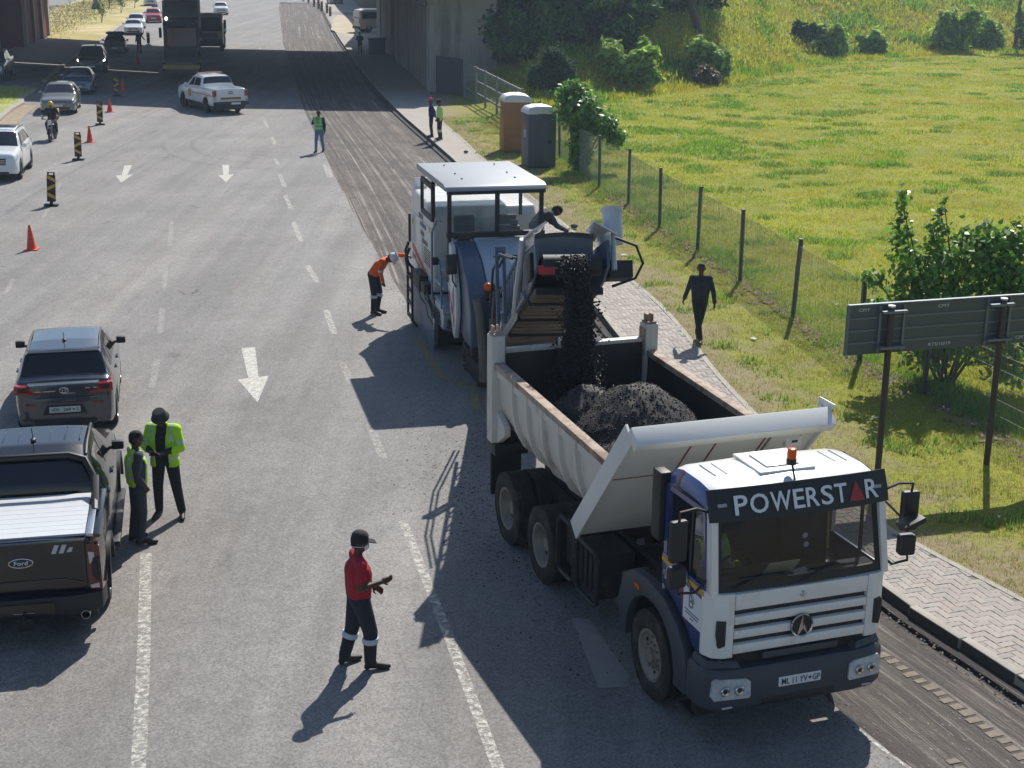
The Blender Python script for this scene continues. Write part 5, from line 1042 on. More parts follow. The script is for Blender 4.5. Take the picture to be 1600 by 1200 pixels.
class Body:
    def __init__(s, L, W, H, top, belt, wb, fo, r, wr=.74, low=.24, plan=None, bed=None, edge=.06):
        s.L, s.W, s.H = L, W, H; s.top = interp(top); s.belt = interp(belt); s.ax = (fo, fo + wb); s.r = r; s.wr = W / 2 * wr; s.low0 = low; s.bed = bed; s.edge = edge
        s.plan = interp(plan or [(0, .80), (.06, .88), (.25, .955), (.7, .99), (1.2, 1), (L - 1, 1), (L - .5, .985), (L - .15, .94), (L, .88)])
        d = set(np.round(np.concatenate([np.linspace(0, L, 46), [.02, .05, .1, L - .1, L - .05, L - .02]] + [a + (s.r + .07) * np.cos(np.linspace(0, pi, 15)) for a in s.ax] + [[p[0] for p in top]] + ([[bed[0], bed[0] + .03, bed[1] - .03, bed[1]]] if bed else [])), 3))
        s.D = sorted(x for x in d if 0 <= x <= L)
    def low(s, d):
        z = s.low0 + .05 * max(0, (.25 - d) / .25) + .06 * max(0, (d - s.L + .3) / .3)
        for a in s.ax:
            R = s.r + .055
            if abs(d - a) < R: z = max(z, s.r + sqrt(R * R - (d - a) ** 2) * .98)
        return z
    def ring(s, d):
        zt, zb, w = float(s.top(d)), float(s.belt(d)), s.W / 2 * float(s.plan(d)); t = min(1, max(0, (zt - zb) / max(.05, s.H - zb - .02))); zs = min(zb, zt - .025); zl = min(s.low(d), zs - .1)
        xt = w * .9 * (1 - t) + s.wr * t; md = zl + (zs - zl) * .55
        R = [(w - .045, zl), (w - .008, zl + min(.09, (zs - zl) * .2)), (w, md), (w - .012, zs - min(.1, (zs - zl) * .3)), (w - .05, zs), (xt, zt - s.edge * t - .008), (xt - .09, zt - .004), (xt * .5, zt + .012), (0, zt + .018)]
        if s.bed and s.bed[0] < d < s.bed[1]: f = s.bed[2]; R[5:] = [(w - .06, zs + .02), (w - .13, zs + .015), (w - .15, f), (0, f)]
        return R
    def P(s, d, u, sd=1, off=0):
        i = min(7, int(u)); f = u - i; R = s.ring(d); a, b = R[i], R[i + 1]; x = a[0] + (b[0] - a[0]) * f; z = a[1] + (b[1] - a[1]) * f; p = Vector((x * sd, s.L / 2 - d, z))
        if off:
            e = .03; d1, d2 = max(0, d - e), min(s.L, d + e); u1, u2 = max(0, u - .05), min(8, u + .05)
            n = (s.P(d2, u, sd) - s.P(d1, u, sd)).cross(s.P(d, u2, sd) - s.P(d, u1, sd)); 
            if n.length > 1e-9:
                n.normalize(); c = Vector((0, s.L / 2 - d, .7)); n = n if n.dot(p - c) > 0 else -n; p = p + n * off
        return p
    def skin(s, m, name, parent):
        mb = MB(m); rings = []
        for d in s.D: R = s.ring(d); y = s.L / 2 - d; rings.append([(x, y, z) for x, z in R] + [(-x, y, z) for x, z in R[-2::-1]])
        mb.loft(rings, ring_closed=False); return mb.build(name, parent, ang=42)
    def patch(s, m, name, parent, sd, lo, hi, u0, u1, off=.006, nd=6, nu=2, label=None):
        """lo=(d0,d1) along the lower edge u0, hi=(d0,d1) along the upper edge u1; slightly proud with a closed rim"""
        mb = MB(m); G = []
        for j in range(nu + 1):
            f = j / nu; a = lo[0] + (hi[0] - lo[0]) * f; b = lo[1] + (hi[1] - lo[1]) * f; G.append([s.P(a + (b - a) * i / nd, u0 + (u1 - u0) * f, sd, off) for i in range(nd + 1)])
        mb.loft(G, caps=False, ring_closed=False); return mb.build(name, parent, ang=40)
    def across(s, m, name, parent, d0, d1, ue=5.25, off=.006, n=4):
        mb = MB(m); G = []
        for j in range(n + 1):
            d = d0 + (d1 - d0) * j / n; G.append([s.P(d, ue + (8 - ue) * f, -1, off) for f in (0, .3, .65, 1)] + [s.P(d, ue + (8 - ue) * f, 1, off) for f in (.65, .3, 0)])
        mb.loft(G, caps=False, ring_closed=False); return mb.build(name, parent, ang=40)
def make_car(name, label, cat, loc, rz, pm, kind, rim=None, lit=False, group=None, luggage=False, roofm=None, plate=None):
    L, W, H, r = kind['L'], kind['W'], kind['H'], kind['r']
    B = Body(L, W, H, kind['top'], kind['belt'], kind['wb'], kind['fo'], r, kind.get('wr', .74), kind.get('low', .24), bed=kind.get('bed'), edge=kind.get('edge', .06))
    t = thing(name, label, cat, (*loc, 0), rz, group); b = B.skin(pm, 'body', t); ws = kind['ws']; rw = kind['rw']
    MB(M_sill).bx(-W / 2 + .14, W / 2 - .14, -L / 2 + .25, L / 2 - .25, .2, .6).build('underbody', t)
    for s in (1, -1):
        for d in B.ax: car_wheel(t, s * (W / 2 - .02), L / 2 - d, r, .22, s, rim or M_rim)
        for w_ in kind['win']: B.patch(M_cglass, 'side_window', t, s, w_[:2], w_[2:], 4.16, 4.86)
        for d in kind['doors']:
            B.patch(M_sill, 'door_seam', b, s, (d, d + .012), (d, d + .012), .9, 3.9, off=.002, nd=1, nu=5)
        for d in kind['handles']: p = B.P(d, 3.25, s, .015); MB(kind.get('handle_m', pm)).box(p, (.03, .19, .035)).build('door_handle', t, bevel=.008)
        B.patch(M_sill, 'sill', b, s, (B.ax[0] + r + .08, B.ax[1] - r - .08), (B.ax[0] + r + .08, B.ax[1] - r - .08), .05, .95, off=.005)
        hl = kind['hl']; o = B.patch(M_headlit if lit else M_head, 'headlight', t, s, hl[:2], (hl[0], hl[1] + .1), hl[2], hl[3], off=.008)
        tl = kind['tl']; B.patch(M_tail, 'tail_light', t, s, (L - tl[0], L - tl[1]), (L - tl[0], L - tl[1]), tl[2], tl[3], off=.008)
        y = L / 2 - kind['mir']; p = B.P(kind['mir'], 4.1, s); m = MB(kind.get('mir_m', pm)); m.box((p.x + s * .11, y, p.z + .08), (.17, .10, .13)); m.box((p.x + s * .02, y, p.z + .04), (.1, .05, .05)); m.build('wing_mirror', t, bevel=.03)
    B.across(M_cglass, 'windscreen', t, *ws); B.across(M_cglass, 'rear_window', t, *rw)
    if roofm: B.across(roofm, 'roof_panel', t, ws[1] + .12, rw[0] - .12, 5.5)
    g = kind['grille']; fy = L / 2 - .01; m = MB(M_sill); m.bx(-g[0], g[0], fy - .05, fy + .02, g[1], g[2]); gr = m.build('grille', t, bevel=.02)
    for k in range(3): z = g[1] + (g[2] - g[1]) * (k + 1) / 4; MB(M_chrome).bx(-g[0] + .03, g[0] - .03, fy + .018, fy + .026, z - .01, z + .01).build('grille_bar', gr)
    m = MB(M_sill); m.bx(-W * .32, W * .32, fy - .06, fy + .012, .27, .40); m.build('air_intake', t, bevel=.02)
    MB(mat('plate_white', 'd5d8da', .4)).bx(-.25, .25, fy + .016, fy + .026, .43, .53).build('number_plate', t)
    m = MB(pm if not kind.get('blackbump') else M_sill); m.bx(-W * .42, W * .42, -L / 2 - .02, -L / 2 + .06, .34, .56); m.build('rear_bumper', t, bevel=.03)
    if kind.get('rails'):
        for s in (1, -1): MB(M_chrome).tube([tuple(B.P(ws[1] + .2, 5.6, s, .03)), tuple(B.P((ws[1] + rw[0]) / 2, 5.6, s, .05)), tuple(B.P(rw[0] - .1, 5.6, s, .03))], .018, 6).build('roof_rail', t)
    if luggage:
        m = MB(mat('luggage_cloth', '2f3033', .9, nz=(3, .4)))
        for k in range(7): m.ball((random.uniform(-.5, .5), -.3 + random.uniform(-.6, .6), H + .1), (random.uniform(.2, .35), random.uniform(.2, .35), random.uniform(.1, .17)), 10, 6)
        m.build('roof_load', t)
    t['_B'] = 0; del t['_B']; return t, B
SUV = dict(L=4.5, W=1.86, H=1.68, r=.36, wb=2.72, fo=.86, top=[(0, .72), (.04, .92), (.12, 1.0), (.5, 1.06), (1.22, 1.13), (1.95, 1.62), (2.3, 1.67), (3.3, 1.67), (3.95, 1.61), (4.36, 1.18), (4.46, 1.0), (4.5, .7)], belt=[(0, .92), (1.2, 1.04), (3.0, 1.10), (4.5, 1.08)], ws=(1.26, 1.9), rw=(4.0, 4.34), win=[(1.5, 2.35, 2.05, 2.35), (2.43, 3.25, 2.43, 3.2), (3.33, 3.85, 3.28, 3.62)], doors=[1.35, 2.39, 3.2], handles=[2.2, 3.05], hl=(.05, .45, 2.9, 3.7), tl=(.34, .03, 2.6, 3.8), mir=1.5, grille=(.5, .62, .86), rails=True, wr=.72, low=.27)
SEDAN = dict(L=4.6, W=1.8, H=1.43, r=.33, wb=2.72, fo=.86, top=[(0, .56), (.04, .68), (.14, .76), (.6, .86), (1.42, .95), (2.1, 1.36), (2.4, 1.42), (3.1, 1.41), (3.4, 1.36), (4.05, 1.02), (4.5, .98), (4.57, .9), (4.6, .6)], belt=[(0, .72), (1.4, .88), (3.0, .94), (4.6, .95)], ws=(1.46, 2.05), rw=(3.42, 3.98), win=[(1.7, 2.5, 2.25, 2.5), (2.58, 3.4, 2.58, 3.25)], doors=[1.5, 2.54, 3.4], handles=[2.35, 3.2], hl=(.04, .5, 2.7, 3.7), tl=(.32, .03, 2.7, 3.8), mir=1.72, grille=(.42, .46, .64), wr=.70, low=.2)
HATCH = dict(L=3.99, W=1.745, H=1.5, r=.31, wb=2.52, fo=.78, top=[(0, .6), (.04, .74), (.14, .84), (.5, .93), (1.08, 1.02), (1.75, 1.42), (2.05, 1.49), (2.9, 1.49), (3.42, 1.45), (3.46, 1.44), (3.80, 1.06), (3.90, 1.02), (3.97, .88), (3.99, .5)], belt=[(0, .78), (1.0, .93), (2.6, 1.0), (3.99, 1.03)], ws=(1.12, 1.7), rw=(3.49, 3.775), win=[(1.35, 2.1, 1.9, 2.1), (2.18, 2.9, 2.18, 2.8), (2.97, 3.3, 2.87, 3.08)], doors=[1.2, 2.14, 2.95], handles=[2.0, 2.78], hl=(.05, .45, 2.8, 3.7), tl=(.36, .03, 3.0, 3.9), mir=1.36, grille=(.45, .5, .68), wr=.73, low=.2, edge=.05)
PICK = dict(L=5.3, W=1.9, H=1.84, r=.39, wb=3.22, fo=.92, top=[(0, .75), (.04, .98), (.12, 1.08), (.5, 1.15), (1.42, 1.23), (2.05, 1.74), (2.35, 1.82), (3.2, 1.82), (3.52, 1.76), (3.64, 1.38), (3.66, 1.28), (5.28, 1.28), (5.3, 1.26)], belt=[(0, .98), (1.4, 1.16), (3.6, 1.25), (5.3, 1.26)], ws=(1.46, 2.0), rw=(3.525, 3.625), win=[(1.7, 2.5, 2.2, 2.5), (2.58, 3.4, 2.58, 3.3)], doors=[1.55, 2.54, 3.5], handles=[2.36, 3.3], hl=(.05, .42, 2.9, 3.7), tl=(.10, .0, 1.6, 3.7), mir=1.7, grille=(.55, .72, .96), wr=.74, low=.42, bed=(3.68, 5.24, .72), blackbump=True, plan=[(0, .80), (.06, .88), (.25, .955), (.7, .99), (1.2, 1), (5.0, 1), (5.22, .985), (5.3, .96)])
OLD = dict(SEDAN, L=4.3, H=1.38, top=[(0, .5), (.03, .66), (.12, .74), (.6, .84), (1.35, .92), (2.0, 1.32), (2.25, 1.37), (3.0, 1.36), (3.25, 1.32), (3.85, 1.0), (4.2, .96), (4.27, .88), (4.3, .6)], rw=(3.28, 3.8), win=[(1.65, 2.4, 2.15, 2.4), (2.48, 3.25, 2.48, 3.1)], doors=[1.45, 2.44, 3.25], handles=[2.25, 3.1])
P_white, P_grey, P_blueg, P_dgrey, P_red = paint('white', 'd8dadb', .3), paint('greybeige', '74746f', .3, .4), paint('blue_grey', '5a6b86', .25, .4), paint('dark_grey', '3e434b', .25, .4), paint('red', 'b01f2b')
P_star = paint('slate', '42464d', .22, .45); P_black = paint('black', '0b0d12', .18, coat=.45); P_silver = paint('silver', 'a5adb5', .25, .6)
q = 'cars queuing in the far left lane'
make_car('suv', 'white SUV with glass roof cut by the left edge beside the striped boards', 'car', (-19.2, 54.6), 190.5, P_white, SUV, M_rimd, roofm=M_cglass, group=q)
make_car('sedan', 'olive grey sedan right behind the motorcycle in the left queue', 'car', (-23.45, 76.3), 192.5, P_grey, SEDAN, group=q)
make_car('small_car', 'blue grey round-lamped car between the olive sedan and the SUV with its lights on', 'car', (-25.3, 86.0), 192.5, P_blueg, dict(OLD, L=4.1, W=1.75), group=q)
make_car('suv', 'dark grey SUV with lit headlamps in the bridge shadow', 'car', (-28.5, 100.4), 192.5, P_dgrey, SUV, lit=True, group=q)
make_car('loaded_car', 'dark car with luggage tied on its roof at the edge of the bridge shadow', 'car', (-31.6, 118), 192.5, paint('charcoal', '33373c', .4), OLD, luggage=True, group=q)
make_car('old_car', 'white boxy car just behind the car with the luggage', 'car', (-36.4, 142.8), 193, P_white, OLD, group=q)
make_car('old_car', 'white car between the boxy white car and the red car', 'car', (-38.8, 153.5), 193.5, P_white, SEDAN, group=q)
make_car('red_car', 'bright red hatchback in the queue beside the dark truck', 'car', (-39.7, 164.5), 194, P_red, HATCH, group=q)
make_car('suv', 'white car half hidden behind the red hatchback at the top edge', 'car', (-50, 206), 194, P_white, SUV, group=q)
make_car('hatchback', 'white hatchback alone in the sunny lane right of the flatbed truck', 'car', (-36.2, 184.5), 193, P_white, HATCH)
make_car('pickup', 'silver pickup with black grille cut by the left edge under the bridge', 'pickup', (-33.0, 94.2), 191, P_silver, PICK)
make_car('dark_car', 'dark blue car on the side road cut by the top edge', 'car', (-26.3, 219), 200, paint('navy', '2a3c50'), HATCH)
# ---- the dark hatchback seen from behind
st, B = make_car('hatchback', 'dark grey hatchback driving away in front of the black pickup', 'car', (-8.27, 26.2), 13.5, P_star, dict(HATCH, tl=(.34, .10, 3.05, 3.85), mir_m=M_sill), M_rim)
RY = -HATCH['L'] / 2
def rearbox(mb, x0, x1, z0, z1, dp=.02, y=None): y = RY if y is None else y; mb.bx(x0, x1, y - dp, y + .05, z0, z1); return mb
M_chr2 = mat('satin_chrome', 'b9bdc0', .25, metal=.9)
m = MB(P_star); m.prism([(-.64, .36), (.64, .36), (.74, .60), (.70, .98), (-.70, .98), (-.74, .60)], 'y', RY - .055, RY + .1); m.build('tailgate', st, bevel=.03)
m = MB(P_star); m.loft([[(-.80, RY + .16, z), (-.72, RY - .03, z), (-.4, RY - .10, z), (.4, RY - .10, z), (.72, RY - .03, z), (.80, RY + .16, z)] for z in (.34, .42, .64, .76)], ring_closed=True); bp_ = m.build('rear_bumper', st, bevel=.025)
m = MB(M_sill); m.bx(-.52, .52, RY - .115, RY, .26, .36); m.build('diffuser', bp_, bevel=.02)
for s in (1, -1): MB(M_tail).box((s * .57, RY - .085, .64), (.17, .03, .03)).build('reflector', bp_)
m = MB(M_sill); m.prism([(-.38, .46), (.38, .46), (.30, .64), (-.30, .64)], 'y', RY - .109, RY - .05); m.build('plate_recess', bp_, bevel=.012)
pl = MB(mat('plate_pale', 'b9c6c2', .5)).bx(-.26, .26, RY - .118, RY - .108, .50, .605).build('number_plate', st)
rr = (pi / 2, 0, 0)
fit_text('plate_print', 'HGN', .12, .06, M_plk, pl, (-.16, RY - .120, .555), rr, .01); fit_text('plate_print', '264', .12, .06, M_plk, pl, (.035, RY - .120, .555), rr, .01); fit_text('plate_print', 'L', .035, .06, M_plk, pl, (.22, RY - .120, .555), rr, .01); MB(M_plk).bx(.13, .165, RY - .120, RY - .119, .54, .565).build('plate_emblem', pl)
m = MB(M_chr2); m.hexa([(-.56, RY - .07, .985), (.56, RY - .07, .985), (.56, RY + .02, .985), (-.56, RY + .02, .985), (-.60, RY - .06, 1.012), (.60, RY - .06, 1.012), (.60, RY + .04, 1.012), (-.60, RY + .04, 1.012)]); m.build('chrome_strip', st, bevel=.006)
for s in (1, -1):
    m = MB(M_tail); m.prism([(s * .825, 1.0), (s * .83, .84), (s * .42, .81), (s * .37, .84), (s * .55, .885), (s * .58, .975)], 'y', RY - .078, RY + .07); o = m.build('tail_light', st, bevel=.012); MB(mat('tail_dark', '3c1518', .2)).prism([(s * .77, .96), (s * .77, .875), (s * .61, .885), (s * .62, .95)], 'y', RY - .083, RY - .07).build('lamp_inset', o)
m = MB(M_chrome); P = [(.075 * cos(a), RY - .062, .885 + .05 * sin(a)) for a in np.linspace(0, 2 * pi, 25)[:-1]]; m.tube(P, .008, 6, closed=True); P = [(.028 * cos(a), RY - .062, .885 + .045 * sin(a)) for a in np.linspace(0, 2 * pi, 17)[:-1]]; m.tube(P, .007, 6, closed=True); P = [(.06 * cos(a), RY - .062, .905 + .018 * sin(a)) for a in np.linspace(0, 2 * pi, 17)[:-1]]; m.tube(P, .007, 6, closed=True); m.build('badge', st)
m = MB(M_chr2); 
for x, w_ in ((-.55, .16), (-.34, .2)): m.bx(x, x + w_, RY - .062, RY - .056, .865, .885)
for x, w_ in ((.36, .08), (.50, .1)): m.bx(x, x + w_, RY - .062, RY - .057, .90, .92)
m.build('tailgate_lettering', st, kind='stuff')
sp = [B.P(3.40, 5.2, -1, .02), B.P(3.40, 8, 1, .03), B.P(3.40, 5.2, 1, .02)]
m = MB(P_star); m.loft([[(-.60, -1.33, 1.445), (.60, -1.33, 1.445), (.58, -1.33, 1.475), (-.58, -1.33, 1.475)], [(-.62, -1.52, 1.42), (.62, -1.52, 1.42), (.60, -1.53, 1.435), (-.60, -1.53, 1.435)]]); m.build('roof_spoiler', st, bevel=.008)
m = MB(M_sill); m.ball((0, -1.0, 1.52), (.035, .06, .025), 10, 6); m.tube([(0, -1.02, 1.53), (0, -1.12, 1.68)], .006, 6); m.build('aerial', st)
m = MB(M_sill); m.tube([(-.02, RY + .20, 1.09), (-.2, RY + .235, 1.10), (-.42, RY + .245, 1.10)], .012, 6); m.build('rear_wiper', st)
for s in (1, -1): MB(M_sill).tube([tuple(B.P(1.95, 5.55, s, .012)), tuple(B.P(2.6, 5.55, s, .02)), tuple(B.P(3.35, 5.5, s, .012))], .016, 6).build('roof_rail', st)
# ---- black pickup in front of the camera
PK = dict(PICK, W=1.94, wb=3.27, top=[(0, .75), (.04, .98), (.12, 1.08), (.5, 1.15), (1.42, 1.35), (2.05, 1.76), (2.35, 1.86), (3.15, 1.86), (3.46, 1.80), (3.64, 1.44), (3.66, 1.34), (5.28, 1.34), (5.3, 1.32)], H=1.87, belt=[(0, 1.0), (1.4, 1.2), (3.6, 1.32), (5.3, 1.33)], bed=None, rw=(3.475, 3.625), tl=(.12, .0, 1.7, 3.85), mir_m=M_sill)
bk, B = make_car('pickup', 'large black double cab pickup with silver roller bed cover parked at the left edge', 'pickup', (-6.54, 18.97), 12.5, P_black, PK, M_rimd)
RY = -2.65
m = MB(mat('roller_cover', 'c6c9cb', .4, metal=.1, nz=(6, .05))); 
for k in range(9): m.bx(-.76, .76, RY + .10 + k * .158, RY + .257 + k * .158, 1.345, 1.376)
m.build('bed_cover', bk, bevel=.003, seg=1)
for s in (1, -1): MB(M_chr2).bx(s * .77, s * .86, RY + .06, -1.0, 1.335, 1.385).build('bed_rail', bk, bevel=.012); MB(P_black).bx(s * .87, s * .95, RY + .04, -1.0, 1.33, 1.38).build('bed_side_cap', bk, bevel=.02)
m = MB(M_sill)
m.tube([(-.84, -1.45, 1.36), (-.80, -1.12, 1.62), (-.70, -.98, 1.80), (-.5, -.95, 1.86), (.5, -.95, 1.86), (.70, -.98, 1.80), (.80, -1.12, 1.62), (.84, -1.45, 1.36)], .045, 10); m.tube([(-.84, -1.75, 1.35), (-.83, -1.45, 1.41)], .05, 8); m.tube([(.84, -1.75, 1.35), (.83, -1.45, 1.41)], .05, 8); m.build('sports_bar', bk)
for s in (1, -1): m = MB(M_sill); m.prism([(-1.72, 1.34), (-1.42, 1.34), (-1.12, 1.60), (-1.18, 1.64)], 'x', s * .80, s * .88); m.build('bar_wing', bk, bevel=.01)
tg = MB(P_black).bx(-.76, .76, RY - .04, RY + .06, .72, 1.345).build('tailgate', bk, bevel=.025)
MB(P_black).prism([(-.72, .80), (-.5, .86), (.5, .86), (.72, .80), (.72, .72), (-.72, .72)], 'y', RY - .055, RY - .03).build('tailgate_crease', tg, bevel=.01)
m = MB(mat('oval_blue', '1a2438', .3)); P = [(.135 * cos(a), .055 * sin(a)) for a in np.linspace(0, 2 * pi, 33)[:-1]]; m.prism([(x, 1.1 + z) for x, z in P], 'y', RY - .052, RY - .038); ov = m.build('oval_badge', tg); MB(M_chrome).tube([(x * 1.04, RY - .052, 1.1 + z * 1.06) for x, z in P], .008, 6, closed=True).build('badge_ring', tg)
fit_text('badge_lettering', 'Ford', .16, .055, M_letter, ov, (0, RY - .054, 1.1), rr, .006)
m = MB(mat('decal_silver', 'b0b7bf', .3))
for k in range(2): x = .36 + k * .09; m.prism([(x, 1.19), (x + .055, 1.19), (x + .10, 1.30), (x + .045, 1.30)], 'y', RY - .0435, RY - .041)
m.prism([(.54, 1.2), (.60, 1.2), (.62, 1.26), (.58, 1.26)], 'y', RY - .0435, RY - .041); m.build('tailgate_decal', tg)
for s in (1, -1):
    m = MB(mat('tail_deep_red', '5e1214', .2, coat=.5)); m.prism([(s * .77, 1.28), (s * .93, 1.26), (s * .94, .66), (s * .80, .66), (s * .77, .80)], 'y', RY - .03, RY + .10); o = m.build('tail_light', bk, bevel=.012)
    m = MB(M_tailpale); m.prism([(s * .79, 1.18), (s * .86, 1.17), (s * .86, 1.09), (s * .80, 1.02)], 'y', RY - .038, RY - .03); m.build('lamp_inset', o); MB(M_tailpale).prism([(s * .79, .74), (s * .90, .76), (s * .90, .70), (s * .80, .70)], 'y', RY - .038, RY - .03).build('lamp_inset', o); MB(M_sill).prism([(s * .84, 1.1), (s * .92, 1.12), (s * .92, .80), (s * .86, .80), (s * .82, .90)], 'y', RY - .038, RY - .03).build('lamp_dark_inset', o)
m = MB(M_sill); m.loft([[(-.97, RY + .25, z), (-.93, RY - .06, z), (-.6, RY - .15, z), (.6, RY - .15, z), (.93, RY - .06, z), (.97, RY + .25, z)] for z in (.42, .50, .60, .66)]); rbp = m.build('rear_bumper', bk, bevel=.02)
m = MB(P_black); m.bx(-.36, .36, RY - .17, RY - .10, .46, .60); m.mat(M_chr2); m.bx(-.13, .13, RY - .176, RY - .17, .478, .492); m.ball((-.05, RY - .176, .565), .01, 6, 4); m.ball((.1, RY - .176, .565), .01, 6, 4); m.build('plate_holder', rbp, bevel=.006, seg=1)
m = MB(M_sill); m.bx(-.09, .09, RY - .2, RY + .1, .26, .42); m.cyl((0, RY - .24, .36), (0, RY - .24, .43), .028, 10); m.ball((0, RY - .24, .455), .03, 10, 6); m.build('tow_hitch', bk, bevel=.01)
m = MB(M_chr2); m.lathe([(.05, -.0), (.055, .0), (.055, .22), (.045, .22)], (.72, RY - .16, .40), 'y', 18); m.build('exhaust_pipe', bk)
m = MB(M_sill); m.ball((0, -.35, 1.90), (.04, .07, .03), 10, 6); m.tube([(0, -.37, 1.92), (0, -.45, 2.10)], .006, 6); m.build('aerial', bk)
for x in (-.6, -.4, -.2, 0, .2, .4, .6): MB(P_black).hexa([(x - .01, .25, 1.868), (x + .01, .25, 1.868), (x + .01, -.35, 1.868), (x - .01, -.35, 1.868), (x - .004, .2, 1.884), (x + .004, .2, 1.884), (x + .004, -.3, 1.884), (x - .004, -.3, 1.884)]).build('roof_rib', bk)
for s in (1, -1): MB(M_sill).tube([tuple(B.P(2.1, 5.4, s, .02)), tuple(B.P(2.3, 5.5, s, .06)), tuple(B.P(3.1, 5.5, s, .06)), tuple(B.P(3.4, 5.4, s, .02))], .02, 6).build('roof_rail', bk); MB(M_sill).prism([(1.35, .42), (1.35, .50), (-.75, .50), (-.75, .42)], 'x', s * .96, s * 1.06).build('side_step', bk, bevel=.015)
for s in (1, -1):
    for d in B.ax: MB(M_sill).loft([[(s * .955, 2.65 - d + .46 * cos(a), .39 + .46 * sin(a)), (s * 1.0, 2.65 - d + .46 * cos(a), .39 + .46 * sin(a)), (s * 1.0, 2.65 - d + .55 * cos(a), .39 + .55 * sin(a)), (s * .955, 2.65 - d + .55 * cos(a), .39 + .55 * sin(a))] for a in np.linspace(.05, pi - .05, 14)]).build('arch_flare', bk)
# ---- white construction pickup
wp, B = make_car('pickup', 'white pickup with roof light bar and construction vehicle sticker standing across the lanes', 'pickup', (-15.9, 77.4), 33, P_white, PICK, M_rimd)
RY = -2.65
MB(P_white).bx(-.72, .72, RY - .02, RY + .05, .70, 1.26).build('tailgate', wp, bevel=.02)
M_sticker = mat('sticker_yellow', 'a8871f', .5)
stk = MB(M_sticker).bx(-.56, .56, RY - .028, RY - .021, .74, .86).build('tailgate_sticker', wp); fit_text('sticker_print', 'CONSTRUCTION VEHICLE', 1.04, .075, M_plk, stk, (0, RY - .030, .80), rr, .01)
for s in (1, -1): MB(M_tail).bx(s * .76, s * .94, RY - .02, RY + .10, .90, 1.2).build('tail_light', wp, bevel=.012); MB(M_tailpale).bx(s * .77, s * .93, RY - .022, RY + .08, .70, .855).build('tail_light', wp, bevel=.012)
m = MB(M_sill); m.bx(-.92, .92, RY - .12, RY + .1, .46, .64); m.build('rear_bumper', wp, bevel=.03); MB(mat('plate_white', 'd5d8da', .4)).bx(-.02, .48, RY - .13, RY - .12, .50, .60).build('number_plate', wp)
m = MB(M_chrome); m.bx(-.7, .7, .02, .2, 1.86, 1.89); m.mat(M_orange).bx(-.65, .65, .03, .19, 1.89, 1.93); m.build('light_bar', wp, bevel=.01)
for s in (1, -1): MB(M_sticker).bx(s * .953, s * .96, .35, .75, .70, 1.08).build('door_sticker', wp); MB(M_orange).bx(s * .954, s * .958, -2.4, .3, .92, .95).build('side_stripe', wp)
for z in (1.04, 1.13): MB(M_sill).bx(-.12, .12, RY - .03, RY, z - .02, z + .02).build('badge', wp)
# ================================================================== PEOPLE
SK = mat('skin_dark', '4a2f22', .55, nz=(20, .08)); SHOE = mat('shoe_black', '1b1a19', .6); HAIR = mat('hair_black', '120f0e', .8)
NAVY = mat('cloth_navy', '20242f', .9, nz=(9, .15), bump=(14, .5)); BLKC = mat('cloth_black', '1f2126', .92, nz=(9, .15), bump=(14, .5)); REDS = mat('cloth_red', '99182c', .9, nz=(8, .1), bump=(12, .5))
ORG = mat('hivis_orange', 'd95a1e', .85, nz=(9, .08), bump=(12, .4)); LIME = mat('hivis_lime', 'a6d820', .85, nz=(9, .08), bump=(12, .4)); GRNV = mat('hivis_green', '5fae2e', .85, nz=(9, .08)); REFL = mat('reflective_band', 'aab6c0', .5)
JEAN = mat('cloth_jeans', '5a7696', .9, nz=(10, .2)); BLUEJ = mat('cloth_blue', '252c66', .9, nz=(9, .12)); GREYC = mat('cloth_grey', '3a3d45', .9, nz=(9, .15), bump=(14, .5)); HELM = mat('helmet_white', 'cfd2d4', .35, coat=.3); HATD = mat('hat_dark', '2b3130', .95, nz=(12, .2))
WHT = mat('mask_white', 'd9dcde', .8); LIMEY = mat('hivis_yellow_pale', 'c2e07a', .85, nz=(9, .08))
def J(**k):
    j = dict(pel=(0, 0, .95), che=(0, 0, 1.26), nek=(0, 0, 1.45), hed=(0, .025, 1.615), sl=(-.185, 0, 1.405), sr=(.185, 0, 1.405), el=(-.245, -.03, 1.13), er=(.245, -.03, 1.13), wl=(-.255, .06, .89), wr=(.255, .06, .89), hl=(-.09, 0, .92), hr=(.09, 0, .92), kl=(-.10, .02, .50), kr=(.10, .02, .50), al=(-.11, -.03, .09), ar=(.11, -.03, .09), tl=(-.13, .15, .035), tr=(.13, .15, .035))
    j.update(k); return {a: Vector(b) for a, b in j.items()}
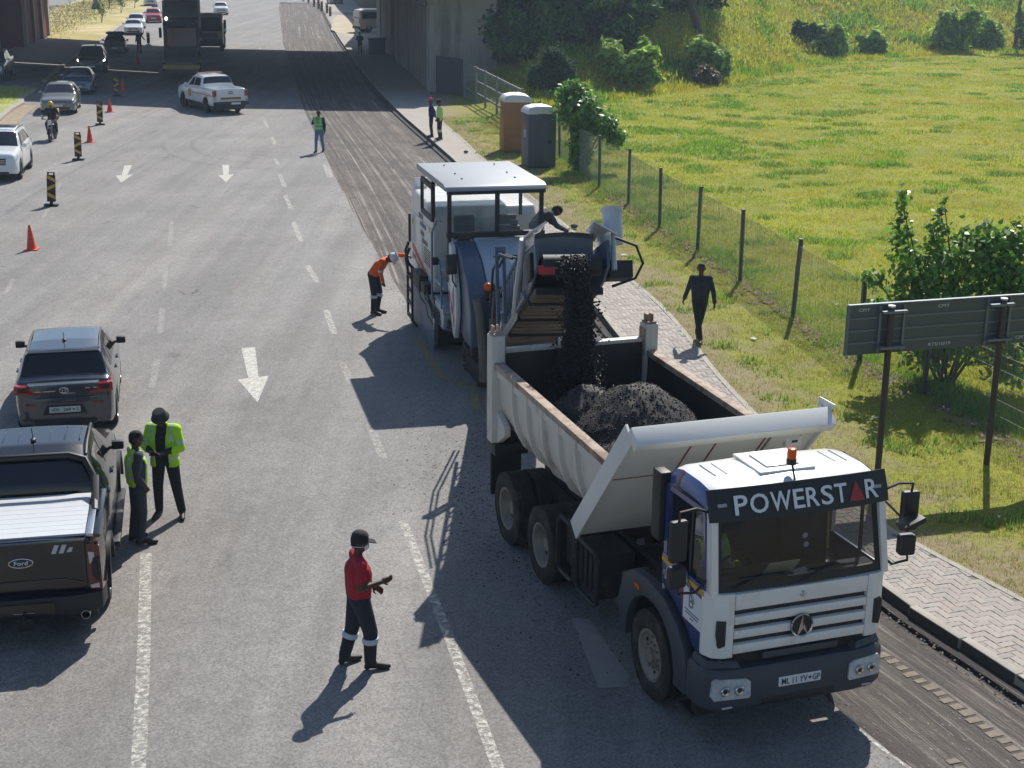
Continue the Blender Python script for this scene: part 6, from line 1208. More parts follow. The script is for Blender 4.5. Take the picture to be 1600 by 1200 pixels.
def person(label, loc, rz, j, top, pants, sleeve=1.0, face=None, skin=SK, hair=HAIR, shoe=SHOE, z=0, vox=.011, group=None, fat=1.0, curl=.6, scale=1.0, name='person', legbulk=1.0, parent=None):
    C = []   # capsules: a, b, ra, rb, material, weight-offset
    def cap(a, b, ra, rb, m): C.append((Vector(a), Vector(b), ra, rb, m))
    X = (j['sr'] - j['sl']).normalized(); up = (j['nek'] - j['pel']).normalized(); fw = up.cross(X).normalized()
    hx = (j['hr'] - j['hl']).normalized()
    for s in (-1, 1):
        cap(j['pel'] + hx * s * .055, j['pel'].lerp(j['che'], .45) + X * s * .06, .118 * fat, .112 * fat, pants); cap(j['pel'].lerp(j['che'], .2) + X * s * .06, j['che'] + X * s * .075, .122 * fat, .125 * fat, top); cap(j['che'] + X * s * .07, j['che'].lerp(j['nek'], .55) + X * s * .08, .12 * fat, .085, top)
    cap(j['sl'], j['sr'], .072, .072, top); cap(j['nek'] - up * .07, j['nek'] - up * .005, .085, .060, top); cap(j['nek'], j['hed'] - (j['hed'] - j['nek']) * .25, .054, .052, skin)
    hu = (j['hed'] - j['nek']).normalized(); hf = Vector(face) if face is not None else fw; hf = (hf - hu * hf.dot(hu)).normalized(); hr_ = hf.cross(hu)
    H = j['hed']; cap(H - hf * .012 + hu * .02, H + hf * .02 + hu * .025, .088, .084, skin); cap(H + hf * .035 - hu * .06, H + hf * .045 - hu * .085, .056, .038, skin); cap(H + hf * .088 - hu * .0, H + hf * .105 - hu * .025, .012, .015, skin)
    cap(H + hf * .07 + hu * .022 - hr_ * .04, H + hf * .07 + hu * .022 + hr_ * .04, .022, .022, skin); cap(H + hf * .078 - hu * .058 - hr_ * .018, H + hf * .078 - hu * .058 + hr_ * .018, .014, .014, skin)
    for s in (-1, 1): cap(H + hr_ * s * .088 - hu * .012, H + hr_ * s * .09 + hu * .018, .014, .016, skin)
    cap(H - hf * .032 + hu * .042, H - hf * .002 + hu * .052, .083, .085, hair); cap(H - hf * .045 - hu * .02, H - hf * .04 + hu * .03, .066, .08, hair)
    for q in 'lr':
        S_, E_, W_ = j['s' + q], j['e' + q], j['w' + q]; fo = (W_ - E_).normalized()
        cap(S_, E_, .066, .054, top)
        if sleeve >= 1: cap(E_, E_.lerp(W_, .92), .053, .046, top); cap(E_.lerp(W_, .8), W_, .03, .028, skin)
        else: C.pop(); cap(S_, S_.lerp(E_, .62), .068, .064, top); cap(S_.lerp(E_, .4), E_, .05, .043, skin); cap(E_, W_, .044, .030, skin)
        s = 1 if q == 'r' else -1; side = j.get('hn' + q); n = Vector(side).normalized() if side is not None else (X * s - fo * (X * s).dot(fo)).normalized()  # back of the hand
        lat = fo.cross(n).normalized() * s; K = W_ + fo * .085
        cap(W_ + fo * .02 + lat * .018, K + lat * .02, .022, .021, skin); cap(W_ + fo * .02 - lat * .018, K - lat * .022, .022, .019, skin)
        for i, (o_, L_) in enumerate(((.030, .072), (.010, .08), (-.011, .074), (-.031, .058))):
            a = K + lat * o_; b = a + (fo * (1 - curl * .4) - n * curl).normalized() * L_ * .55; c = b + (fo * (1 - curl) - n * curl * 1.2).normalized() * L_ * .5; cap(a, b, .0105, .0095, skin); cap(b, c, .0095, .008, skin)
        a = W_ + fo * .03 + lat * .035; b = a + (fo * .7 + lat * .7 - n * .3).normalized() * .045; cap(a, b, .014, .012, skin); cap(b, b + (fo - n * .4).normalized() * .032, .0115, .009, skin)
        h, k, a, t = j['h' + q], j['k' + q], j['a' + q], j['t' + q]; B_ = legbulk
        cap(h, k, .098 * B_, .073 * B_, pants); cap(k, a.lerp(k, .06), .072 * B_, .058 * B_, pants); fd = (t - a); fd = Vector((fd.x, fd.y, 0)).normalized() if abs(fd.x) + abs(fd.y) > .02 else fw
        cap(a - Vector((0, 0, .01)), a - fd * .035 - Vector((0, 0, .045)), .05, .042, shoe); cap(a + Vector((0, 0, -.02)), t, .048, .040, shoe); cap(t - fd * .06, t + fd * .035, .042, .032, shoe)
    bm = bmesh.new()
    for a, b, ra, rb, m in C:
        mb = MB(m); d = b - a; L_ = d.length; n = 12; rings = []; d = d.normalized() if L_ > 1e-6 else Vector((0, 0, 1)); u = d.orthogonal().normalized(); v = d.cross(u)
        for p, r, (t0, t1) in ((a, ra, (-pi / 2 + .01, -.01)), (b, rb, (.01, pi / 2 - .01))):
            for t_ in np.linspace(t0, t1, 4): rings.append([p + d * r * sin(t_) + (u * cos(2 * pi * k / n) + v * sin(2 * pi * k / n)) * r * cos(t_) for k in range(n)])
        mb.loft(rings); me = bpy.data.meshes.new('t'); me.from_pydata(mb.v, [], mb.f); bm.from_mesh(me); bpy.data.meshes.remove(me)
    bmesh.ops.recalc_face_normals(bm, faces=bm.faces); me = bpy.data.meshes.new('body'); bm.to_mesh(me); bm.free()
    o = bpy.data.objects.new('tmp', me); COL.objects.link(o); r = o.modifiers.new('r', 'REMESH'); r.mode = 'VOXEL'; r.voxel_size = vox; sm = o.modifiers.new('s', 'SMOOTH'); sm.iterations = 3; sm.factor = .5
    dg = bpy.context.evaluated_depsgraph_get(); dg.update(); me2 = bpy.data.meshes.new_from_object(o.evaluated_get(dg)); bpy.data.objects.remove(o); me2.name = 'body'
    n = len(me2.vertices); co = np.empty(n * 3, np.float32); me2.vertices.foreach_get('co', co); co = co.reshape(-1, 3)
    nf = len(me2.polygons); fc = np.empty(nf * 3, np.float32); me2.polygons.foreach_get('center', fc); fc = fc.reshape(-1, 3); best = np.full(nf, 9e9); idx = np.zeros(nf, np.int32); ml = []
    me2.materials.clear()
    for a, b, ra, rb, m in C:
        if m not in ml: ml.append(m)
        A, D = np.array(a), np.array(b - a); L2 = max(1e-9, D @ D); t_ = np.clip((fc - A) @ D / L2, 0, 1); dd = np.linalg.norm(fc - A - t_[:, None] * D, axis=1) - (ra + (rb - ra) * t_); k = dd < best; best[k] = dd[k]; idx[k] = ml.index(m)
    for m in ml: me2.materials.append(m)
    me2.polygons.foreach_set('material_index', idx); me2.polygons.foreach_set('use_smooth', [True] * nf)
    t = thing(name, label, 'person', (*loc, z), rz, group); t.scale = (scale,) * 3; bo = bpy.data.objects.new('body', me2); COL.objects.link(bo); bo.parent = t
    info = dict(t=t, body=bo, fc=fc, idx=idx, ml=ml, H=H, hu=hu, hf=hf, hr=hr_, j=j, up=up, fw=fw, X=X, top=top, pants=pants)
    return info
def shell(P, name, pred, matf, off=.012, mats=()):
    """a garment: the picked skin faces pushed outwards, with its rim folded back onto the body"""
    me = P['body'].data; nrm = np.empty(len(me.vertices) * 3, np.float32); me.vertices.foreach_get('normal', nrm); nrm = nrm.reshape(-1, 3)
    sel = np.where(pred(P['fc'], P['idx']))[0]; V, F, M, mp = [], [], [], {}
    for i in sel:
        f = []
        for v in me.polygons[int(i)].vertices:
            if v not in mp: mp[v] = len(V); V.append(tuple(Vector(me.vertices[v].co) + Vector(nrm[v]) * off))
            f.append(mp[v])
        F.append(tuple(f)); M.append(matf(P['fc'][i]))
    edge = {}
    for k, f in enumerate(F):
        for a, b in zip(f, f[1:] + f[:1]): e = (min(a, b), max(a, b)); edge.setdefault(e, []).append((k, a, b))
    inv = {b: a for a, b in mp.items()}; low = {}
    for e, l in list(edge.items()):
        if len(l) == 1:
            k, a, b = l[0]
            for q in (a, b):
                if q not in low: low[q] = len(V); V.append(tuple(Vector(me.vertices[inv[q]].co) - Vector(nrm[inv[q]]) * .004))
            F.append((b, a, low[a], low[b])); M.append(M[k])
    m2 = bpy.data.meshes.new(name); m2.from_pydata(V, [], F)
    for m in mats: m2.materials.append(m)
    m2.polygons.foreach_set('material_index', M); m2.polygons.foreach_set('use_smooth', [True] * len(F)); o = bpy.data.objects.new(name, m2); COL.objects.link(o); o.parent = P['t']; return o
def frame_mat(P, dz=0, df=0): 
    R = Matrix((P['hr'], P['hf'], P['hu'])).transposed().to_4x4(); return Matrix.Translation(P['H'] + P['hu'] * dz + P['hf'] * df) @ R
def headgear(P, kind, m, m2=None):
    mb = MB(m); mb.X = frame_mat(P)
    if kind == 'cap':
        mb.lathe([(.1, -.005), (.106, .03), (.1, .085), (.075, .118), (.03, .135), (0, .136)], (0, -.008, .012), 'z', 24); mb.hexa([(-.07, .085, .025), (.07, .085, .025), (.055, .19, .012), (-.055, .19, .012), (-.075, .08, .037), (.075, .08, .037), (.055, .19, .02), (-.055, .19, .02)]); n = 'cap'
    elif kind == 'bucket': mb.lathe([(.135, .0), (.14, -.004), (.106, .045), (.1, .1), (.08, .13), (0, .138)], (0, -.005, .02), 'z', 24); n = 'hat'
    else:
        mb.lathe([(.118, .015), (.122, .022), (.112, .06), (.098, .105), (.068, .14), (.03, .155), (0, .158)], (0, -.005, .015), 'z', 28); mb.hexa([(-.09, .07, .03), (.09, .07, .03), (.06, .165, .022), (-.06, .165, .022), (-.09, .07, .045), (.09, .07, .045), (.06, .165, .03), (-.06, .165, .03)])
        mb.bx(-.012, .012, -.1, .09, .12, .178); n = 'helmet'
    return mb.build(n, P['t'], ang=45)
def band(P, name, key_a, key_b, t0, t1, r, m=REFL, key='reflective_band'):
    a, b = P['j'][key_a].lerp(P['j'][key_b], t0), P['j'][key_a].lerp(P['j'][key_b], t1); d = (b - a).normalized(); u = d.orthogonal().normalized(); v = d.cross(u); mb = MB(m)
    R = [[p + (u * cos(2 * pi * k / 20) + v * sin(2 * pi * k / 20)) * q for k in range(20)] for p, q in ((a, r - .012), (a, r), (b, r), (b, r - .012))]; mb.loft(R, caps=False); return mb.build(key, P['t'])
def vest(P, m, bands=((1.06, 1.11), (1.19, 1.24)), z0=.93, z1=1.47, half=.165, v_neck=True):
    X = np.array(P['X']); ti = P['ml'].index(P['top'])
    def pred(fc, idx): x = fc @ X - np.array(P['j']['che']) @ X; return (fc[:, 2] > z0) & (fc[:, 2] < z1) & (np.abs(x) < half) & ((idx == ti) | (idx == P['ml'].index(P['pants'])))
    def mf(c): x = c @ X - np.array(P['j']['che']) @ X; return 1 if any(a < c[2] < b for a, b in bands) or (abs(abs(x) - .1) < .025 and c[2] > bands[-1][1] - .01) else 0
    return shell(P, 'safety_vest', pred, mf, .014, (m, REFL))
# man in the red shirt
P = person('man in red shirt and black cap gesturing with open hand, back to the camera', (-1.80, 15.86), -72, J(er=(.25, -.03, 1.13), wr=(.17, .25, 1.16), el=(-.24, .02, 1.12), wl=(-.12, .2, 1.0), hed=(0, .03, 1.62), kr=(.11, .11, .5), ar=(.11, .10, .09), tr=(.14, .28, .035), kl=(-.11, -.06, .5), al=(-.13, -.17, .09), tl=(-.17, .0, .035)), REDS, NAVY, sleeve=.5, vox=.008, fat=1.2, legbulk=1.25, curl=.35)
headgear(P, 'cap', mat('cap_black', '221e20', .9)); band(P, '', 'kl', 'al', .18, .34, .078 * 1.25); band(P, '', 'kr', 'ar', .18, .34, .078 * 1.25)
mb = MB(WHT); mb.X = frame_mat(P); mb.ball((0, .075, -.045), (.055, .045, .05), 14, 8); mb.tube([(.05, .06, -.04), (.092, 0, -.03), (.07, -.09, -.04), (0, -.112, -.045), (-.07, -.09, -.04), (-.092, 0, -.03), (-.05, .06, -.04)], .004, 5); mb.build('face_mask', P['t'])
# two men by the black pickup
P = person('man in lime vest over dark overalls with hand in pocket beside the black pickup', (-5.37, 19.62), -62, J(er=(.26, -.06, 1.14), wr=(.2, .06, .93), el=(-.25, 0, 1.13), wl=(-.2, .1, .93), hed=(0, .03, 1.61), tr=(.15, .15, .035), kl=(-.1, -.02, .5), al=(-.11, -.09, .09), tl=(-.16, .08, .035), hnr=(1, 0, 0)), GREYC, GREYC, vox=.008, scale=.98, fat=1.1, legbulk=1.1, face=(.1, 1, .1)); vest(P, LIME)
P = person('man in open lime jacket and dark bucket hat looking down at a phone', (-5.2, 20.62), 172, J(hed=(0, .08, 1.59), sl=(-.19, 0, 1.40), sr=(.19, 0, 1.40), el=(-.27, .05, 1.14), er=(.27, .05, 1.14), wl=(-.10, .30, 1.13), wr=(.09, .30, 1.14), hl=(-.1, 0, .92), hr=(.1, 0, .92), kl=(-.17, .04, .5), al=(-.21, -.02, .09), tl=(-.27, .13, .035), kr=(.13, .02, .5), ar=(.15, -.02, .09), tr=(.16, .16, .035), hnl=(-.2, -.2, -1), hnr=(.2, -.2, -1)), BLKC, BLKC, vox=.008, fat=1.14, legbulk=1.1, face=(0, .8, -.6)); headgear(P, 'bucket', HATD)
X_ = np.array(P['X']); ti = P['ml'].index(BLKC)
def pj(fc, idx): return (idx == ti) & (fc[:, 2] > .84) & (fc[:, 2] < 1.5) & ~((np.abs(fc[:, 0]) < .085 + .02 * (fc[:, 2] < 1.1)) & (fc[:, 1] > .02)) & ~((fc[:, 1] > .17) & (np.abs(fc[:, 0]) < .2))
def mj(c): return 1 if (.95 < c[2] < 1.0 or (abs(c[0]) > .2 and 1.2 < c[2] < 1.25) or (abs(abs(c[0]) - .15) < .02 and c[2] > 1.25)) else 0
shell(P, 'jacket', pj, mj, .022, (LIME, REFL))
tag(o := MB(mat('phone_black', '15171b', .2)).box((0, 0, 0), (.15, .075, .01)).build('phone', None, bevel=.006), 'dark phone held by the man in the lime jacket', 'phone'); R_ = Matrix.Rotation(radians(172), 3, 'Z'); pp = R_ @ Vector((0, .395, 1.135)); o.location = (-5.2 + pp.x, 20.62 + pp.y, pp.z); o.rotation_euler = (radians(-25), 0, radians(172))
# worker in orange at the machine
P = person('worker in orange jacket and white helmet bending to reach the milling machine', (-3.22, 33.45), -112, J(pel=(0, -.06, .95), che=(0, .13, 1.19), nek=(.02, .30, 1.33), hed=(.03, .44, 1.38), sl=(-.18, .24, 1.30), sr=(.19, .26, 1.32), el=(-.10, .52, 1.44), wl=(-.06, .77, 1.45), er=(.25, .26, 1.04), wr=(.22, .30, .84), kl=(-.13, .03, .5), kr=(.11, .0, .5), hl=(-.09, -.05, .92), hr=(.09, -.05, .92), hnl=(0, 0, 1)), ORG, NAVY, vox=.012, face=(0, .55, -.7)); headgear(P, 'helmet', HELM); band(P, '', 'kl', 'al', .05, .22, .085); band(P, '', 'kr', 'ar', .05, .22, .085); band(P, '', 'sr', 'er', .75, .92, .066); band(P, '', 'sl', 'el', .6, .75, .068)
# pedestrian on the paving
P = person('pedestrian all in black walking along the paved footpath', (4.06, 30.8), 174, J(er=(.27, -.08, 1.13), wr=(.34, -.16, .9), el=(-.28, .03, 1.13), wl=(-.31, .15, .9), hr=(.085, 0, .92), kr=(.03, .17, .52), ar=(-.04, .22, .10), tr=(-.03, .40, .06), hl=(-.085, 0, .92), kl=(-.03, -.03, .5), al=(.02, -.25, .14), tl=(.0, -.10, .04)), mat('cloth_charcoal', '2a2d35', .92, nz=(7, .25), bump=(10, .8)), BLKC, vox=.011, fat=1.08, z=.11, hair=HAIR)
mb = MB(WHT); mb.bx(-.05, .05, -.02, .02, -.01, .01)
P = person('man in green vest and pale jeans walking on the road beside the milled strip', (-8.14, 61.2), 168, J(wr=(.06, .22, 1.44), er=(.25, .1, 1.2), kr=(.1, .13, .5), ar=(.1, .18, .09), tr=(.11, .36, .05), kl=(-.1, -.04, .5), al=(-.1, -.2, .12), tl=(-.1, -.04, .04)), BLKC, JEAN, vox=.016); vest(P, GRNV, ((1.0, 1.05), (1.16, 1.2)))
P = person('man in blue jacket and red cap standing at the kerb', (-3.72, 65.8), 98, J(wl=(-.1, -.17, .95), wr=(.1, -.17, .95), el=(-.27, -.14, 1.15), er=(.27, -.14, 1.15)), BLUEJ, BLKC, vox=.016, z=.1, face=(.1, .9, -.25)); headgear(P, 'cap', mat('cap_red', 'b3303a', .8))
P = person('worker in pale lime jacket with banded trousers behind the man in blue', (-3.3, 64.95), 112, J(), LIMEY, NAVY, vox=.016, z=.1); headgear(P, 'bucket', mat('hat_black', '17171a', .9)); band(P, '', 'kl', 'al', .1, .35, .085, LIMEY); band(P, '', 'kr', 'ar', .1, .35, .085, LIMEY)
person('person in dark clothes standing under the bridge near the white minibus', (-12.1, 116.3), 10, J(wl=(-.08, .28, 1.2), wr=(.08, .28, 1.2), el=(-.25, .06, 1.16), er=(.25, .06, 1.16)), BLKC, BLKC, vox=.02, z=.1)
person('person in dark clothes walking between the car queue and the road roller', (-29.6, 117.5), 170, J(el=(-.36, .05, 1.2), wl=(-.5, .1, 1.06), kr=(.1, .1, .5), ar=(.1, .12, .09), tr=(.1, .28, .04)), BLKC, BLKC, vox=.02)
# driver and operator
Mtr = Matrix.Translation(TR.location) @ Matrix.Rotation(radians(199.5), 4, 'Z'); dp = Mtr @ Vector((.62, .52, .70))
seat = dict(hl=(-.09, .02, .93), hr=(.09, .02, .93), kl=(-.13, .40, .98), kr=(.13, .40, .98), al=(-.13, .46, .58), ar=(.13, .46, .58), tl=(-.13, .6, .53), tr=(.13, .6, .53))
P = person('truck driver with white helmet and lime vest leaning at the open cab window', (dp.x, dp.y), 199.5, J(che=(.06, .03, 1.25), nek=(.13, .06, 1.44), hed=(.17, .09, 1.60), sl=(-.08, .05, 1.40), sr=(.27, .05, 1.38), er=(.34, .18, 1.16), wr=(.22, .36, 1.2), el=(-.15, .2, 1.15), wl=(-.1, .36, 1.24), **seat), NAVY, NAVY, vox=.012, z=.70, face=(.8, .5, 0)); headgear(P, 'helmet', HELM); vest(P, LIME)
Mm = Matrix.Translation(ML.location) @ Matrix.Rotation(radians(193.5), 4, 'Z'); dp = Mm @ Vector((-2.0, .95, 1.95))
P = person('machine operator in dark overalls leaning over the platform edge', (dp.x, dp.y), 193.5 + 90, J(pel=(0, -.08, .92), che=(0, .1, 1.12), nek=(0, .26, 1.2), hed=(0, .38, 1.22), sl=(-.18, .2, 1.18), sr=(.18, .2, 1.18), el=(-.24, .32, .95), er=(.24, .32, .95), wl=(-.2, .5, .86), wr=(.2, .5, .86)), GREYC, GREYC, vox=.014, z=1.92, face=(0, .7, -.5))
# motorcycle and its rider
MK_ = thing('motorcycle', 'red and black delivery motorcycle riding ahead of the olive grey sedan', 'motorcycle', (-20.25, 64.3, 0), 188)
for y in (.64, -.64):
    o = MB(M_ctyre).lathe([(.22, -.04), (.29, -.05), (.30, 0), (.29, .05), (.22, .04)], (0, y, .30), 'x', 24, closed=True).build('wheel', MK_); m = MB(M_chrome); m.lathe([(.2, -.02), (.23, -.03), (.23, .03), (.2, .02)], (0, y, .30), 'x', 24, closed=True)
    for k in range(6): m.beam((0, y, .3), (0, y + .21 * cos(k * pi / 3), .3 + .21 * sin(k * pi / 3)), .02, .02, up=(1, 0, 0))
    m.build('rim', o)
for s in (1, -1): MB(M_chrome).tube([(s * .08, .64, .30), (s * .08, .46, .85)], .022, 8).build('fork', MK_); MB(M_sill).tube([(s * .04, .48, .86), (s * .22, .42, .98), (s * .36, .34, .98)], .015, 6).build('handlebar', MK_); MB(M_chrome).ball((s * .32, .42, 1.12), (.05, .02, .035), 8, 6).build('mirror', MK_)
MB(mat('moto_red', 'a01c20', .3, coat=.6)).loft([[(.10 * w_ * cos(a), y, z + h * sin(a)) for a in np.linspace(0, 2 * pi, 13)[:-1]] for y, z, w_, h in ((.36, .80, .6, .06), (.2, .84, 1.3, .11), (-.05, .82, 1.1, .09), (-.14, .78, .6, .05))]).build('fuel_tank', MK_)
MB(M_sill).loft([[(-.1, y, z), (.1, y, z), (.11, y, z + .06), (-.11, y, z + .06)] for y, z in ((-.08, .76), (-.4, .76), (-.72, .80))]).build('seat', MK_, bevel=.02); MB(M_sill).bx(-.14, .14, -.2, .3, .32, .66).build('engine', MK_, bevel=.04); MB(M_head).ball((0, .56, .86), (.09, .06, .09), 14, 8).build('headlight', MK_); MB(mat('moto_red', 'a01c20')).bx(-.06, .06, .46, .82, .60, .63).build('mudguard', MK_, bevel=.02); MB(M_chrome).tube([(.12, .1, .3), (.15, -.3, .3), (.16, -.7, .38)], .035, 8).build('exhaust', MK_)
bx_ = MB(mat('box_yellow', 'c79a1a', .5)).bx(-.22, .22, -.24, .24, 0, .44).build('delivery_box', None, bevel=.02, label='yellow delivery box on the rear of the motorcycle', cat='box'); bx_.location = Vector((-20.25, 64.3, .86)) + Matrix.Rotation(radians(188), 3, 'Z') @ Vector((0, -.62, 0)); bx_.rotation_euler = (0, 0, radians(188))
P = person('motorcycle rider in black with yellow and black helmet', (-20.25, 64.3), 188, J(pel=(0, -.25, .92), che=(0, -.16, 1.2), nek=(0, -.1, 1.38), hed=(0, -.05, 1.54), sl=(-.19, -.12, 1.34), sr=(.19, -.12, 1.34), el=(-.34, .06, 1.14), er=(.34, .06, 1.14), wl=(-.33, .28, 1.02), wr=(.33, .28, 1.02), hl=(-.1, -.22, .9), hr=(.1, -.22, .9), kl=(-.2, .16, .74), kr=(.2, .16, .74), al=(-.19, -.06, .36), ar=(.19, -.06, .36), tl=(-.2, .1, .30), tr=(.2, .1, .30)), BLKC, BLKC, vox=.014)
mb = MB(mat('helmet_yellow', 'c9a227', .4)); mb.X = frame_mat(P); mb.ball((0, 0, .02), (.125, .14, .14), 18, 12); mb.mat(M_sill).ball((0, .045, .0), (.105, .105, .06), 16, 8); mb.build('helmet', P['t'])
# ================================================================== CONES, BOARDS, CABINS, SIGN AND OTHER STREET OBJECTS
M_cone = mat('cone_orange', 'd8421c', .5, nz=(6, .08)); M_rub = mat('rubber_black', '1d1d1d', .8); M_chev = mat('chevron_yellow', 'c8952a', .6, nz=(12, .1)); M_chk = mat('chevron_black', '1e1e1c', .6)
c0 = thing('traffic_cone', 'tmp', 'cone', (0, 0, 0)); MB(M_cone).lathe([(.03, .70), (.032, .69), (.135, .05), (.15, .03), (.13, .03)], (0, 0, 0), 'z', 20).build('cone_body', c0); MB(M_cone).bx(-.19, .19, -.19, .19, 0, .03).build('cone_base', c0, bevel=.02)
for i, (x, y, lb, tilt) in enumerate([(-13.62, 40.55, 'orange cone nearest the camera, alone on the left lane line below the boards', 2), (-18.49, 63.8, 'orange cone left of the second striped board, beside the motorcycle lane', 0), (-20.78, 75.6, 'orange cone standing in the sun just before the bridge shadow edge', 3), (-22.9, 86.5, 'orange cone right behind the board at the shadow edge, in shade', 0), (-27.1, 106.8, 'orange cone deep in the bridge shadow in front of the walking person', 0)]):
    o = c0 if i == 0 else copy_tree(c0); o.location = (x, y, 0); o.rotation_euler = (radians(tilt), 0, random.uniform(0, 6)); tag(o, lb, None, 'orange traffic cones along the closed lane')
b0 = thing('delineator_board', 'tmp', 'marker board', (0, 0, 0)); MB(M_rub).bx(-.22, .22, -.17, .17, 0, .07).build('rubber_foot', b0, bevel=.02)
m = MB(M_chk); m.bx(-.14, .14, -.022, .022, .14, 1.02); o = m.build('board', b0, bevel=.015); m = MB(M_chk); m.bx(-.12, -.07, -.02, .02, 1.02, 1.08); m.bx(.07, .12, -.02, .02, 1.02, 1.08); m.bx(-.12, .12, -.02, .02, 1.08, 1.11); m.build('grip', b0); MB(M_rub).bx(-.05, .05, -.03, .03, .06, .15).build('stem', b0)
for k in range(3):
    z = .22 + k * .28
    for sd in (-1, 1): MB(M_chev).prism([(.125, z), (.125, z + .11), (-.10, z + .235) if k % 2 else (-.125, z + .235), (-.125, z + .125)] if k != 1 else [(-.125, z), (-.125, z + .11), (.125, z + .235), (.125, z + .125)], 'y', sd * .0225, sd * .026).build('chevron', o)
BD = [(-15.25, 47.7, 'striped board nearest the camera, its rubber foot on the left lane line', 4), (-17.41, 58.3, 'second striped board from the camera, between two orange cones', 2), (-19.77, 70.1, 'third striped board, close to the cone at the bridge shadow edge', 3), (-22.57, 83.8, 'striped board in the bridge shadow with an orange cone behind it', 0), (-31.2, 127.0, 'striped board left of the road roller at the far edge of the shadow', 0)]
for i, (x, y, lb, tl) in enumerate(BD):
    o = b0 if i == 0 else copy_tree(b0); o.location = (x, y, 0); o.rotation_euler = (radians(-tl), radians(tl * .7), radians(13 + random.uniform(-8, 8))); tag(o, lb, None, 'striped boards along the queue')
for k, (x, y) in enumerate([(-22.16, 179.6), (-23.58, 187.9), (-25.37, 196.9), (-26.55, 202.7), (-28.26, 211), (-30.62, 222.5), (-32.4, 229.8)]):
    o = copy_tree(b0); o.location = (x, y, .0); o.rotation_euler = (0, 0, .25); o.scale = (1.15, 1.15, 1.15); tag(o, ('nearest', 'second', 'third', 'fourth', 'fifth', 'sixth', 'farthest')[k] + ' striped board in the row beyond the bridge, right of the milled strip', None, 'far row of striped boards'); 
# portable toilets
def toilet(name, label, x, y, rz, wall, roofm, tilt=0, door=True):
    t = thing(name, label, 'portable toilet', (x, y, ter_z(x, y) - .04), rz); t.rotation_euler = (radians(tilt), radians(tilt * .8), radians(rz)); w_ = .56
    m = MB(wall); m.bx(-w_, w_, -w_, w_, .08, 2.12); b = m.build('cabin', t, bevel=.035, seg=2); MB(M_rub).bx(-w_ + .02, w_ - .02, -w_, w_, 0, .08).build('skid', t, bevel=.015)
    R = []
    for z, k, hb in ((2.12, 1.05, 0), (2.17, 1.06, 0), (2.27, .98, 1), (2.36, .86, 1), (2.385, .7, 1)): R.append([(w_ * k * x_, w_ * k * y_, z + (.05 if abs(x_) < .6 and hb else 0)) for x_, y_ in ((-1, -1), (-.5, -1), (0, -1), (.5, -1), (1, -1), (1, -.5), (1, 0), (1, .5), (1, 1), (.5, 1), (0, 1), (-.5, 1), (-1, 1), (-1, .5), (-1, 0), (-1, -.5))])
    MB(roofm).loft(R).build('roof', t, bevel=.02)
    if door:
        P = [(-.44, .12), (.44, .12), (.44, 1.98), (.3, 2.1), (.1, 2.17), (-.1, 2.17), (-.3, 2.1), (-.44, 1.98)]; d = MB(wall).prism(P, 'y', -w_ - .03, -w_ + .0).build('door', t, bevel=.02)
        for z0, z1 in ((.2, .98), (1.06, 1.9)): MB(wall).prism([(-.36, z0), (-.1, z0), (-.22, (z0 + z1) / 2), (-.1, z1), (-.36, z1)], 'y', -w_ - .045, -w_ - .028).build('door_panel', d, bevel=.01); MB(wall).prism([(.36, z0), (.06, z0), (-.06, (z0 + z1) / 2), (.06, z1), (.36, z1)], 'y', -w_ - .045, -w_ - .028).build('door_panel', d, bevel=.01)
        MB(M_rub).bx(.24, .37, -w_ - .07, -w_ - .03, 1.0, 1.12).build('latch', d, bevel=.01)
        for k in range(4): MB(wall).bx(-w_ - .012, -w_ + .01, -.4, .3, 1.85 + k * .06, 1.88 + k * .06).build('vent_slat', b)
        MB(mat('label_red', 'a33a35', .6)).bx(-w_ - .004, -w_ + .01, -.2, .15, 1.55, 1.72).build('side_label', b); MB(mat('label_grey', '8f98a2', .6)).bx(-w_ - .004, -w_ + .01, -.25, .2, 1.2, 1.5).build('side_label', b)
    else:
        MB(wall).bx(-.30, .42, -w_ - .02, -w_ + .01, .12, .62).build('access_panel', b, bevel=.01)
        for k in range(3): MB(wall).bx(-.5, .5, -w_ - .012, -w_ + .01, .75 + k * .42, .80 + k * .42).build('wall_ridge', b, bevel=.01)
        for k in range(3): MB(wall).bx(-w_ - .012, -w_ + .01, -.45 + k * .35, -.38 + k * .35, .2, 2.0).build('wall_ridge', b, bevel=.01)
toilet('portable_toilet', 'brown portable toilet with white roof, its blank back towards the road', .0, 61.6, 9, mat('toilet_brown', '9a6a40', .55, nz=(1.5, .06)), mat('toilet_roof_white', 'd3d3cf', .5, nz=(2, .04)), 1.2, False)
toilet('portable_toilet', 'grey portable toilet with white roof and door facing the camera', .95, 57.3, 13, mat('toilet_grey', '4a535c', .55, nz=(1.5, .06)), mat('toilet_roof_pale', 'cfd0cc', .5), 0)
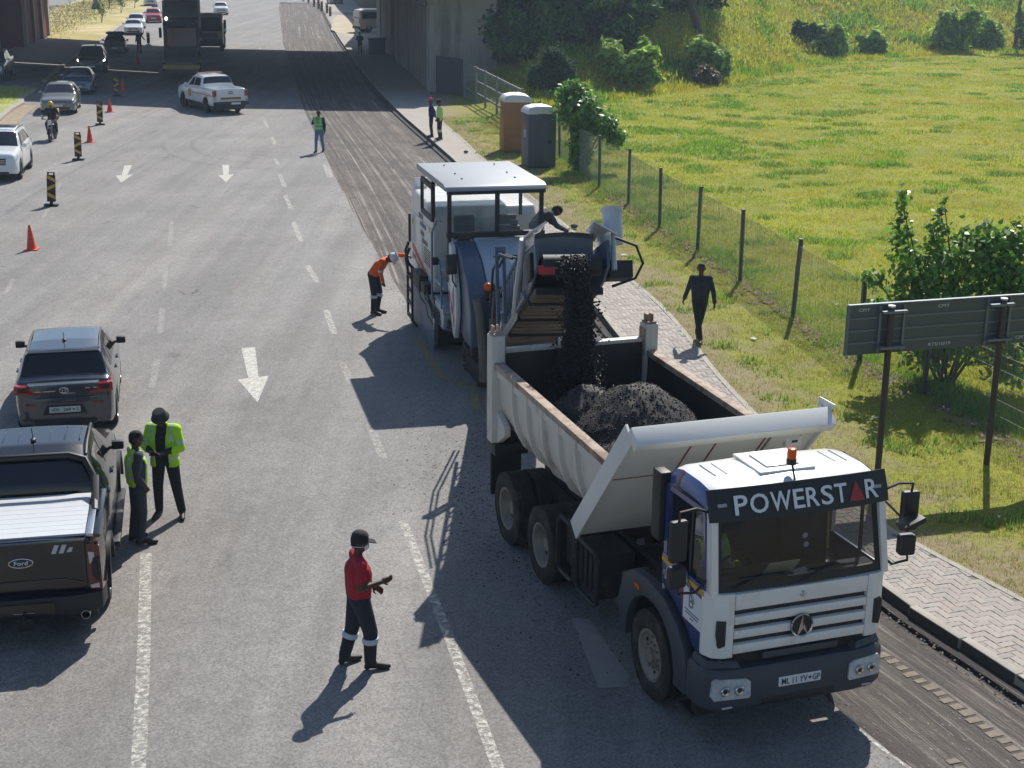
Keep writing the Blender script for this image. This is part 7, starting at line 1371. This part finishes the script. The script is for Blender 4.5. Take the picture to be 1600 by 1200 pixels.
# road sign seen from behind
sg = thing('road_sign', 'back of a long grey road sign on dark posts, stencilled RTS/10/19', 'road sign', (5.97, 22.34, .08), 16.5)
M_sback = mat('sign_back_grey', '51585e', .5, metal=.3, nz=(1.2, .08)); M_sfr = mat('sign_frame', '6d757b', .45, metal=.3); M_spost = mat('sign_post_brown', '3d3532', .6, nz=(3, .15)); M_sten = mat('stencil_pale', 'b9bec0', .6)
for x in (0, 2.04):
    m = MB(M_spost); m.cyl((x, 0, -.2), (x, 0, 2.88), .052, 14); o = m.build('post', sg); MB(mat('cap_white', 'd5d3cc', .5)).cyl((x, 0, 2.88), (x, 0, 2.905), .058, 14).build('post_cap', o)
for k in range(4): MB(M_sback).bx(-.68, 2.98, .10, .13, 2.10 + k * .2, 2.296 + k * .2).build('panel', sg, bevel=.005, seg=1); 
for k in range(3): MB(M_sfr).bx(-.68, 2.98, .08, .10, 2.285 + k * .2, 2.31 + k * .2).build('panel_joint', sg)
for x in (-.15, .28, 1.80, 2.22): MB(M_sfr).bx(x - .02, x + .02, .06, .098, 2.11, 2.89).build('upright_bracket', sg)
for x in (.05, 2.0):
    for z in (2.22, 2.80): MB(M_sfr).bx(x - .22, x + .22, -.06, .06, z - .022, z + .022).build('clamp', sg, bevel=.005, seg=1)
m = MB(M_sfr); m.bx(-.70, 3.0, .085, .15, 2.9, 2.925); m.build('edge_frame', sg); MB(M_sfr).bx(-.71, -.68, .085, .15, 2.10, 2.9).build('edge_frame', sg)
MB(mat('sign_face_green', '1f5a3a', .4)).bx(-.68, 2.98, .131, .134, 2.1, 2.9).build('sign_face', sg)
rs = (pi / 2, 0, 0); fit_text('stencil', 'RTS/10/19', .40, .055, M_sten, sg, (.98, .094, 2.19), rs, .012); fit_text('stencil', 'CPIT', .21, .05, M_sten, sg, (1.0, .096, 2.82), rs, .01); fit_text('stencil', 'CPIT', .2, .05, M_sten, sg, (-.42, .096, 2.83), rs, .01); fit_text('stencil', 'CPIT', .2, .05, M_sten, sg, (2.5, .096, 2.2), rs, .01); fit_text('stencil', 'CPIT', .2, .05, M_sten, sg, (2.62, .096, 2.82), rs, .01)
# lamp post on the far verge, litter
lp = thing('lamp_post', 'grey lamp post with dark foot on the far dry verge at the top edge', 'lamp post', (-53.8, 192.6, .12)); MB(mat('galvanised_dark', '6a747c', .5, metal=.4)).cyl((0, 0, 0), (0, 0, 11), .28, 14, .12).build('pole', lp); MB(mat('foot_dark', '26303a', .6)).cyl((0, 0, 0), (0, 0, .7), .55, 12, .4).build('foot', lp)
for lb, x, y, s in (('dark stone lying on the grass left of the duct pipe', 1.85, 44.0, .12), ('dark lump of rubble on the pavement near the brown toilet', -2.0, 60.6, .10)):
    m = MB(mat('stone_dark', '3b3a3a', .9, nz=(8, .3))); m.ball((0, 0, s * .4), (s, s * .8, s * .6), 9, 6); o = m.build('stone', label=lb, cat='stone'); o.location = (x, y, .13)
for k in range(7):
    m = MB(mat('litter_white', 'c9c6be', .8)); a = random.uniform(.04, .1); m.poly([(-a, -a * .5, 0), (a, -a * .4, .02), (a * .8, a * .6, .01), (-a * .7, a * .5, .03)]); o = m.build('litter', label='scrap of pale litter lying on the grass verge', cat='litter', group='litter scraps on the verge'); x, y = ((7.9, 18.4), (7.4, 20.6), (8.3, 24.9), (6.7, 25.5), (8.1, 25.8), (5.3, 31), (3.1, 40))[k]; o.location = (x, y, ter_z(x, y) + .03); o.rotation_euler = (0, 0, k)
# road roller in the shade
M_ry = mat('machine_yellow', 'a8872c', .6, nz=(3, .15)); M_rsteel = mat('drum_steel', '5d5a57', .5, metal=.4, nz=(2, .15)); M_dk = mat('machine_black', '1a1c1f', .6)
rl = thing('road_roller', 'yellow and black road roller with smooth steel drum standing in the bridge shadow', 'road roller', (-21.4, 95.6, 0), 190)
d = MB(M_rsteel).lathe([(.0, -1.0), (.70, -1.0), (.78, -.97), (.78, .97), (.70, 1.0), (0, 1.0)], (0, .8, .78), 'x', 40).build('drum', rl)
for s in (1, -1): MB(M_ry).prism([(-.6, .55), (.9, .62), (1.3, .7), (1.3, .92), (.9, 1.0), (-.6, 1.1)], 'x', s * 1.04, s * 1.16).build('drum_frame', rl, bevel=.02); MB(M_rub).cyl((s * 1.02, .8, .78), (s * 1.2, .8, .78), .25, 20).build('drum_hub', rl, bevel=.02)
MB(M_ry).bx(-1.1, 1.1, -.75, -.3, .6, 1.1).build('front_yoke', rl, bevel=.03); MB(M_ry).bx(-1.1, 1.1, 1.62, 1.75, .7, .95).build('front_beam', rl, bevel=.02)
MB(M_dk).bx(-.95, .95, -2.3, -.9, .9, 1.9).build('cab_base', rl, bevel=.04); MB(M_cglass).bx(-.92, .92, -1.0, -.96, 1.95, 3.1).build('front_window', rl)
for s in (1, -1): MB(M_dk).bx(s * .92, s * 1.0, -1.05, -.95, 1.9, 3.2).build('cab_post', rl); MB(M_dk).bx(s * .92, s * 1.0, -2.3, -2.2, 1.9, 3.2).build('cab_post', rl); MB(M_cglass).bx(s * .95, s * .97, -2.2, -1.05, 1.95, 3.15).build('side_window', rl); car_wheel(rl, s * 1.05, -2.7, .75, .5, s, M_ry); MB(M_chrome).bx(s * .60, s * .72, -.95, -.93, 2.0, 3.05) if False else None
MB(M_dk).bx(-1.08, 1.08, -2.45, -.8, 3.2, 3.34).build('cab_roof', rl, bevel=.04); MB(M_ry).bx(-.85, .85, -3.9, -2.35, .9, 2.0).build('engine_hood', rl, bevel=.08)
# dark tipper truck and flatbed truck behind the roller
def lorry(name, label, x, y, rz, cabm, bodym, bodyh, flat=False, beacon=False):
    t = thing(name, label, 'truck', (x, y, 0), rz)
    MB(cabm).prism([(0, .55), (.06, 1.5), (-.12, 2.85), (-.3, 3.0), (-1.7, 3.0), (-1.8, .9), (-1.8, .55)], 'x', -1.2, 1.2).build('cab', t, bevel=.05); MB(M_cglass).hexa([(-1.08, .02, 1.65), (1.08, .02, 1.65), (1.08, .05, 1.65), (-1.08, .05, 1.65), (-1.0, -.13, 2.7), (1.0, -.13, 2.7), (1.0, -.08, 2.7), (-1.0, -.08, 2.7)]).build('windscreen', t)
    for s in (1, -1):
        MB(M_cglass).bx(s * 1.19, s * 1.21, -1.2, -.3, 1.7, 2.6).build('side_window', t); MB(M_dk).bx(s * 1.3, s * 1.5, -.1, .05, 1.8, 2.5).build('mirror', t, bevel=.03); MB(M_head).bx(s * .7, s * 1.1, .02, .09, .75, .95).build('headlight', t, bevel=.02)
        for yy in (-.9, -4.6, -5.9): car_wheel(t, s * 1.2, yy, .5, .3, s, M_steelw)
    MB(M_dk).bx(-1.2, 1.2, -.1, .12, .45, 1.0).build('bumper', t, bevel=.04); MB(M_dk).bx(-.5, .5, -7, -1.5, .7, 1.0).build('chassis', t); m = MB(M_dk)
    for k in range(4): m.bx(-.8, .8, .04, .08, 1.08 + k * .11, 1.13 + k * .11)
    m.build('grille', t)
    if flat:
        MB(bodym).bx(-1.25, 1.25, -7.2, -2.0, 1.1, 1.25).build('flatbed', t)
        for s in (1, -1):
            for k in range(3): MB(M_letter).bx(s * 1.22, s * 1.25, -7.1, -2.05, 1.4 + k * .28, 1.52 + k * .28).build('side_rail', t)
            for k in range(5): MB(M_dk).bx(s * 1.2, s * 1.26, -7.1 + k * 1.25, -7.02 + k * 1.25, 1.25, 2.15).build('stanchion', t)
    else: MB(bodym).prism([(-1.3, 3.1), (-1.3, 3.3), (-2.0, bodyh), (-7.3, bodyh), (-7.5, 1.2), (-2.1, 1.2), (-2.05, 3.1)], 'x', -1.27, 1.27).build('tipper_body', t, bevel=.04)
    if beacon: MB(M_headlit).ball((.95, -.4, 3.12), (.1, .1, .12), 10, 6).build('beacon', t)
    return t
lorry('tipper_truck', 'dark tipper truck close behind the road roller, seen head-on', -24.2, 108, 190, mat('lorry_cab_dark', '35383d', .45), mat('dark_body', '4a4d50', .6), 4.3, beacon=True)
lorry('flatbed_truck', 'white cabbed flatbed truck with pale side rails behind the dark tipper', -24.6, 119.5, 189, mat('cab_cream', 'bdb9ab', .4), M_dk, 2, flat=True)
# minibus past the bridge
vn = thing('minibus', 'cream minibus partly hidden by the end of the bridge wall', 'minibus', (-13.2, 148.2, .1), -62); M_van = mat('van_cream', 'cfc6b2', .35, coat=.4); M_vanr = mat('van_roof', 'dcdcd8', .35)
R = []
for y, k, zt_ in ((-2.7, .92, 1.95), (-2.62, .97, 2.15), (-2.0, 1, 2.25), (1.2, 1, 2.25), (1.9, .98, 2.1), (2.35, .95, 1.25), (2.62, .88, 1.1), (2.7, .8, .8)): R.append([(-.9 * k, y, .35), (-.94 * k, y, .8), (-.94 * k, y, min(zt_, 1.3)), (-.82 * k, y, zt_ - .06), (-.6 * k, y, zt_), (.6 * k, y, zt_), (.82 * k, y, zt_ - .06), (.94 * k, y, min(zt_, 1.3)), (.94 * k, y, .8), (.9 * k, y, .35)])
MB(M_van).loft(R).build('body', vn, ang=40)
for s in (1, -1):
    MB(M_cglass).hexa([(s * .935, -2.45, 1.32), (s * .945, -2.45, 1.32), (s * .945, 1.3, 1.32), (s * .935, 1.3, 1.32), (s * .85, -2.45, 1.95), (s * .862, -2.45, 1.95), (s * .862, 1.2, 1.95), (s * .85, 1.2, 1.95)]).build('side_window', vn)
    for y in (-1.75, 1.45): car_wheel(vn, s * .92, y, .34, .22, s, M_rim)
    MB(M_tail).bx(s * .72, s * .88, -2.72, -2.66, .9, 1.3).build('tail_light', vn)
MB(M_cglass).hexa([(-.75, -2.71, 1.35), (.75, -2.71, 1.35), (.75, -2.69, 1.35), (-.75, -2.69, 1.35), (-.7, -2.66, 1.9), (.7, -2.66, 1.9), (.7, -2.62, 1.9), (-.7, -2.62, 1.9)]).build('rear_window', vn); MB(M_dk).bx(-.85, .85, -2.8, -2.65, .35, .6).build('rear_bumper', vn, bevel=.03)
# ================================================================== PLANTS
M_leaf = mat('leaf_green', '678f36', .42, island=.4, trans=.42, spec=.55); M_leafd = mat('leaf_dark', '48682f', .6, island=.4, trans=.3, spec=.15); M_leafb = mat('leaf_bush', '93b24e', .6, island=.4, trans=.5, spec=.2); M_leafp = mat('needle_dark', '365630', .7, island=.35, trans=.2, spec=.1)
M_bark = mat('bark', '5a4c3e', .9, nz=(6, .25), bump=(30, .6))
def leaf_mesh(name, parent, blobs, n, size, m, up=.45, shell_=.55, kind='stuff', long_=1.5):
    vol = np.array([b[3] * b[4] * b[5] for b in blobs]) ** .75; pick = RNG.choice(len(blobs), n, p=vol / vol.sum()); B = np.array([b[:6] for b in blobs])[pick]
    d = RNG.normal(size=(n, 3)); d /= np.linalg.norm(d, axis=1)[:, None]; r = shell_ + (1.05 - shell_) * RNG.random(n) ** .8; r *= 1 + .18 * RNG.normal(size=n) * (RNG.random(n) < .3)
    ph = np.sin(d[:, 0] * 7 + B[:, 0] * 3) * np.sin(d[:, 1] * 6 + B[:, 2] * 5) * np.sin(d[:, 2] * 7 + 1); r *= 1 + .30 * ph; r *= 1 + .12 * np.sin(d[:, 0] * 15 + B[:, 1] * 9) * np.sin(d[:, 2] * 13 + B[:, 0])
    c = B[:, :3] + d * B[:, 3:6] * r[:, None]; nn = d * .6 + RNG.normal(size=(n, 3)) * .55 + np.array([0, 0, up]); nn /= np.linalg.norm(nn, axis=1)[:, None]
    a = np.cross(nn, RNG.normal(size=(n, 3))); a /= np.linalg.norm(a, axis=1)[:, None]; b = np.cross(nn, a); s = size * (.65 + .7 * RNG.random(n))[:, None]
    V = np.stack([c - a * s * long_ * .5, c + b * s * .42 - nn * s * .06, c + a * s * long_ * .5 - nn * s * .22, c - b * s * .42 - nn * s * .06], 1).reshape(-1, 3); F = np.arange(4 * n).reshape(-1, 4)
    return fast(name, V, F, m, 4, parent=parent, kind=kind)
def plant(name, label, cat, x, y, blobs, n, size, m, stems=5, r0=.05, group=None, up=.45, z=None, long_=1.5, shell_=.55, bark=M_bark):
    z = ter_z(x, y) if z is None else z; t = thing(name, label, cat, (x, y, z), 0, group); mb = MB(bark)
    for k in range(stems):
        b = blobs[k % len(blobs)]; a = random.uniform(0, 6.28); p0 = Vector((random.gauss(0, r0 * 2), random.gauss(0, r0 * 2), -.1)); p3 = Vector(b[:3]) + Vector((random.gauss(0, .3) * b[3], random.gauss(0, .3) * b[4], b[5] * random.uniform(0, .7))); md = p0.lerp(p3, .5) + Vector((random.gauss(0, .12), random.gauss(0, .12), .1)) * p3.length * .5
        Q = [p0, p0.lerp(md, .5), md, md.lerp(p3, .5), p3]; mb.tube(Q, [r0, r0 * .85, r0 * .65, r0 * .45, r0 * .2], 7)
        for q in range(3): e = md.lerp(p3, .3 + .25 * q); mb.tube([e, e + Vector((random.gauss(0, .35) * b[3], random.gauss(0, .35) * b[4], .3 * b[5]))], [r0 * .35, r0 * .12], 5)
    mb.build('trunk', t); leaf_mesh('crown', t, blobs, n, size, m, up, shell_, long_=long_); return t
# leafy tree behind the road sign, growing through the fence
plant('broadleaf_tree', 'large-leaved green tree growing through the fence right behind the road sign', 'tree', 8.55, 27.6, [(-.65, 0, 2.3, .7, .7, .55), (.35, .1, 2.45, .8, .75, .6), (1.25, 0, 2.4, .85, .7, .6), (-1.1, .1, 2.95, .26, .25, .5), (-1.12, .1, 3.6, .15, .15, .45), (-.42, 0, 3.0, .24, .24, .4), (-.38, .1, 3.45, .13, .13, .35), (.4, 0, 2.95, .45, .4, .35), (1.1, 0, 2.95, .5, .4, .3), (0, 0, 1.6, 1.25, 1.0, .65), (-1.55, 0, 2.1, .3, .3, .2), (1.3, -.1, 1.7, .6, .6, .6), (-.9, -.1, 1.5, .7, .6, .5), (-1.45, .1, 1.35, .45, .4, .4), (.4, -.3, 1.1, .9, .7, .6), (1.0, -.6, .6, .5, .5, .5), (-.3, .2, .7, .7, .5, .5)], 8200, .112, M_leaf, 12, .035, up=.55, long_=1.25, shell_=.35)
# vine-hung bush at the fence beside the grey toilet
plant('fence_tree', 'bushy tree hung with creepers on the fence just right of the grey toilet', 'tree', 2.55, 55.8, [(-.1, 0, 2.3, .95, .8, .75), (-.35, .2, 2.9, .6, .5, .5), (.75, -.2, 1.8, .65, .6, .5), (1.25, -.3, 1.35, .45, .4, .35), (.0, 0, 1.1, .5, .4, 1.0), (-.05, 0, .5, .45, .4, .55)], 7500, .11, M_leaf, 8, .05, long_=1.8, shell_=.3)
plant('conifer_shrub', 'small dark feathery conifer shrub at the foot of the embankment behind the toilets', 'shrub', 2.0, 83.5, [(-.5, 0, .8, .75, .6, .8), (.35, 0, 1.3, .55, .5, 1.2), (-.15, .1, 1.6, .3, .3, .9), (.9, 0, .9, .6, .5, .8)], 6000, .12, M_leafp, 5, .05, up=.9, long_=2.6)
BU = [('broad pale green bush in front of the dark trees, left of the other slope bushes', 6.8, 88.0, 1.0, M_leafb, 1.0), ('dense green bush on the slope below the leaning trunk', 12.4, 94.6, .95, M_leafb, 1.05), ('small scraggy reddish bush just below the bush under the leaning trunk', 11.9, 91.8, .55, mat('leaf_brownish', '6b6236', .6, island=.4, trans=.25), .8), ('small dark round bush left of the pair at the slope foot', 22.6, 117.5, .62, M_leafd, 1.0), ('pale topped bush, left one of the close pair at the slope foot', 24.9, 117.8, 1.0, M_leafb, .95), ('smaller bush, right one of the close pair at the slope foot', 28.9, 120.8, .72, M_leafb, 1.0), ('largest dark bush near the right edge at the slope foot', 36.6, 125.6, 1.35, M_leafb, 1.0), ('middle dark bush near the right edge, beside the thin trunk', 40.6, 128.2, 1.05, M_leafb, .95), ('dark bush cut by the right edge of the picture', 45.2, 129.6, 1.25, M_leafb, 1.0)]
for lb, x, y, s, m, hs in BU:
    bl = [(0, 0, 1.0 * s, 1.3 * s, 1.0 * s, .9 * s)] + [(random.uniform(-1.3, 1.3) * s, random.uniform(-.8, .8) * s, random.uniform(.5, 2.3) * s * hs, random.uniform(.3, .75) * s, random.uniform(.3, .6) * s, random.uniform(.3, .75) * s) for _ in range(11)]
    plant('bush', lb, 'bush', x, y, bl, int(2300 * s + 600), .24 + .04 * s, m, 6, .06, 'bushes along the slope foot', long_=2.2, shell_=.30, up=.8)
# trees massed on the embankment beside the bridge
TRS = [(-3.0, 92.5, 6.2, 2.6, 'tree whose foliage hangs over the top of the wing wall'), (.5, 94.5, 6.0, 2.6, 'dense dark tree above the right end of the wing wall'), (2.6, 91.0, 4.2, 2.3, 'dark tree on the shaded bank, nearest to the slatted fence'), (6.0, 93.0, 3.6, 2.4, 'low dark tree on the shaded bank right behind the broad pale bush'), (.1, 88.2, 3.0, 1.7, 'low dark tree added for shade on the bank beside the end of the slatted fence'), (-1.6, 89.2, 7.4, 1.5, 'tree overhanging the joint of the wing wall panels'), (6.5, 98.5, 6.5, 3.2, 'large dark tree in the middle of the shaded bank'), (10.2, 103.5, 6.5, 2.9, 'dark tree at the right end of the shaded bank'), (3.0, 100.5, 8.0, 3.4, 'tall dark tree rising behind the shaded bank out of the picture'), (13.5, 109.0, 7.5, 2.6, 'tree on top of the bank above the leaning trunk')]  # the low tree by the slatted fence is added to darken the bank
for x, y, h, r, lb in TRS:
    z0 = ter_z(x, y); bl = []
    for k in range(9): a = k * 2.4; q = r * (.25 + .55 * (k % 3) / 2); bl.append((q * cos(a), q * sin(a) * .8, h * (.10 + .82 * k / 9), r * .55, r * .5, h * .15 + .3))
    plant('embankment_tree', lb, 'tree', x, y, bl, 4600, .28, M_leafd, 7, .12, 'dark trees on the bank beside the bridge', z=z0, long_=1.9, shell_=.45)
plant('wall_creeper', 'large dark bush spilling over the top of the bridge wall corner', 'bush', -3.4, 89.6, [(-1.3, -1.2, 5.3, 1.3, 1.0, .9), (.1, -1.0, 5.5, 1.5, 1.0, 1.0), (1.3, -.3, 5.6, 1.2, 1.0, .9), (-2.2, -1.6, 5.7, .8, .8, .7), (-.6, -1.6, 4.8, .7, .5, .45), (.9, -1.4, 4.9, .6, .5, .4)], 3600, .24, M_leafd, 5, .09, z=1.0, long_=1.9)
pl_ = [(-4.2, 88.9, 5.4), (-2.4, 90.2, 5.6)]
t = thing('leaning_trunk', 'bare dark trunk leaning out of the slope at the top edge above the bushes', 'tree', (12.6, 102.0, ter_z(12.6, 102.0))); MB(M_bark).tube([(0, 0, -.3), (-.3, 0, .8), (-.75, .1, 2.2), (-1.1, .2, 3.8), (-1.2, .2, 6)], [.3, .27, .24, .2, .12], 10).build('trunk', t); leaf_mesh('crown', t, [(-1.2, .2, 6.5, 1.6, 1.5, 1.2), (-.4, .2, 7.2, 1.2, 1.2, 1)], 1600, .25, M_leafd)
t = thing('thin_tree', 'thin dark trunk standing among the bushes near the right edge', 'tree', (43.2, 129.2, ter_z(43.2, 129.2))); MB(M_bark).tube([(0, 0, -.3), (.1, 0, 1.6), (.05, 0, 3.4), (.3, 0, 6)], [.2, .17, .15, .08], 8).build('trunk', t); leaf_mesh('crown', t, [(.3, 0, 6.8, 1.5, 1.4, 1.3)], 1500, .22, M_leafd)
for k, (x, y) in enumerate([(-44.4, 160.5), (-52.7, 194.8), (-58, 201.8), (-61.6, 207.6), (-48, 182.7), (-50, 197.4)]):
    plant('sapling', 'thin young tree planted on the dry far verge beyond the bridge', 'sapling', x, y, [(0, 0, 1.7, .5, .5, .7), (.2, 0, 1.1, .35, .3, .4)], 170, .16, M_leafd, 2, .035, 'saplings on the far verge', z=.13)
# ---- grass and weeds (nobody could count them)
def blades(name, P, h0, h1, w_, nb, m, lean=.6, spread=.06):
    P = np.repeat(np.asarray(P, float), nb, 0); n = len(P); P[:, :2] += RNG.normal(size=(n, 2)) * spread * np.sqrt(np.maximum(P[:, 1:2], 20) / 30); a = RNG.random(n) * 2 * pi; dx, dy = np.cos(a), np.sin(a); h = (h0 + (h1 - h0) * RNG.random(n)) ; ww = w_ * np.maximum(1, P[:, 1] / 38)
    b = RNG.random(n) * 2 * pi; L_ = lean * h * RNG.random(n); Z = np.zeros(n)
    A = P + np.stack([dx * ww, dy * ww, Z - .02], 1); B = P - np.stack([dx * ww, dy * ww, Z + .02], 1); C_ = P + np.stack([np.cos(b) * L_, np.sin(b) * L_, h], 1)
    V = np.stack([A, B, C_], 1).reshape(-1, 3); return fast(name, V, np.arange(3 * n).reshape(-1, 3), m, 3, kind='stuff')
G_y = mat('grass_yellowgreen', 'a9b234', .75, island=.3, trans=.45, nz=(.12, .15), spots=(.22, .48, 'c2ab3e', .7), spec=.2); G_g = mat('grass_green', '82a632', .7, island=.35, trans=.42, nz=(.3, .2), spec=.2); G_d = mat('grass_dry', 'b5a46c', .85, island=.3, trans=.3, spec=.2); G_v = mat('grass_verge', '8f9a44', .75, island=.35, trans=.4, nz=(.5, .25), spots=(.6, .5, 'aa9c52', .6), spec=.2); G_w = mat('weed_green', '88a44a', .6, island=.4, trans=.4, spec=.2)
fenx = interp([(p[1], p[0]) for p in FX]); pn = lambda x, y, s, o=0: mnoise.noise((x * s, y * s, o))
vg, vd, vw, fg, fy_, fw_, sl_, sd_ = [], [], [], [], [], [], [], []
for i in range(30000):
    y = 14 + 60 * random.random() ** 1.9; p = float(PATH(y)); x = p + random.random() * max(.5, float(fenx(y)) - p + .2) if y < 67 else p + random.random() * 3
    o_ = x - p; k = o_ + 1.4 * pn(x, y, .8, 3)
    if o_ < -.02: continue
    z = ter_z(x, y)
    if k < 1.5: (vd if random.random() < .72 else vg).append((x, y, z)) if random.random() < .75 else None
    else: (vg if random.random() < .58 + .6 * pn(x, y, .6) else vd).append((x, y, z))
    if pn(x, y, .9, 8) > .32 and random.random() < .3: vw.append((x, y, z))
for i in range(120000):
    y = 22 + 125 * random.random() ** 1.3; x0 = float(fenx(y)) + .15 if y < 67 else float(PATH(y)) + 3; x = x0 + random.random() * (max(4, y * .40 + 6 - x0)); d = y - float(TOE(x))
    if y > 86 and x < 1: continue
    z = ter_z(x, y)
    if d > 17: continue
    if d > -3:
        if random.random() < .75: (sl_ if pn(x, y, .35, 2) > -.25 else sd_).append((x, y, z))
    elif pn(x, y, .3, 6) + .6 * pn(x, y, 1.1, 7) > .5 - .35 * max(0, 1 - abs(x - 9) / 8) * max(0, 1 - abs(y - 66) / 26) + .012 * max(0, d + 40) * 0: fg.append((x, y, z))
    else: fy_.append((x, y, z))
    if d > -12 and d < -3 and pn(x, y, .3, 11) > .12 and random.random() < .4: fw_.append((x, y, z))
for i in range(620):
    y = 24 + 85 * random.random() ** 1.1; x0 = float(fenx(y)) + .6 if y < 67 else float(PATH(y)) + 4; x = x0 + random.random() * max(4, y * .40 + 4 - x0); d = y - float(TOE(x))
    if d > -2 or random.random() > .16 + .8 * max(0, 1 - abs(x - 8) / 9) * max(0, 1 - abs(y - 62) / 34): continue
    r_ = random.uniform(.08, .5) if random.random() < .85 else random.uniform(.5, 1)
    for q in range(int(16 + 60 * r_)): a = random.uniform(0, 6.28); rr = r_ * sqrt(random.random()); X, Y = x + rr * cos(a) * 1.6, y + rr * sin(a); fw_.append((X, Y, ter_z(X, Y)))
blades('verge_grass', vg, .03, .08, .006, 6, G_v, 1.2); blades('verge_dry_grass', vd, .02, .06, .006, 5, G_d, 1.2); blades('verge_weeds', vw, .06, .14, .016, 6, G_w, .9)
blades('field_grass', fy_, .03, .085, .012, 5, G_y, 1.3, .12); blades('field_green_grass', fg, .06, .16, .014, 6, G_g, 1.0, .13); blades('field_weeds', fw_, .06, .17, .020, 5, G_w, 1.2, .12)
blades('slope_grass', sl_, .14, .36, .018, 7, G_y, .8, .2); blades('slope_green_grass', sd_, .2, .45, .022, 7, G_g, .8, .2)
P = []
for i in range(1000):
    y = 17 + random.random() ** .8 * 50; x = float(fenx(y)) + random.gauss(.25, .3); P.append((x, y, ter_z(x, y)))
blades('fence_weeds', P, .08, .28, .008, 5, G_g, .9, .09)
P = []
for i in range(9000):
    x, y = random.uniform(-62, -36), random.uniform(131, 240)
    if -41.5 - (y - 132) * .178 + .5 > x > -41.6 - (y - 133) * .31: P.append((x, y, .13))
blades('far_verge_grass', P, .06, .15, .012, 4, mat('grass_far_dry', '968c48', .85, island=.3, trans=.2), 1, .3)
P = [(random.uniform(-38, -27), random.uniform(66, 86), .13) for i in range(2600)]; P = [p for p in P if p[0] < -26.2 - max(0, (p[1] - 79) * .25) and p[0] > -36]
blades('island_grass', P, .05, .12, .010, 5, G_y, .9, .15)
# ================================================================== thin dusty air over the whole place
hz_ = MB(); hz_.mat(bpy.data.materials.new('haze_air')); hz_.bx(-520, 520, -140, 940, -1.3, 24); hm = hz_.mats[0]; hm.use_nodes = True; nt_ = hm.node_tree; nt_.nodes.clear()
pv_ = nt_.nodes.new('ShaderNodeVolumePrincipled'); pv_.inputs['Color'].default_value = (.62, .78, 1, 1); pv_.inputs['Density'].default_value = .0005; pv_.inputs['Anisotropy'].default_value = .3
ou_ = nt_.nodes.new('ShaderNodeOutputMaterial'); nt_.links.new(pv_.outputs[0], ou_.inputs['Volume']); hz_.build('haze', kind='stuff')
